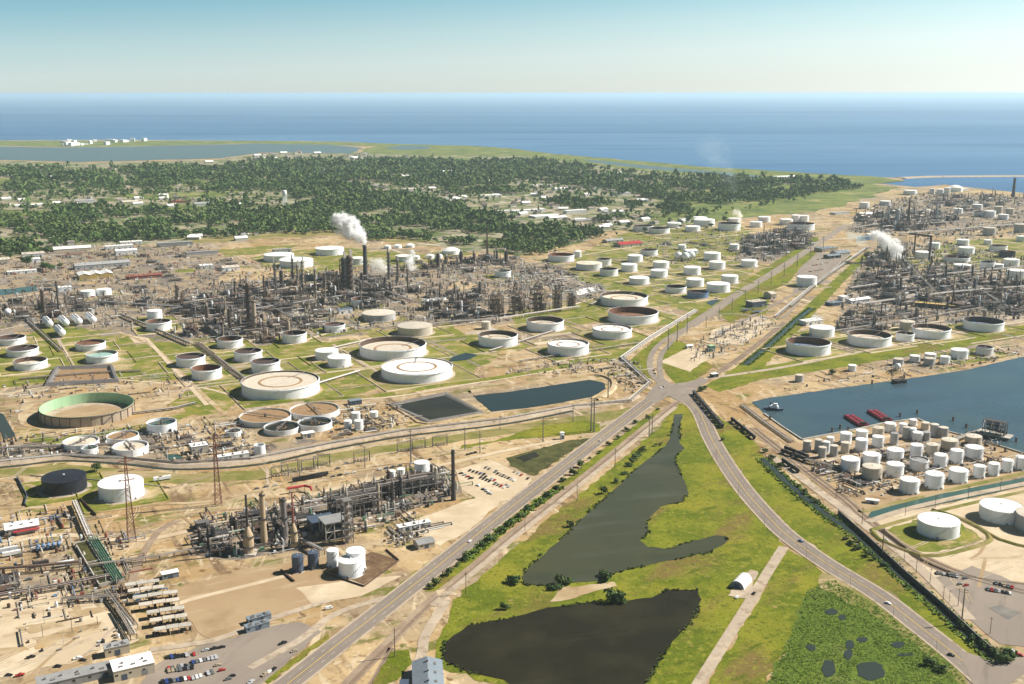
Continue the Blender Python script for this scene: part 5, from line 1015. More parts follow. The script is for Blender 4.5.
# ------------------------------------------------------------------ buildings and built things
def building(px, py, L, D, h, rz=AX, roof='roof_grey', wall='wall_beige', kind='gable', name='warehouse', desc='', cat='building', group=None, ridges=1, det=True, fixed=False, z=0):
    o = empty(name, (*G(px, py), z), rz); rise = min(D*.16/ridges, 4) if kind == 'gable' else .5
    b = MB(); w = D/ridges
    for k in range(ridges):
        y0 = -D/2+k*w
        vs = [(-L/2, y0, 0), (L/2, y0, 0), (L/2, y0+w, 0), (-L/2, y0+w, 0), (-L/2, y0, h), (L/2, y0, h), (L/2, y0+w, h), (-L/2, y0+w, h)]
        fs = [(0, 1, 5, 4), (2, 3, 7, 6)]
        if kind == 'gable': vs += [(-L/2, y0+w/2, h+rise), (L/2, y0+w/2, h+rise)]; fs += [(1, 2, 6, 9, 5), (3, 0, 4, 8, 7)]
        else: fs += [(1, 2, 6, 5), (3, 0, 4, 7), (4, 5, 6, 7)]
        b.add(vs, fs)
    b.build('wall', M[wall], o); e = .5
    for k in range(ridges):
        y0 = -D/2+k*w; b = MB()
        if kind == 'gable':
            ea = e if k == 0 else 0; eb = e if k == ridges-1 else 0; sl_ = rise/(w/2)
            vs = [(-L/2-e, y0-ea, h-ea*sl_+.12), (L/2+e, y0-ea, h-ea*sl_+.12), (L/2+e, y0+w/2, h+rise+.12), (-L/2-e, y0+w/2, h+rise+.12), (L/2+e, y0+w+eb, h-eb*sl_+.12), (-L/2-e, y0+w+eb, h-eb*sl_+.12)]
            vs += [(a, c, d-.2) for a, c, d in vs]
            b.add(vs, [(0, 1, 2, 3), (3, 2, 4, 5), (6, 7, 1, 0), (10, 11, 5, 4), (7, 8, 2, 1), (8, 10, 4, 2), (9, 6, 0, 3), (11, 9, 3, 5)])
        else:
            b.box(0, 0, h+.03, L+.6, D+.6, .35, bottom=True)
        rf = b.build('roof', M[roof], o)
        if det and L > 14:
            v = MB()
            for q in range(max(2, int(L/9))): v.box(-L/2+(q+.5)*L/max(2, int(L/9)), y0+w/2, h+(rise if kind == 'gable' else .3)+.1, 1.4, 1.2, 1.0)
            for q in range(-1, 2): v.box(q*L/3.3, y0+w*.25, h+(rise*.5 if kind == 'gable' else .3)+.2, 2.4, 1.6, .35)
            v.build('roof_vents', M['steel_grey'], rf)['kind'] = 'stuff'
    if det:
        n = max(1, int(L/12))
        for q in range(n): MB().box(-L/2+(q+.5)*L/n, -D/2-.03, 0, 3.4, .1, min(4, h*.75)).build('door', M['roof_grey' if q % 2 else 'slate_paint'], o)
        for q in range(max(1, int(L/8))): MB().box(-L/2+(q+.2)*L/max(1, int(L/8)), -D/2-.03, h*.5, 1.6, .1, 1.2).build('window', M['glass_dark'], o)
        MB().box(L/2+.03, 0, 0, .1, min(4, D*.4), min(4, h*.75)).build('door', M['roof_grey'], o)
    return reg(o, desc, cat, group, None, fixed)
F = dict(fixed=True)
building(428, 684, 34, 18, 6, R(96), 'roof_blue', 'wall_beige', 'gable', 'metal_building', 'grey-blue metal building with skylights at the bottom edge', **F)
building(404, 692, 12, 5, 4.5, R(92), 'slate_paint', 'slate_paint', 'flat', 'shipping_container', 'dark blue container left of the grey metal building', 'container', **F)
building(22, 531, 25, 15, 6, AX, 'roof_white', 'roof_tan', 'gable', 'workshop', 'white-roofed workshop with red awning in the lower left yard', **F)
o = bpy.data.objects['workshop']; MB().box(3, -9, 3.4, 20, 3.2, .3, bottom=True).build('awning', M['red_paint'], o)
building(414, 528, 28, 6.5, 4, AX, 'roof_white', 'dull_white', 'flat', 'site_cabin', 'long white cabin below the lower steel-framed plant', **F)
building(424, 546, 14, 11, 4.5, AX, 'roof_grey', 'wall_beige', 'gable', 'bungalow', 'beige bungalow with dark gable roof beside the dirt track', **F)
building(133, 672, 24, 15, 7, AX, 'roof_white', 'wall_beige', 'flat', 'gatehouse', 'flat building with pale eight-sided roof at the bottom left', **F)
building(78, 680, 46, 11, 5, AX, 'roof_grey', 'roof_grey', 'flat', 'long_shed', 'long grey shed at the bottom left edge', **F)
building(117, 653, 15, 7, 6, AX, 'roof_grey', 'wall_beige', 'flat', 'tall_cabin', 'lone tall grey cabin casting a long shadow on pale sand', **F)
building(170, 577, 12, 6, 4, AX, 'roof_white', 'roof_blue', 'flat', 'control_cabin', 'white control cabin beside the shed rows', **F)
building(259, 621, 16, 5, 4, AX+.1, 'roof_blue', 'roof_blue', 'flat', 'portable_office', 'blue-grey portable office, rear one of two beside the bottom car park', **F)
building(257, 629, 16, 5, 4, AX+.1, 'roof_blue', 'roof_blue', 'flat', 'portable_office', 'blue-grey portable office, front one of two beside the bottom car park', **F)
building(308, 437, 13, 8, 5, AX, 'roof_white', 'wall_beige', 'flat', 'pump_house', 'white-roofed pump house below the round clarifiers', **F)
building(233, 459, 30, 7, 5, AX, 'roof_white', 'dull_white', 'flat', 'long_shed', 'long white shed beside the canal bank below the basins', **F)
building(355, 404, 14, 9, 5, AX, 'roof_blue', 'slate_paint', 'flat', 'pump_house', 'blue-roofed canopy between the clarifiers and the grey lined pond', **F)
building(199, 452, 16, 12, 8, AX, 'roof_white', 'concrete', 'flat', 'filter_house', 'tall white filter house on the orange dirt', **F)
building(95, 277, 42, 62, 8, AX+1.5708, 'roof_white', 'yellow_roof', 'gable', 'ribbed_warehouse', 'warehouse with a ribbed white roof and ochre walls', ridges=3, **F)
building(102, 267, 108, 26, 8, AX+.05, 'roof_grey', 'grey_paint', 'gable', 'long_warehouse', 'long grey warehouse behind the ribbed white roof', **F)
building(144, 278, 66, 14, 6, AX, 'brick_red', 'brick_red', 'gable', 'red_shed', 'long low red shed right of the ribbed white roof', **F)
for i, (px, py, L, D, r_, w_, d) in enumerate([(72, 250, 80, 30, 'roof_white', 'wall_beige', 'pale-roofed works building behind the left plant'), (119, 249, 60, 22, 'roof_white', 'dull_white', 'pale-roofed works building behind the left plant'), (131, 244, 50, 20, 'roof_white', 'dull_white', 'pale-roofed works building behind the left plant'), (126, 254, 46, 18, 'roof_white', 'dull_white', 'pale-roofed works building behind the left plant'), (74, 257, 34, 14, 'brick_red', 'wall_beige', 'small red-roofed works building behind the left plant'), (33, 257, 44, 20, 'roof_tan', 'dull_white', 'pale-roofed works building behind the left plant'), (22, 273, 54, 16, 'roof_white', 'dull_white', 'pale-roofed works building behind the left plant'), (35, 262, 20, 14, 'roof_white', 'white_paint', 'pale-roofed works building behind the left plant'),
        (175, 246, 80, 14, 'roof_grey', 'roof_grey', 'dark-roofed works building behind the left plant'), (202, 254, 70, 14, 'roof_grey', 'roof_grey', 'dark-roofed works building behind the left plant'), (80, 237, 26, 16, 'brick_red', 'wall_beige', 'small red-roofed works building behind the left plant'), (3, 263, 26, 18, 'roof_tan', 'wall_beige', 'pale-roofed works building behind the left plant'), (65, 291, 22, 14, 'roof_white', 'white_paint', 'white hut among the left edge plant'), (282, 252, 40, 16, 'roof_grey', 'grey_paint', 'dark-roofed works building behind the left plant'),
        (230, 270, 34, 18, 'roof_tan', 'dull_white', 'pale-roofed works building behind the left plant'), (198, 300, 20, 12, 'roof_white', 'white_paint', 'white hut in the left plant'), (280, 327, 18, 10, 'teal_paint', 'teal_paint', 'pale green cabin in front of the dark left plant'), (206, 268, 26, 18, 'roof_white', 'dull_white', 'pale-roofed works building behind the left plant'), (345, 313, 24, 8, 'blue_paint', 'dull_white', 'small blue-roofed cabin in front of the steaming stack'),
        (613, 242, 50, 20, 'roof_grey', 'wall_beige', 'grey works building joined to the striped red roof'), (545, 217, 90, 40, 'roof_white', 'dull_white', 'pale warehouse in the town clearing'), (528, 212, 110, 26, 'roof_white', 'dull_white', 'pale warehouse in the town clearing'), (575, 213, 70, 20, 'roof_white', 'dull_white', 'pale warehouse in the town clearing'), (556, 219, 60, 24, 'roof_white', 'dull_white', 'pale warehouse in the town clearing'),
        (582, 222, 50, 20, 'roof_grey', 'wall_beige', 'dark-roofed works building in the town clearing'), (606, 228, 40, 20, 'roof_grey', 'wall_beige', 'dark-roofed works building in the town clearing'), (690, 254, 30, 18, 'roof_white', 'white_paint', 'white block building behind the white spheres'), (826, 251, 48, 26, 'roof_blue', 'wall_beige', 'flat blue-grey office above the right car park'), (840, 255, 40, 24, 'roof_blue', 'wall_beige', 'flat blue-grey office above the right car park'), (832, 258, 36, 16, 'roof_blue', 'glass_dark', 'flat blue-grey office above the right car park'),
        (843, 300, 14, 12, 'roof_white', 'white_paint', 'tall white block at the edge of the right plant'), (858, 302, 48, 14, 'roof_white', 'dull_white', 'long white shed at the edge of the right plant'), (834, 305, 26, 16, 'roof_blue', 'slate_paint', 'blue-grey shed at the edge of the right plant'), (811, 324, 34, 16, 'roof_white', 'dull_white', 'white flat-roofed shed beside the roadside ditch'), (770, 298, 12, 20, 'roof_tan', 'wall_beige', 'tan office beside the dark carports'),
        (30, 206, 90, 40, 'roof_white', 'dull_white', 'white-roofed store in the far left town'), (84, 203, 60, 30, 'roof_grey', 'dull_white', 'grey-roofed store in the far left town'), (180, 202, 60, 40, 'brick_red', 'brick_red', 'red brick hall in the far left town'), (202, 206, 50, 30, 'roof_grey', 'dull_white', 'grey-roofed store in the far left town'), (230, 206, 70, 30, 'roof_white', 'dull_white', 'white-roofed store in the far left town'), (25, 176, 140, 30, 'roof_white', 'dull_white', 'white-roofed store in the far left town'), (130, 203, 50, 24, 'roof_tan', 'wall_beige', 'grey-roofed store in the far left town'),
        (785, 178.5, 130, 50, 'roof_white', 'white_paint', 'long white hall in the coastal meadow'), (455, 200, 60, 30, 'roof_white', 'dull_white', 'pale warehouse in the middle town'), (490, 197, 80, 30, 'roof_white', 'dull_white', 'pale warehouse in the middle town'), (410, 191, 70, 30, 'roof_tan', 'dull_white', 'pale warehouse in the middle town'), (480, 176, 90, 30, 'roof_white', 'dull_white', 'pale warehouse in the middle town'), (620, 195, 70, 30, 'roof_grey', 'dull_white', 'pale warehouse in the middle town'), (505, 212, 50, 20, 'roof_white', 'dull_white', 'pale warehouse in the middle town'), (560, 190, 60, 24, 'roof_white', 'dull_white', 'pale warehouse in the middle town'),
        (865, 216, 50, 24, 'roof_white', 'dull_white', 'pale shed of the far right plant'), (840, 214, 60, 24, 'roof_grey', 'dull_white', 'grey shed of the far right plant'), (960, 190, 50, 30, 'roof_white', 'dull_white', 'pale shed of the far right plant'), (925, 213, 40, 20, 'roof_white', 'dull_white', 'pale shed of the far right plant'), (970, 204, 60, 24, 'roof_white', 'dull_white', 'pale shed of the far right plant'), (865, 240, 30, 20, 'roof_blue', 'blue_paint', 'small blue-roofed shed behind the steaming right plant'), (870, 236, 20, 14, 'roof_white', 'white_paint', 'white hut behind the steaming right plant')]):
    building(px, py, L, D, random.uniform(5, 9), AX+random.choice([0, 0, .05]), r_, w_, random.choice(['gable', 'flat']), 'works_building', d, det=(L < 62 and py > 240), group='works buildings')
building(628, 246, 62, 30, 7, AX, 'red_paint', 'wall_beige', 'gable', 'striped_works', 'works building with a striped red roof in front of the woods', **F)
building(938, 308, 72, 13, 7, R(-28), 'yellow_roof', 'steel_brown', 'flat', 'yellow_roof_shed', 'long shed with a yellow roof in the right plant', **F)
building(711, 351, 8, 8, 8, AX, 'green_paint', 'green_steel', 'flat', 'green_cabin', 'square green cabin on the bare lot above the junction', **F)
building(689, 348, 10, 6, 4, AX, 'roof_white', 'dull_white', 'gable', 'white_hut', 'white hut left of the green cabin', **F)
building(714, 377, 9, 6, 4.5, AX, 'roof_white', 'glass_dark', 'flat', 'rail_hut', 'small white-topped hut right of the road junction', **F)
building(562, 439, 3.5, 3.5, 7, AX, 'roof_white', 'white_paint', 'flat', 'valve_house', 'small white tower-like hut above the dark swamp', **F)
building(872, 503, 11, 4, 3, R(-20), 'roof_white', 'dull_white', 'flat', 'white_trailer', 'white trailer parked below the terminal tanks', 'trailer', **F)
building(756, 306, 30, 18, 9, AX, 'roof_tan', 'slate_paint', 'flat', 'office_block', 'dark-windowed office block among carports beside the highway', **F)
for i, (px, py) in enumerate(((746, 311), (757, 313))):
    o = empty('carport', G(px, py), AX); MB().box(0, 0, 3, 18, 9, .3, bottom=True).build('roof', M['slate_paint'], o)
    for a in (-8, 8):
        for c in (-4, 4): MB().box(a, c, 0, .3, .3, 3).build('post', M['steel_grey'], o)
    reg(o, 'dark carport roof beside the highway', 'carport', 'dark carports')
# rows of open sheds in the lower left yard
for i, (xa, ya, xb, yb) in enumerate(((125, 591, 160, 586), (128, 597, 165, 592), (133, 604, 178, 597), (139, 611, 180, 605), (147, 619, 185, 613), (150, 627, 188, 621), (154, 636, 192, 630))):
    A, B = G(xa, ya), G(xb, yb); L = math.hypot(B[0]-A[0], B[1]-A[1]); rz = math.atan2(B[1]-A[1], B[0]-A[0]); n = 3
    o = empty('open_shed', ((A[0]+B[0])/2, (A[1]+B[1])/2), rz)
    for k in range(n): MB().box(-L/2+(k+.5)*L/n, 0, 4.6+.25*(k % 2), L/n-.4, 5.6, .3, bottom=True).build('roof_panel', M['roof_tan' if i % 2 else 'concrete'], o)
    for k in range(7):
        for c in (-2.4, 2.4): MB().box(-L/2+.6+k*(L-1.2)/6, c, 0, .3, .3, 4.6).build('post', M['steel_grey'], o)
    b = MB(); rg = random.Random(i)
    for k in range(9): b.box(rg.uniform(-L/2, L/2), rg.uniform(-1.6, 1.6), 0, rg.uniform(1, 3), 1.6, rg.uniform(1, 3))
    b.build('stored_equipment', M['steel_dark'], o)['kind'] = 'stuff'
    reg(o, ['first', 'second', 'third', 'fourth', 'fifth', 'sixth', 'last'][i]+' open shed from the top in the ladder of pale roofs', 'shed', 'rows of open sheds', None, True)
# green treatment basins
A, B = G(88, 543), G(113, 584); L = math.hypot(B[0]-A[0], B[1]-A[1]); rz = math.atan2(B[1]-A[1], B[0]-A[0]); o = empty('treatment_basin', ((A[0]+B[0])/2, (A[1]+B[1])/2), rz)
for nm, y0, wd, m in (('basin', -5, 8, 'swampmat'), ('basin', 4, 7, 'ditch_water')):
    MB().box(0, y0, 1.8, L-1, wd-1.2, .12).build('basin', M[m], o)
for y0 in (-9.4, -.6, 8): MB().box(0, y0, 0, L, .8, 2.6).build('wall', M['concrete'], o)
for k in (-.5, 0, .5): MB().box(k*(L-.4), -.7, 0, .8, 17.8, 2.62).build('cross_wall', M['concrete'], o)
for k in range(5): MB().cyl((-L/2-2, 7-k*1.6, 4), (L/2+2, 7-k*1.6, 4), .35, n=6).build('pipe', M['green_steel'], o)
b = MB()
for k in range(12):
    for y0 in (8, -.6): b.box(-L/2+k*L/11, y0, 0, .35, .35, 4)
    b.box(-L/2+k*L/11, 3.7, 3.5, .35, 9, .3)
b.build('pipe_support', M['green_steel'], o)
reg(o, 'pair of long dark basins with green pipes in the lower left yard', 'basin', None, (102, 562), True)
# rectangular sludge pit and lined basins
def pit(px, m, h, lb, name='earth_basin', inner=.82):
    P = GP(px); cx_ = sum(q[0] for q in P)/4; cy_ = sum(q[1] for q in P)/4; o = empty(name, (cx_, cy_)); P = [(q[0]-cx_, q[1]-cy_) for q in P]
    I = [(q[0]*inner, q[1]*inner) for q in P]; I2 = [(q[0]*inner*.93, q[1]*inner*.9) for q in P]; O = [(q[0]*1.05, q[1]*1.08) for q in P]
    vs = [(*q, 0) for q in O]+[(*q, h) for q in P]+[(*q, h) for q in I]+[(*q, .4) for q in I2]; fs = []
    for k in range(3): fs += [(k*4+i, k*4+(i+1) % 4, (k+1)*4+(i+1) % 4, (k+1)*4+i) for i in range(4)]
    MB().add(vs, fs).build('embankment', M['steel_grey' if name == 'sludge_pit' else 'asphalt_dark'], o); MB().sheet(I2, .42).build('contents', M[m], o)
    reg(o, lb, 'basin', None, None, True)
pit([(46, 386), (118, 382), (112, 367), (56, 369)], 'sludge', 4, 'rectangular brown sludge pit behind the open green tank', 'sludge_pit', .92)
pit([(574, 299), (606, 291), (600, 284), (572, 290)], 'roof_white', 3, 'grey walled rectangular basin right of the tower blocks', 'lined_basin')
pit([(388, 405), (428, 423), (484, 413), (446, 393)], 'pond_water', 1.6, 'dark lined embankment round the grey pond', 'lined_basin', .9)
# arched hut
o = empty('arched_hut', G(741, 584), R(58)); Lh, rr = 17, 5.4; vs = []; n = 14
for xx in (-Lh/2, Lh/2):
    for i in range(n+1): t = math.pi*i/n; vs.append((xx, rr*math.cos(t), rr*math.sin(t)*1.05))
MB().add(vs, [(i, i+n+1, i+n+2, i+1) for i in range(n)]).build('arched_roof', M['roof_white'], o, 60)
for xx, nm in ((-Lh/2+.1, 'end_wall'), (Lh/2-.1, 'end_wall')): MB().add([(xx, rr*.99*math.cos(math.pi*i/n), rr*1.03*math.sin(math.pi*i/n)) for i in range(n+1)], [tuple(range(n+1))]).build(nm, M['roof_blue'], o)
MB().box(-Lh/2-.05, 0, 0, .2, 4, 3.6).build('door', M['slate_paint'], o)
b = MB()
for k in range(9): b.add([(q[0]+0, q[1], q[2]) for q in [(-Lh/2+k*Lh/8+d, (rr+.08)*math.cos(math.pi*i/n), (rr+.08)*1.05*math.sin(math.pi*i/n)) for d in (-.12, .12) for i in range(n+1)]], [(i, i+n+1, i+n+2, i+1) for i in range(n)])
b.build('rib', M['dull_white'], o)
reg(o, 'white arched hut beside the narrow road', 'hut', None, None, True)
field('hut_apron', [(728, 596), (748, 599), (758, 572), (750, 570), (735, 586)], 'gravel', .21, 1, 4, 90)
# water tower
x, y = G(285, 205); hh = ztop(x, y, 190); o = empty('water_tower', (x, y)); MB().lathe([(.5, hh*.55), (5, hh*.62), (7, hh*.75), (7, hh*.92), (4, hh*.99), (.02, hh)], 20).build('tank', M['white_paint'], o, 60)
for k in range(6): a = k*1.047; MB().cyl((7.5*math.cos(a), 7.5*math.sin(a), 0), (6.6*math.cos(a), 6.6*math.sin(a), hh*.8), .7, n=6).build('leg', M['white_paint'], o)
MB().cyl((0, 0, 0), (0, 0, hh*.6), 1.4, n=8).build('riser', M['white_paint'], o); reg(o, 'white water tower standing in the woods', 'water tower', None, (285, 198), True)
# white blocks on the far coast
rg = random.Random(12)
for k in range(22):
    px = rg.uniform(64, 108) if k < 16 else rg.uniform(108, 160); building(px, rg.uniform(141.5, 146.5) if k < 16 else rg.uniform(140.8, 142.5), rg.uniform(20, 60), rg.uniform(18, 40), rg.uniform(10, 28), rg.uniform(0, 1.5), 'roof_white', 'white_paint', 'flat', 'coast_block', 'white block on the far lagoon shore', group='white coast blocks', det=False)
# houses of the town
HP = []
for k, (L, D, h, g) in enumerate(((15, 10, 3.4, 1), (18, 11, 3.6, 1), (12, 9, 5.5, 1), (24, 14, 4.5, 0))):
    o = empty('house', (0, 0)); rs = D*.22
    vs = [(-L/2, -D/2, 0), (L/2, -D/2, 0), (L/2, D/2, 0), (-L/2, D/2, 0), (-L/2, -D/2, h), (L/2, -D/2, h), (L/2, D/2, h), (-L/2, D/2, h), (-L/2, 0, h+rs), (L/2, 0, h+rs)]
    MB().add(vs, [(0, 1, 5, 4), (2, 3, 7, 6), (1, 2, 6, 9, 5), (3, 0, 4, 8, 7)]).build('wall', M['wall_house'], o)
    vs = [(-L/2-.5, -D/2-.5, h), (L/2+.5, -D/2-.5, h), (L/2+.5, 0, h+rs+.25), (-L/2-.5, 0, h+rs+.25), (L/2+.5, D/2+.5, h), (-L/2-.5, D/2+.5, h)]
    rf = MB().add(vs, [(0, 1, 2, 3), (3, 2, 4, 5)]).build('roof', M['roof_house' if g else 'roof_white'], o); MB().box(L*.2, D*.1, h+rs*.4, 1, 1, rs+1).build('chimney', M['brick_red'], rf)
    HP.append(proto(o))
TOWN = [[(440, 194), (515, 190), (600, 206), (600, 230), (540, 228), (450, 206)], [(-10, 199), (262, 194), (262, 206), (-10, 210)], [(320, 152), (420, 156), (400, 162), (250, 160), (262, 154)], [(365, 184), (440, 188), (455, 197), (370, 192)], [(510, 182), (640, 192), (650, 204), (560, 200)], [(600, 210), (700, 218), (690, 226), (600, 230)], [(0, 168), (250, 162), (250, 188), (0, 196)], [(262, 162), (500, 160), (560, 180), (300, 188)], [(560, 170), (720, 182), (700, 198), (560, 190)], [(20, 238), (260, 232), (260, 240), (20, 250)]]
rg = random.Random(21)
for ti, (poly, n) in enumerate(zip(TOWN, (46, 34, 40, 16, 22, 20, 24, 22, 18, 12))):
    W_ = GP(poly); xs = [q[0] for q in W_]; ys = [q[1] for q in W_]; k = 0
    while k < n:
        p = (rg.uniform(min(xs), max(xs)), rg.uniform(min(ys), max(ys)))
        if not inside(p, W_): continue
        k += 1; s_ = 1.25 if p[1] < 4500 else 1.7; o = use(rg.choice(HP), p, rg.choice([0, AX, AX+1.57, .7]), (s_, s_, s_*1.1))
        reg(o, ['house in mid-town', 'house in the far left town', 'pale house below the lagoon', 'house by the middle clearing', 'house right of the clearing', 'house at the wood edge', 'tree-shaded house at far left', 'tree-shaded house in the middle wood', 'tree-shaded house at right', 'house near the left wood'][ti], 'house', 'town houses')
# ------------------------------------------------------------------ vehicles
def car_proto(col, kind='car'):
    o = empty({'car': 'parked_car', 'pickup': 'pickup_truck', 'van': 'van'}[kind], (0, 0))
    prof = {'car': ([(-2.3, .35), (2.3, .35), (2.35, .75), (1.2, .95), (.6, 1.45), (-1.3, 1.45), (-2.0, .98), (-2.35, .9)]), 'pickup': ([(-2.8, .45), (2.8, .45), (2.8, 1.0), (1.5, 1.1), (1.0, 1.75), (-.6, 1.75), (-.8, 1.1), (-2.8, 1.1)]), 'van': ([(-2.8, .4), (2.8, .4), (2.8, 1.1), (2.2, 1.3), (1.7, 2.2), (-2.8, 2.2)])}[kind]
    n = len(prof); wd = .9 if kind == 'car' else 1.0
    vs = [(a, s_*wd*(.86 if z > 1.2 else 1), z) for s_ in (-1, 1) for a, z in prof]
    MB().add(vs, [tuple(range(n)), tuple(range(2*n-1, n-1, -1))]+[(i+n, (i+1) % n+n, (i+1) % n, i) for i in range(n)]).build('body', M['car_'+col], o)
    zc = {'car': 1.05, 'pickup': 1.2, 'van': 1.45}[kind]; xa, xb = {'car': (-1.35, .75), 'pickup': (-.55, 1.05), 'van': (-.2, 1.75)}[kind]
    MB().box((xa+xb)/2, 0, zc, (xb-xa)*.92, wd*1.9, .3).build('windows', M['glass_dark'], o)
    for sx_ in (-1, 1):
        for sy_ in (-1, 1): MB().cyl((sx_*1.45, sy_*(wd-.2), .34), (sx_*1.45, sy_*(wd+.03), .34), .34, n=10).build('wheel', M['tyre'], o)
    return proto(o)
CARS = {}
def car(px, py, rz, col=None, kind=None, where='', z=.2):
    col = col or random.choice(['white', 'white', 'black', 'black', 'black', 'silver', 'grey', 'grey', 'silver', 'blue', 'red'] if random.random() < .7 else ['black', 'grey', 'grey', 'tan']); kind = kind or random.choice(['car', 'car', 'pickup'])
    if (col, kind) not in CARS: CARS[(col, kind)] = car_proto(col, kind)
    s_ = .98; o = use(CARS[(col, kind)], (*G(px, py), z), rz, (s_, s_, s_))
    return reg(o, f'{col} {"pickup" if kind == "pickup" else kind} {where}', 'van' if kind == 'van' else 'car', 'vehicles')
def row(a, b, n, rz, where, skip=.12):
    for k in range(n):
        if random.random() < skip: continue
        t = k/max(1, n-1); car(a[0]+(b[0]-a[0])*t, a[1]+(b[1]-a[1])*t, rz+U(-.06, .06)+random.choice([0, math.pi]), where=where)
PA = 'parked beside the highway' ; PB = 'parked at the bottom left'; PC = 'parked in the right yard'; PD = 'parked above the highway'
for a, b, n, rz in (((481, 478), (507, 489), 10, R(64)), ((483, 476), (509, 487), 10, R(64)), ((498, 474), (517, 482), 8, R(64)), ((470, 471), (484, 475), 5, R(64)), ((486, 468), (496, 472), 4, R(64)), ((461, 474), (471, 479), 4, R(20)), ((478, 486), (490, 494), 5, R(-40)), ((515, 472), (528, 479), 5, R(64))): row(a, b, n, rz, PA)
for a, b, n, rz in (((168, 658), (194, 655), 8, R(118)), ((169, 669), (192, 666), 8, R(118)), ((193, 663), (216, 658), 7, R(118)), ((163, 683), (189, 679), 8, R(118)), ((193, 679), (212, 673), 6, R(118)), ((169, 671.5), (192, 668.5), 7, R(118)), ((251, 683), (274, 670), 6, R(66)), ((277, 647), (283, 644), 2, R(40)), ((218, 666), (222, 671), 2, R(30)), ((232, 677), (228, 680), 2, R(30)), ((255, 661), (294, 652), 2, R(40)), ((206, 651), (222, 648), 3, R(28))): row(a, b, n, rz, PB, .06)
for a, b, n, rz in (((934, 573), (957, 577), 8, R(70)), ((988, 590), (1010, 594), 7, R(70)), ((996, 584), (1012, 588), 5, R(70)), ((953, 584), (966, 586), 3, R(20)), ((965, 579), (966, 579), 1, R(20)), ((1008, 650), (1020, 656), 4, R(-40))): row(a, b, n, rz, PC)
for k in range(6): row((800+3.2*k, 290-6*k), (812+4*k, 289-6.5*k), 9, R(118), PD, .2)
row((744, 313), (764, 306), 8, R(64), PD); row((768, 305), (774, 300), 4, R(28), PD)
for a, b, n, rz in (((257, 489), (275, 486), 3, AX), ((333, 477), (354, 473), 4, AX), ((380, 470), (400, 466), 4, AX), ((412, 464), (430, 460), 4, AX), ((468, 455), (475, 453), 3, AX), ((338, 469), (346, 464), 2, AX)): row(a, b, n, rz, 'on the dirt road', .0)
for px, py, rz, c in ((801, 542, R(-42), 'blue'), (951, 656, R(-42), 'black'), (664, 387, R(110), 'silver'), (655, 374, R(100), 'black'), (654, 371, R(100), 'black'), (661, 388, R(60), 'white'), (600, 441, R(64.4), 'silver'), (741, 293, R(64.4), 'white'), (784, 267, R(64.4), 'black'), (470, 542, R(64.4), 'white'), (886, 541, R(-40), 'silver'), (850, 598, R(0), 'grey') if False else (888, 604, R(-42), 'white')): car(px, py, rz, c, 'car', 'driving on the open road', .26)
car(329, 609, R(30), 'white', 'van', 'on the sand lot'); car(78, 659, R(28), 'white', 'pickup', 'on the pale sand lot'); car(31, 658, R(28), 'black', 'pickup', 'on the pale sand lot'); car(29, 580, R(28), 'grey', 'pickup', 'on the pale sand lot'); car(20, 676, R(28), 'red', 'pickup', 'on the pale sand lot'); car(9, 676, R(0), 'black', 'car', 'on the pale sand lot'); car(58, 667, R(0), 'black', 'car', 'on the pale sand lot'); car(83, 661, R(0), 'black', 'car', 'on the pale sand lot'); car(114, 643, R(60), 'black', 'car', 'on the pale sand lot')
row((405, 536), (410, 534), 2, AX, 'by the long cabin', 0); row((884, 484), (888, 482), 2, AX, 'below the terminal tanks', 0); row((737, 598), (754, 594), 2, R(58), 'beside the arched hut', 0)
# lorry trailers and rail wagons
def trailer(px, py, rz, L, m, desc, fixed=False, cat='trailer'):
    o = empty('lorry_trailer', (*G(px, py), .2), rz); MB().box(0, 0, 1.1, L, 2.6, 2.8, bottom=True).build('box_body', M[m], o); MB().box(0, 0, .7, L*.95, .9, .4).build('chassis', M['steel_dark'], o)
    for k in (-.42, -.34, .34): MB().cyl((L*k, -1.2, .5), (L*k, 1.2, .5), .5, n=10).build('wheel', M['tyre'], o)
    reg(o, desc, cat, 'lorry trailers', None, fixed)
for px, py, L, m in ((300, 481, 14, 'navy_paint'), (308, 479.5, 14, 'navy_paint'), (316, 478, 14, 'steel_dark'), (322, 476.5, 12, 'steel_dark')): trailer(px, py, AX, L, m, 'dark lorry trailer in the row on the dirt road')
for k in range(5): 
    o = empty('tank_trailer', (*G(38+5.2*k, 550.5-.9*k), .2), AX+1.4); b = MB().cyl((-4, 0, 2.2), (4, 0, 2.2), 1.25, n=14); b.build('tank', M['blue_paint'], o, 50); MB().box(0, 0, .7, 8, 1, .5).build('chassis', M['steel_dark'], o)
    for q in (-3, -2, 3): MB().cyl((q, -1.1, .5), (q, 1.1, .5), .5, n=10).build('wheel', M['tyre'], o)
    reg(o, ['first', 'second', 'third', 'fourth', 'fifth'][k]+' blue tank trailer from the left beside the white-roofed workshop', 'trailer', 'blue tank trailers', None, True)
for px, py, m, d, L in ((12, 556, 'roof_white', 'white box trailer beside the blue tank trailers', 13), (9, 552, 'dull_white', 'grey box trailer behind the white one at the left edge', 13), (42, 566, 'steel_dark', 'dark open box skip below the blue tank trailers', 10), (66, 566, 'white_paint', 'white skid trailer right of the dark box skip', 12), (165, 480, 'white_paint', 'white trailer on the grass strip by the canal', 11), (158, 481, 'white_paint', 'second white trailer on the grass strip by the canal', 8)): trailer(px, py, AX, L, m, d, True)
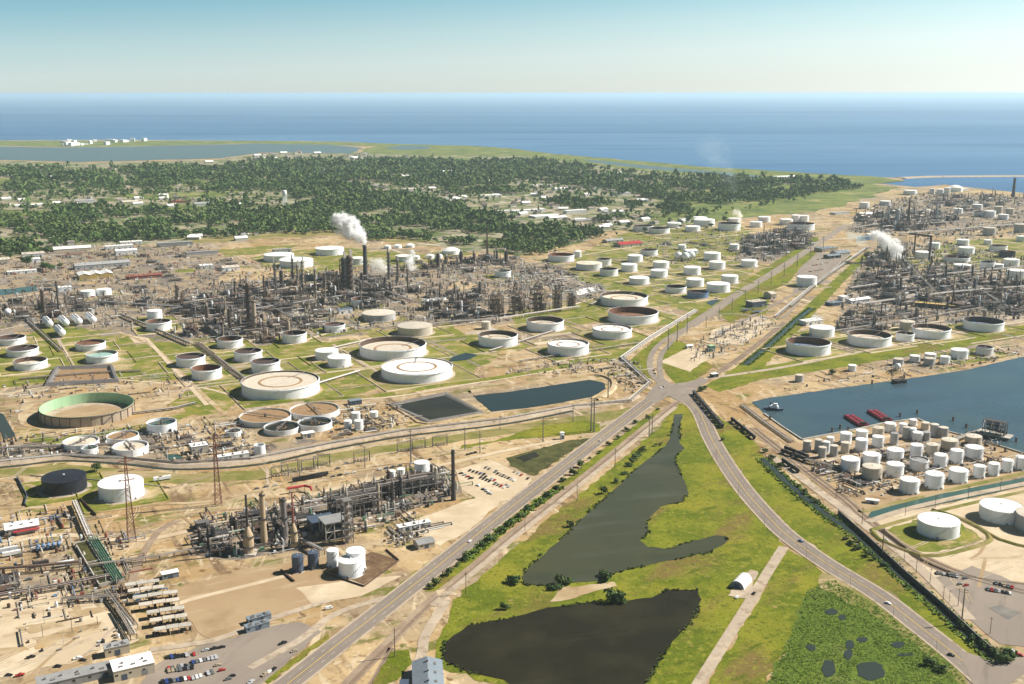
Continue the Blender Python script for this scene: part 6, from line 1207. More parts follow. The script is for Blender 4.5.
def wagon(px, py, rz, desc, kind):
    o = empty('tank_wagon' if kind else 'hopper_wagon', (*G(px, py), .35), rz); mm = M['carbon_black']
    if kind: b = MB().cyl((-7.4, 0, 2.6), (7.4, 0, 2.6), 1.55, n=16); b.cyl((0, 0, 4), (0, 0, 4.8), .6, n=8); b.build('tank', mm, o, 50)
    else: MB().add([(sx_*8, sy_*1.6, 4.6) for sx_, sy_ in ((-1, -1), (1, -1), (1, 1), (-1, 1))]+[(sx_*6.5, sy_*1.3, 1.2) for sx_, sy_ in ((-1, -1), (1, -1), (1, 1), (-1, 1))], [(0, 1, 2, 3), (4, 5, 1, 0), (5, 6, 2, 1), (6, 7, 3, 2), (7, 4, 0, 3)]).build('hopper', mm, o)
    MB().box(0, 0, 1.0, 15.8, 1.6, .4).build('underframe', M['steel_dark'], o)
    for k in (-1, 1): MB().box(k*5.6, 0, 0, 2.8, 2.2, 1).build('bogie', M['steel_dark'], o)
    MB().box(0, 0, 4.7, 14, .7, .12).build('walkway', M['steel_grey'], o); reg(o, desc, 'rail wagon', 'rail wagons')
def train(a, b, n, desc, kind):
    A, B = G(*a), G(*b); rz = math.atan2(B[1]-A[1], B[0]-A[0]); L = math.hypot(B[0]-A[0], B[1]-A[1])
    n = int(L/17.2)
    for k in range(n+1): wagon(*PIX(A[0]+(B[0]-A[0])*k*17.2/L, A[1]+(B[1]-A[1])*k*17.2/L), rz, desc, kind)
train((695, 396), (722, 428), 8, 'black hopper wagon beside the curved road', 0)
train((734, 423), (756, 441), 5, 'black tank wagon above the verge', 1)
train((787, 455), (806, 462), 3, 'black tank wagon beside the terminal', 1); train((790, 452), (808, 459), 3, 'black tank wagon beside the terminal', 1); train((786, 465), (796, 472), 2, 'black tank wagon beside the terminal', 1)
# ------------------------------------------------------------------ harbour
def barge(a, b, wd, lb):
    A, B = G(*a), G(*b); L = math.hypot(B[0]-A[0], B[1]-A[1]); o = empty('barge', ((A[0]+B[0])/2, (A[1]+B[1])/2, .3), math.atan2(B[1]-A[1], B[0]-A[0]))
    vs = [(sx_*L/2*(1 if z else .93), sy_*wd/2, z*2.6) for z in (0, 1) for sx_, sy_ in ((-1, -1), (1, -1), (1, 1), (-1, 1))]
    MB().add(vs, [(0, 1, 5, 4), (1, 2, 6, 5), (2, 3, 7, 6), (3, 0, 4, 7), (4, 5, 6, 7)]).build('hull', M['barge_red'], o)
    for k in range(5):
        for s_ in (-1, 1): MB().box(-L*.36+k*L*.18, s_*wd*.24, 2.62, L*.15, wd*.38, .5).build('hatch', M['barge_red'], o)
    MB().cyl((-L*.4, 0, 3.5), (L*.4, 0, 3.5), .3, n=6).build('pipe', M['steel_brown'], o); MB().box(L*.44, 0, 2.62, 3, wd*.5, 2).build('pump_house', M['steel_dark'], o)
    b = MB()
    for k in range(8): b.cyl((-L*.45+k*L*.128, -wd*.46, 2.6), (-L*.45+k*L*.128, -wd*.46, 3.4), .25, n=6); b.cyl((-L*.45+k*L*.128, wd*.46, 2.6), (-L*.45+k*L*.128, wd*.46, 3.4), .25, n=6)
    b.build('bollards', M['steel_dark'], o)['kind'] = 'stuff'; reg(o, lb, 'barge', 'red barges', None, True)
barge((848.5, 417), (864, 427), 12, 'red tank barge, left one of the two moored at the terminal'); barge((871.5, 412), (887.5, 422), 12, 'red tank barge, right one of the two moored at the terminal')
o = empty('tugboat', (*G(773, 410), .3), R(-22)); vs = [(-9, -3.4, 0), (7, -3.4, 0), (11, 0, 0), (7, 3.4, 0), (-9, 3.4, 0)]; MB().add(vs+[(a*1.06, c*1.06, 2.6) for a, c, d in vs], [(i, (i+1) % 5, (i+1) % 5+5, i+5) for i in range(5)]+[(5, 6, 7, 8, 9)]).build('hull', M['slate_paint'], o)
MB().box(1, 0, 2.6, 9, 5, 2.6).build('deckhouse', M['white_paint'], o); MB().box(2.5, 0, 5.2, 4, 4, 2.4).build('wheelhouse', M['white_paint'], o); MB().box(2.5, 0, 6.2, 4.1, 4.1, .8).build('windows', M['glass_dark'], o); MB().cyl((-3, 0, 5), (-3, 0, 9), .7, n=8).build('funnel', M['steel_dark'], o); MB().cyl((2, 0, 7.6), (2, 0, 12), .15, n=5).build('mast', M['steel_grey'], o)
reg(o, 'white tugboat moored in the left corner of the harbour', 'tugboat', None, None, True)
o = empty('loading_dock', (*G(994, 437), .3), R(-40)); MB().box(0, 0, 2.6, 34, 15, 1.0, bottom=True).build('deck', M['concrete'], o); b = MB()
for k in range(7):
    for s_ in (-6.5, 0, 6.5): MB().cyl((-15+5*k, s_, -1), (-15+5*k, s_, 2.6), .45, n=6).build('pile', M['wood_pole'], o)
b = MB(); frame(b, 22, 9, 3, 4.6, .5, z0=3.6, deck=.8); b.build('steel_frame', M['steel_dark'], o)
for k in range(3): MB().tube([(-8+8*k, -5, 3.6), (-8+8*k, -5, 15), (-8+8*k, -11, 19), (-8+8*k, -15, 12)], .35, 6).build('loading_arm', M['pipe_silver' if k else 'white_paint'], o)
b = MB(); pipes(b, random.Random(8), 30, 22, 9, 5, 16); b.build('pipework', M['slate_paint'], o); reg(o, 'dark loading dock with crane-like arms standing in the harbour', 'dock', None, (995, 433), True)
for px, py in ((840, 429), (900, 417), (917, 414), (953, 421), (966, 428), (985, 446), (1016, 442), (848, 431), (832, 432), (1005, 452), (770, 420), (904, 379), (872, 384)):
    o = empty('mooring_dolphin', (*G(px, py), 0)); MB().cyl((0, 0, -1), (0, 0, 4.5), 1.3, 1.0, 10).build('pile_cluster', M['wood_pole'], o); MB().lathe([(1.5, 4.2), (1.5, 4.8), (.02, 5)], 10).build('cap', M['steel_dark'], o); reg(o, 'dark mooring post in the harbour', 'mooring post', 'mooring posts')
o = empty('quay_wall', G(802, 440)); A = G(802, 440)
for k, (p, q) in enumerate(zip([(764, 414), (782, 427), (802, 440), (855, 430), (882, 424), (917, 419), (948, 432), (982, 441)], [(782, 427), (802, 440), (855, 430), (882, 424), (917, 419), (948, 432), (982, 441), (1024, 454)])):
    P, Q = G(*p), G(*q); MB().ridge([(P[0]-A[0], P[1]-A[1]), (Q[0]-A[0], Q[1]-A[1])], 1.6, 1.4, 1.4).build('wall_segment', M['concrete'], o)
reg(o, 'concrete quay wall round the harbour terminal', 'quay wall', None, None, True)
for px0, px1, n in (((900, 381), (925, 376), 5),):
    building(899, 383, 16, 9, 4, R(20), 'steel_dark', 'steel_brown', 'flat', 'jetty_platform', 'dark jetty platform on the far harbour shore', 'platform', **F)
# retaining wall along the right ditch
P = smooth(GP([(838, 514), (864, 537), (907, 577), (945, 610), (978, 641), (1001, 661)]), 22); o = empty('ditch_wall', P[0])
for p, q in zip(P, P[1:]): MB().ridge([(p[0]-P[0][0], p[1]-P[0][1]), (q[0]-P[0][0], q[1]-P[0][1])], .7, .6, 3.2).build('wall_panel', M['steel_dark'], o)
MB().tube([(q[0]-P[0][0], q[1]-P[0][1], 3.6) for q in P], .45, 6).build('pipe', M['pipe_silver'], o); reg(o, 'dark wall with a pipe along the ditch right of the curved road', 'wall', None, (905, 575), True)
# earth-dam wall round the brown patch and black tank yard
def wall_run(px, h, t, m, lb, closed=False):
    P = GP(px); o = empty('containment_wall', P[0])
    for p, q in zip(P, P[1:]): MB().ridge([(p[0]-P[0][0], p[1]-P[0][1]), (q[0]-P[0][0], q[1]-P[0][1])], t, t, h).build('wall_panel', M[m], o)
    reg(o, lb, 'wall', None, None, True)
wall_run([(325, 574), (364, 587), (399, 561), (386, 550)], 1.4, .5, 'steel_brown', 'low brown wall round the brown tank patch'); wall_run([(17, 478), (27, 497), (25, 506)], 2.5, .6, 'slate_paint', 'dark low wall left of the black tank'); wall_run([(80, 500), (96, 516)], 2.5, .6, 'steel_brown', 'dark low wall between the black tank and its white neighbour'); wall_run([(30, 476), (90, 480), (140, 484), (170, 488)], 1.2, .5, 'concrete', 'pale low wall behind the black tank'); wall_run([(281, 571), (294, 582)], 1.6, 1.2, 'steel_brown', 'short brown wall beside the navy tanks')
wall_run([(55, 516), (63, 528)], 2.5, .6, 'slate_paint', 'dark low wall right of the white-roofed workshop')
o = empty('red_pipe_bend', G(298, 492), AX); MB().tube([(-10, 0, 5), (6, 0, 5), (10, -6, 5), (10, -9, 3)], 1.1, 10).build('pipe', M['red_paint'], o)
for k in (-8, 0, 6): MB().box(k, 0, 0, .4, .4, 4).build('support', M['steel_grey'], o)
reg(o, 'red bent pipe on supports beside the dirt road', 'pipe', None, None, True)
# ------------------------------------------------------------------ poles, masts and lattice towers
def pole_proto(kind):
    o = empty({'wood': 'utility_pole', 'steel': 'steel_power_pole', 'lamp': 'street_lamp'}[kind], (0, 0))
    if kind == 'lamp':
        MB().cyl((0, 0, 0), (0, 0, 1), .012, .008, 6).build('post', M['steel_grey'], o); MB().beam((0, 0, .99), (.12, 0, 1.0), .01).build('arm', M['steel_grey'], o); MB().box(.14, 0, .985, .06, .025, .012).build('lamp_head', M['dull_white'], o)
    else:
        MB().cyl((0, 0, 0), (0, 0, 1), .020 if kind == 'wood' else .024, .012, 7).build('shaft', M['wood_pole' if kind == 'wood' else 'steel_grey'], o)
        for z in ((.94, .88) if kind == 'wood' else (.95, .85, .75)):
            c = MB().beam((-.10, 0, z), (.10, 0, z), .010).build('crossarm', M['wood_pole' if kind == 'wood' else 'steel_grey'], o)
            for x in (-.09, .09): MB().cyl((x, 0, z), (x, 0, z+.02), .005, n=5).build('insulator', M['dull_white'], c)
    return proto(o)
PP = {k: pole_proto(k) for k in ('wood', 'steel', 'lamp')}
def pole(px, yb, yt, kind='wood', desc='wooden utility pole beside the railway', rz=R(-26)):
    x, y = G(px, yb); h = ztop(x, y, yt); o = use(PP[kind], (x, y), rz, h); reg(o, desc, 'lamp' if kind == 'lamp' else 'pole', 'poles', (px, (yb+yt)/2)); return o
for q in ((395, 657, 627), (466, 594, 572), (525, 531, 514), (577, 502, 484), (615, 467, 448)): pole(*q)
for q in ((591, 431, 397), (594, 432, 399), (649, 437, 416), (652, 434, 414), (543, 442, 417), (411, 463, 430), (465, 450, 427), (480, 453, 431), (608, 398, 372), (668, 350, 328), (687, 333, 314), (677, 342, 322), (573, 422, 404), (500, 430, 416), (365, 468, 446), (300, 480, 462)): pole(*q, 'steel', 'grey steel power pole along the canal and highway')
for q in ((961.5, 623, 588), (882, 556, 528), (990, 634, 617), (958, 606, 588), (949, 603, 590), (930, 583, 568), (916, 573, 557), (943, 601, 586), (904, 562, 550), (862, 524, 508), (836, 498, 482), (816, 478, 462), (1016, 470, 455), (968, 500, 486), (1000, 492, 478), (935, 508, 495), (905, 516, 503)): pole(*q, 'wood', 'utility pole along the right yard road')
for k in range(10): x_ = 700+13*k; pole(x_+6, 328-8.6*k, 316-8.9*k, 'steel', 'power pole along the upper highway')
for px, py in ((700, 428), (716, 462), (738, 496), (764, 528), (806, 560), (850, 588), (893, 617), (936, 652)): pole(px, py, py-13, 'lamp', 'street lamp beside the curved road', R(40))
def lattice(px, yb, yt, lb):
    x, y = G(px, yb); h = ztop(x, y, yt); o = empty('lattice_tower', (x, y), AX); wb = h*.085; b = MB()
    legs = []
    for sx_, sy_ in ((-1, -1), (1, -1), (1, 1), (-1, 1)):
        legs.append((sx_, sy_)); MB().beam((sx_*wb/2, sy_*wb/2, 0), (sx_*.5, sy_*.5, h), .34).build('leg', M['pylon'], o)
    n = 16
    for k in range(n):
        a, c = wb/2+(.5-wb/2)*k/n, wb/2+(.5-wb/2)*(k+1)/n
        for i in range(4):
            p, q = legs[i], legs[(i+1) % 4]; b.beam((p[0]*a, p[1]*a, h*k/n), (q[0]*c, q[1]*c, h*(k+1)/n), 0.16); b.beam((q[0]*a, q[1]*a, h*k/n), (p[0]*c, p[1]*c, h*(k+1)/n), .16)
    b.build('bracing', M['pylon'], o)
    for z in (.72, .83, .94): MB().beam((-h*.09, 0, h*z), (h*.09, 0, h*z), .5).beam((-h*.09, 0, h*z), (0, 0, h*(z+.035)), .25).beam((h*.09, 0, h*z), (0, 0, h*(z+.035)), .25).build('crossarm', M['pylon'], o)
    reg(o, lb, 'pylon', 'red pylons', (px, (yb+yt)/2), True)
lattice(132, 541, 456, 'tall red lattice pylon in front of the white tank beside the black tank'); lattice(218.5, 505, 434, 'tall red lattice pylon below the orange dirt of the basins')
# substation gantries
for i, (px, py) in enumerate(((280, 477), (290, 472), (310, 470), (322, 466), (362, 462), (405, 452), (418, 449), (440, 446), (726, 332), (738, 328), (748, 330), (720, 338))):
    o = empty('substation_gantry', G(px, py), AX); b = MB(); L = 16
    for s_ in (-1, 1): MB().beam((s_*L/2, -1, 0), (s_*L/2, 0, 11), .5).beam((s_*L/2, 1, 0), (s_*L/2, 0, 11), .5).build('post', M['steel_grey'], o)
    MB().beam((-L/2, 0, 11), (L/2, 0, 11), .6).build('beam', M['steel_grey'], o)
    for k in range(5): b.cyl((-6+3*k, 0, 9), (-6+3*k, 0, 11), .25, n=5); b.box(-6+3*k, 3, 0, 1.4, 1.2, 2.6)
    b.build('switchgear', M['pipe_silver'], o)['kind'] = 'stuff'; reg(o, 'grey substation gantry', 'gantry', 'substation gantries')
# ------------------------------------------------------------------ trees, shrubs, reeds and woods
def crown_np(rg, n, w, h, z0, leaf, squash=.5):
    """leaf quads spread through an uneven crown; returns verts (4n,3)"""
    V = np.zeros((n*4, 3)); k = 0
    lobes = [(rg.uniform(-.35, .35)*w, rg.uniform(-.35, .35)*w, z0+h*rg.uniform(.35, .75), rg.uniform(.28, .42)*w) for _ in range(7)]
    while k < n:
        lx, ly, lz, lr = rg.choice(lobes); d = Vector((rg.gauss(0, 1), rg.gauss(0, 1), rg.gauss(0, 1)+.25)).normalized()
        rr = lr*(rg.random()**.35); c = Vector((lx+d.x*rr, ly+d.y*rr, lz+d.z*rr*(h/w)*squash*1.6))
        nrm = (d+Vector((rg.gauss(0, .45), rg.gauss(0, .45), rg.gauss(0, .45)+.3))).normalized(); e1 = nrm.orthogonal().normalized(); e2 = nrm.cross(e1); t = rg.uniform(0, 6.28); s = leaf*rg.uniform(.6, 1.3)
        a = (e1*math.cos(t)+e2*math.sin(t))*s; b = (e2*math.cos(t)-e1*math.sin(t))*s*.75
        for i, q in enumerate((c-a-b, c+a-b, c+a+b, c-a+b)): V[k*4+i] = q
        k += 1
    return V
def quads(name, V, mats, parent=None, kind=None, mi=None):
    n = len(V)//4; me = bpy.data.meshes.new(name); me.vertices.add(len(V)); me.vertices.foreach_set('co', V.astype(np.float32).ravel())
    me.loops.add(len(V)); me.loops.foreach_set('vertex_index', np.arange(len(V), dtype=np.int32)); me.polygons.add(n)
    me.polygons.foreach_set('loop_start', np.arange(0, len(V), 4, dtype=np.int32)); me.polygons.foreach_set('loop_total', np.full(n, 4, dtype=np.int32))
    for m in (mats if isinstance(mats, list) else [mats]): me.materials.append(m)
    me.update(calc_edges=True); me.validate()
    return link(name, me, parent, kind)
def tree_proto(seed, w, h, leaf, n, name='tree', bush=False):
    rg = random.Random(seed); o = empty(name, (0, 0)); b = MB()
    if not bush:
        b.cyl((0, 0, -.2), (rg.uniform(-.3, .3), 0, h*.42), w*.045, w*.028, 7)
        for k in range(5): a = k*1.26+rg.random(); b.cyl((0, 0, h*rg.uniform(.28, .4)), (w*.3*math.cos(a), w*.3*math.sin(a), h*rg.uniform(.55, .75)), w*.02, w*.008, 5)
        b.build('trunk', M['bark'], o)
    else:
        for k in range(5): a = k*1.26; b.cyl((0, 0, 0), (w*.3*math.cos(a), w*.3*math.sin(a), h*.6), .08, .03, 4)
        b.build('stem', M['bark'], o)
    quads('crown', crown_np(rg, n, w, h*(.72 if not bush else .95), h*.25 if not bush else 0, leaf), M['leaf'], o)
    return proto(o)
TREES = [tree_proto(300+k, 11+k, 12+1.2*k, 1.0, 300) for k in range(4)]; BUSH = [tree_proto(340+k, 5.5, 4+k*.6, .5, 170, 'shrub', True) for k in range(3)]
def tree(px, py, s, d, bush=False, pos=None):
    p = pos or G(px, py); kk = random.randrange(3 if bush else 4)
    if pos: d = ['round', 'broad', 'full', 'tall'][kk]+d
    o = use((BUSH if bush else TREES)[kk], p, U(0, 6.28), (s*U(.85, 1.15), s*U(.85, 1.15), s*U(.85, 1.2))); reg(o, d, 'shrub' if bush else 'tree', 'shrubs' if bush else 'trees')
for px, py, s in ((642, 452, 1.2), (636, 459, 1.3), (629, 466, 1.2), (624, 474, 1.1), (617, 483, 1.0), (604, 493, 1.4), (571, 526, 1.2), (639, 456, .9), (633, 463, 1), (655, 446, .7), (660, 445, .7), (540, 556, .5), (590, 512, .6), (512, 584, 1.6), (516, 580, 1.1), (505, 609, 1.0)): tree(px, py, s, 'dark shrub on the upper lake bank', True)
for px, py, s in ((614, 602, 1.9), (618, 601, 1.7), (606, 580, 1.5), (602, 577, 1.2), (562, 585, 1.6), (556, 588, 1.3), (568, 584, 1.0), (622, 603, 1.1), (553, 590, 1.0)): tree(px, py, s, 'shrub on the neck between the two lakes', True)
for k in range(26):
    t = k/25; px = 655+(428-655)*t; py = 409.5+(590-409.5)*t; tree(px+U(-2, 3), py+U(-2, 2), U(.6, 1.35), 'shrub between highway and railway', True)
for px, py, s in ((701, 391, 1.5), (704, 389, 1.1), (832, 374, 1.3), (1003, 662, 1.6), (1008, 658, 1.8), (997, 656, 1.2), (850, 545, 1.1), (858, 550, 1.2), (866, 556, 1), (846, 540, .9), (875, 560, .9), (884, 566, 1), (765, 452, 1.1), (772, 458, 1), (780, 467, 1), (722, 441, .8), (815, 502, 1), (806, 494, 1), (798, 487, .9), (961, 628, 1), (970, 640, 1.1), (983, 648, 1), (745, 430, 1), (930, 665, 1.3), (940, 672, 1.2)): tree(px, py, s, 'shrub beside the curved road', True)
for px, py, s in ((97, 472, .75),): tree(px, py, s, 'lone round tree on the canal bank above the black tank')
for px, py, s in ((868, 272, .6), (862, 278, .6), (856, 284, .6), (850, 290, .5), (872, 262, .8), (876, 256, 1), (868, 256, .9), (880, 250, .9), (884, 246, .8), (846, 296, .5)): tree(px, py, s, 'tree in the green belt beside the pale pipeline')
for px, py, s in ((27, 267, 1.3), (31, 262, 1.1), (46, 271, 1.3), (52, 272, 1.1), (60, 268, 1), (43, 270, 1.1), (10, 258, 1.2), (4, 256, 1.3), (16, 255, 1.2)): tree(px, py, s, 'garden tree among the left works buildings')
for k in range(46):
    px = U(585, 735); py = U(222, 240)-(px-585)*.09; tree(px, py, U(.6, 1.1), 'scattered tree above the tank farm')
for k in range(14): tree(U(0, 60), U(222, 262), U(.7, 1.1), 'tree at the far left works edge')
FOREST = GP([(-200, 168), (0, 168), (60, 167), (110, 169), (230, 167), (262, 162), (420, 161), (500, 163), (540, 162), (580, 167), (640, 173), (700, 178), (760, 181), (850, 183), (862, 188), (840, 192), (800, 202), (745, 214), (700, 219), (690, 222), (640, 222), (650, 232), (610, 246), (590, 250), (566, 250), (545, 255), (520, 255), (480, 247), (440, 244), (400, 238), (372, 242), (330, 232), (250, 236), (170, 240), (100, 242), (60, 246), (20, 258), (-200, 264)])
CLEAR = [GP(q) for q in ([(-200, 197), (60, 199), (150, 196), (240, 190), (262, 196), (240, 205), (150, 207), (60, 206), (-200, 213)], [(48, 170), (110, 168), (112, 174), (62, 176.5)], [(-10, 177), (14, 177), (17, 188), (-10, 188)], [(180, 182), (222, 180), (225, 184), (185, 186)], [(2, 211), (58, 210), (58, 217), (4, 218)], [(165, 205), (215, 202), (212, 213), (170, 214)], [(250, 190), (290, 193), (302, 207), (280, 212), (250, 208)],
    [(368, 182), (440, 187), (458, 195), (500, 193), (520, 198), (600, 216), (596, 226), (545, 224), (505, 218), (450, 204), (420, 196), (372, 190)], [(508, 181), (560, 184), (642, 195), (640, 202), (600, 202), (545, 197), (510, 189)], [(425, 158), (460, 157), (484, 159), (440, 162)], [(690, 208), (720, 204), (780, 201), (830, 192), (845, 196), (800, 206), (745, 217), (690, 224)], [(110, 170), (116, 170), (146, 196), (136, 196)], [(600, 206), (650, 210), (690, 214), (680, 220), (620, 218)])]
SPARSE = GP([(500, 196), (560, 198), (700, 204), (850, 193), (868, 190), (690, 226), (560, 252), (520, 230)])
FOREST = natural(FOREST, 45, 60, 8)
rg = np.random.default_rng(4)
def hashn(x, y):   # smooth pseudo noise for gaps in the woods
    return (np.sin(x*.011+1.3*np.sin(y*.007))*np.cos(y*.009+1.1*np.sin(x*.006+2))+.5*np.sin(x*.031+y*.023)*np.cos(y*.037-x*.017))
FT = []
for y0, y1, st in ((2380, 3300, 10.5), (3300, 4300, 12.5), (4300, 6700, 15.5)):
    y = y0
    while y < y1:
        hw = y*.52+250; n = int(2*hw/st)
        xs = -hw+np.arange(n)*st+rg.uniform(-.45, .45, n)*st; ys = y+rg.uniform(-.45, .45, n)*st; ns = hashn(xs, ys)
        for a, c, q in zip(xs, ys, ns):
            if q < -.42: continue
            p = (a, c); ua, ub = a*ca+c*sa, -a*sa+c*ca
            if (ua % 210 < 17 or ub % 150 < 12) and c < 5200: continue
            if math.sin(a*.0021+c*.0013)+math.sin(c*.0031-a*.0017) > 1.25 and rg.random() < .7: continue
            if not inside(p, FOREST): continue
            if any(inside(p, z) for z in CLEAR) and rg.random() > .13: continue
            if q < .12 and inside(p, SPARSE): continue
            FT.append((a, c, st*(rg.uniform(.30, .58) if rg.random() < .8 else rg.uniform(.55, .85))))
        y += st
FT.sort(key=lambda q: q[1])
near = FT[:1]; cnt = 0; IND = []
for i, q in enumerate(FT):
    if cnt < 290 and q[1] < 3300 and rg.random() < .12: IND.append(i); cnt += 1
for i in IND: a, c, s = FT[i]; tree(0, 0, s/6.2, ' leafy tree in the near woods', pos=(a, c))
IS = set(IND); REST = np.array([q for i, q in enumerate(FT) if i not in IS])
prs = [crown_np(random.Random(400+k), 15, 2.0, 2.1, 0, .42) for k in range(10)]
ch = rg.integers(0, 10, len(REST)); PV = np.stack(prs)[ch]          # (N,80,3)
ang = rg.uniform(0, 6.28, len(REST)); c_, s_ = np.cos(ang)[:, None], np.sin(ang)[:, None]; sc = REST[:, 2][:, None]; hs = rg.uniform(.7, 1.6, len(REST))[:, None]
W = np.stack([REST[:, 0][:, None]+(PV[..., 0]*c_-PV[..., 1]*s_)*sc, REST[:, 1][:, None]+(PV[..., 0]*s_+PV[..., 1]*c_)*sc, 2+PV[..., 2]*sc*hs*.95], -1).reshape(-1, 3)
wd = quads('woodland', W, M['leaf_wood'], None, 'stuff'); wd['label'] = 'dark green mass of town trees behind the plant'
# reeds and rank grass: uncountable tufts
def tufts(name, pts, size, m, lb, h0=.4, h1=1.1):
    rr = np.random.default_rng(len(pts)); V = []
    P = np.array(pts); n = len(P)
    for k in range(3):
        a = rr.uniform(0, 6.28, n); s = size*rr.uniform(.5, 1.4, n); h = size*rr.uniform(h0, h1, n); dx, dy = np.cos(a)*s, np.sin(a)*s; lx, ly = -np.sin(a)*s*1.3, np.cos(a)*s*1.3
        q = np.stack([np.stack([P[:, 0]-dx, P[:, 1]-dy, np.zeros(n)+.1], -1), np.stack([P[:, 0]+dx, P[:, 1]+dy, np.zeros(n)+.1], -1), np.stack([P[:, 0]+dx*.8+lx, P[:, 1]+dy*.8+ly, h], -1), np.stack([P[:, 0]-dx*.8+lx, P[:, 1]-dy*.8+ly, h*.9], -1)], 1)
        V.append(q.reshape(-1, 3))
    o = quads(name, np.concatenate(V), m, None, 'stuff'); o['label'] = lb; return o
rg2 = random.Random(31); pts = []
for shore in (LAKE1, LAKE2):
    w_ = natural(GP(shore), 1.0, 6, 1 if shore is LAKE1 else 2)
    for a, c in zip(w_, w_[1:]+w_[:1]):
        l = math.hypot(c[0]-a[0], c[1]-a[1])
        if math.sin(a[0]*.09+a[1]*.05)+.6*math.sin(a[1]*.21) < -.1: continue
        for k in range(int(l/1.5)): t = rg2.random(); pts.append((a[0]+(c[0]-a[0])*t+rg2.gauss(0, .7), a[1]+(c[1]-a[1])*t+rg2.gauss(0, .7)))
tufts('reed_fringe', pts, .8, M['reed_dark'], 'dark reeds fringing both lakes', .5, 1.7)
MP = GP([(806, 592), (830, 578), (880, 608), (920, 638), (955, 668), (975, 700), (975, 730), (740, 730), (764, 690), (790, 640)]); pts = []
pools = [(870.5, 671, 19, 11), (829, 669, 9, 10), (850, 645, 6, 5), (898, 645, 9, 3.5), (831, 612, 9, 3.5), (842, 618, 5, 3), (811, 648, 6, 3.5), (848, 655, 5, 6), (862, 640, 8, 2.5)]
while len(pts) < 6500:
    p = (rg2.uniform(120, 300), rg2.uniform(560, 735))
    if not inside(p, MP): continue
    q = PIX(*p)
    if any(((q[0]-a)/c)**2+((q[1]-b)/d)**2 < 1.02 for a, b, c, d in pools): continue
    pts.append(p)
tufts('marsh_reeds', pts, .6, M['reed'], 'dense green reeds filling the marsh')
pts = []
for path, of in (([(762, 458), (789, 484), (827, 515), (860.5, 538), (903.6, 577.5), (941.7, 610), (974.6, 641), (997.5, 661)], (-5.5, 5)), ([(465, 560), (510, 524), (560, 487)], (-2.5, 2.5)), ([(745, 365), (767, 347), (797, 320), (812, 308)], (-5, 5))):
    w_ = smooth(GP(path), 10)
    for e in of:
        for a, c in zip(offs(w_, e), offs(w_, e)[1:]):
            l = math.hypot(c[0]-a[0], c[1]-a[1])
            for k in range(int(l/.7)): t = rg2.random(); pts.append((a[0]+(c[0]-a[0])*t+rg2.gauss(0, 1.1), a[1]+(c[1]-a[1])*t+rg2.gauss(0, 1.1)))
tufts('ditch_reeds', pts, .9, M['reed'], 'dark rank growth along the ditches', .5, 1.6)
SW = GP([(506, 458), (566, 441), (592, 438), (534, 476), (510, 466)]); pts = []
while len(pts) < 1500:
    p = (rg2.uniform(-10, 90), rg2.uniform(930, 1080))
    if inside(p, SW): pts.append(p)
# ------------------------------------------------------------------ steam and smoke
PUFF = {}
def puff_mat(key, dens, scale, col, edge):
    m = bpy.data.materials.new('steam_'+key); m.use_nodes = True; n, l = m.node_tree.nodes, m.node_tree.links; n.clear()
    def mth(op, a, b):
        q = n.new('ShaderNodeMath'); q.operation = op
        for i, e in enumerate((a, b)):
            if isinstance(e, (int, float)): q.inputs[i].default_value = e
            else: l.new(e, q.inputs[i])
        return q.outputs[0]
    out = n.new('ShaderNodeOutputMaterial'); pv_ = n.new('ShaderNodeVolumePrincipled'); pv_.inputs['Color'].default_value = (*col, 1)
    t = n.new('ShaderNodeTexCoord'); ln = n.new('ShaderNodeVectorMath'); ln.operation = 'LENGTH'; l.new(t.outputs['Object'], ln.inputs[0])
    no = n.new('ShaderNodeTexNoise'); no.inputs['Scale'].default_value = 1/scale; no.inputs['Detail'].default_value = 5; no.inputs['Roughness'].default_value = .65; l.new(n.new('ShaderNodeNewGeometry').outputs['Position'], no.inputs['Vector'])
    v = mth('ADD', mth('SUBTRACT', 1.0, ln.outputs['Value']), mth('MULTIPLY', mth('SUBTRACT', no.outputs['Fac'], .56), edge))
    mr = n.new('ShaderNodeMapRange'); mr.inputs['From Min'].default_value = 0; mr.inputs['From Max'].default_value = .3; mr.inputs['To Max'].default_value = dens
    l.new(v, mr.inputs['Value']); l.new(mr.outputs['Result'], pv_.inputs['Density']); l.new(pv_.outputs['Volume'], out.inputs['Volume']); return m
def plume(path, radii, dens, scale, col, lb, name='steam_plume', edge=4.2, seed=0):
    """a trail of ragged vapour puffs along a path"""
    rr = random.Random(seed); m = puff_mat(str(seed), dens, scale, col, edge); o = empty(name, path[0]); o['kind'] = 'stuff'; o['label'] = lb
    me = MB().ball((0, 0, 0), 1, 14).build('puff', m, o); me['kind'] = 'stuff'; first = True
    for (p, r) in zip(path, radii):
        q = me if first else me.copy()
        if not first: COL.objects.link(q); q.parent = o
        first = False; s_ = r*1.55
        q.location = (p[0]-path[0][0]+rr.uniform(-.2, .2)*r, p[1]-path[0][1]+rr.uniform(-.2, .2)*r, p[2]-path[0][2]+rr.uniform(-.2, .2)*r); q.scale = (s_*rr.uniform(.9, 1.2), s_, s_*rr.uniform(.85, 1.1))
    return o
def pathfrom(px0, yrow, pts):
    x0, y0 = G(px0, yrow); out = []
    for px, py in pts:
        z = ztop(x0, y0, py); out.append(((px-512)/FPX*(y0*cp-(z-CAM_H)*sp), y0, z))
    return out
plume(pathfrom(365.5, 279, [(365.5, 245.5), (364, 243), (361, 239), (357, 235), (352, 229), (347, 224), (343, 220), (340, 217)]), [2.5, 5, 9, 13, 17, 18, 15, 8], .16, 15, (1, 1, 1), 'white steam cloud drifting from the tall dark chimney', seed=1)
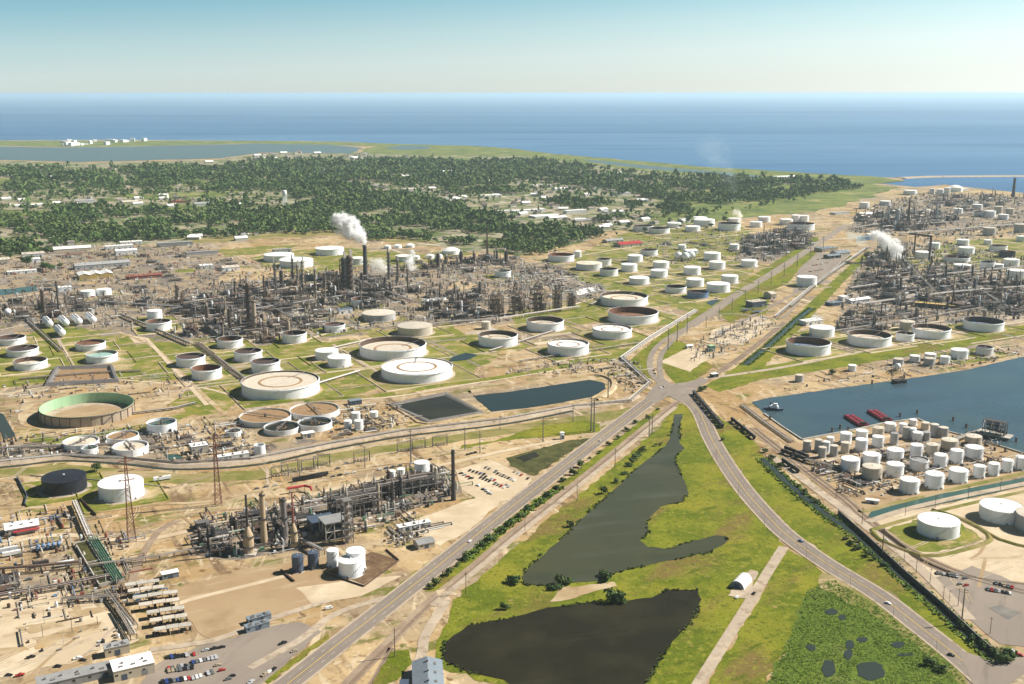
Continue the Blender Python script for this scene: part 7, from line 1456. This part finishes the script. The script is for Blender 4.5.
plume(pathfrom(900, 262, [(901, 259), (899, 256), (896, 252), (892, 247), (887, 242), (882, 237), (877, 235), (874, 234)]), [3, 7, 12, 14, 13, 12, 10, 6], .14, 14, (1, 1, 1), 'white steam cloud over the right plant', seed=2)
plume(pathfrom(742, 226, [(742, 222), (741, 219), (739, 216), (737, 213.5), (735, 211)]), [2, 6, 8, 8, 2], .12, 12, (1, .97, .92), 'small pale steam puff from the middle plant', seed=3)
plume(pathfrom(741, 215, [(741, 213), (738, 206), (734, 199), (732, 190), (730, 178), (722, 165), (712, 152)]), [3, 8, 10, 12, 18, 28, 34], .0022, 25, (.75, .88, 1), 'thin bluish smoke trail rising above the middle plant', 'smoke_trail', 2.4, 4)
plume(pathfrom(410, 272, [(416, 270), (413, 268), (409, 264), (408, 259), (411, 254), (412, 251)]), [2, 6, 8, 8, 6, 2], .12, 10, (1, 1, 1), 'small white steam wisp below the far white domes', seed=5)
plume(pathfrom(382, 276, [(392, 272), (386, 270), (380, 266), (376, 262), (373, 260)]), [2, 8, 12, 9, 2], .06, 14, (1, .98, .95), 'faint steam drifting right of the steaming stack', seed=6)
plume(pathfrom(862, 246, [(865, 244), (860, 240), (854, 236), (850, 233)]), [3, 12, 12, 3], .02, 18, (.8, .95, 1), 'faint bluish vapour left of the steaming right plant', 'smoke_trail', 2.4, 7)
# ------------------------------------------------------------------ labels
_o = 'first second third fourth fifth sixth seventh eighth ninth tenth eleventh twelfth thirteenth fourteenth fifteenth sixteenth seventeenth eighteenth nineteenth'.split()
_t = ['twentieth', 'thirtieth', 'fortieth', 'fiftieth', 'sixtieth']; _p = ['twenty', 'thirty', 'forty', 'fifty', 'sixty']
ORD = ['closest']+[q+' closest' for q in _o[1:]]
for _i in range(5): ORD += [_t[_i]+' closest']+[_p[_i]+'-'+q+' closest' for q in _o[:9]]
LAND = {'the black tank': (65, 490), 'the open green tank': (88, 410), 'the steaming stack': (365, 262), 'the upper lake': (620, 520), 'the lower lake': (570, 640), 'the road junction': (672, 388),
 'the two red barges': (862, 418), 'the white arched hut': (741, 582), 'the marsh pools': (860, 655), 'the square blue pond': (545, 396), 'the grey lined pond': (440, 408), 'the navy tanks': (305, 565),
 'the tall black stack': (453, 475), 'the red lattice tower': (131, 500), 'the yellow roof': (938, 304), 'the white spheres': (684, 258), 'the tower blocks': (530, 303), 'the water tower': (285, 200),
 'the ribbed white roof': (95, 272), 'the round clarifiers': (290, 425), 'the green basins': (102, 562), 'the shed rows': (140, 615), 'the harbour crane': (1000, 432), 'the teal canal': (950, 500),
 'the white coast blocks': (85, 144), 'the brown tall column': (250, 305), 'the green cabin': (711, 346), 'the striped red roof': (627, 242), 'the smoking flare': (740, 218), 'the steaming right plant': (890, 250),
 'the dark far stack': (1013, 187), 'the bottom car park': (215, 660), 'the lower car park': (492, 482), 'the right yard': (985, 585), 'the brown stack': (264, 518), 'the left pond': (10, 292), 'the grey metal building': (428, 672), 'the white bullets': (72, 323)}
from collections import defaultdict
byd = defaultdict(list)
for t in THINGS:
    if t[3]: t[0]['label'] = t[1]
    else: byd[t[1]].append(t)
for d, l in byd.items():
    if len(l) == 1: l[0][0]['label'] = d; continue
    ranks = {}
    for L, lp in LAND.items():
        ds = sorted((math.hypot(t[2][0]-lp[0], (t[2][1]-lp[1])), k) for k, t in enumerate(l))
        ranks[L] = {k: (i, dd) for i, (dd, k) in enumerate(ds)}
    for k, t in enumerate(l):
        best = min(LAND, key=lambda L: (min(ranks[L][k][0], 40)*14+ranks[L][k][1]))
        i = ranks[best][k][0]
        t[0]['label'] = d+', '+ORD[min(i, len(ORD)-1)]+' to '+best
# ------------------------------------------------------------------ haze
hz = bpy.data.materials.new('haze'); hz.use_nodes = True; hn, hl = hz.node_tree.nodes, hz.node_tree.links
hn.clear(); ho_ = hn.new('ShaderNodeOutputMaterial'); pv = hn.new('ShaderNodeVolumePrincipled')
pv.inputs['Color'].default_value = (.70, .89, 1, 1); pv.inputs['Density'].default_value = 2.9e-5; pv.inputs['Anisotropy'].default_value = .2
hl.new(pv.outputs['Volume'], ho_.inputs['Volume'])
hb = MB().box(0, 93000, -8, 259000, 193000, 368, bottom=True).build('haze', hz, kind='stuff')
for o in bpy.data.objects:
    if '_used' in o.keys(): del o['_used']
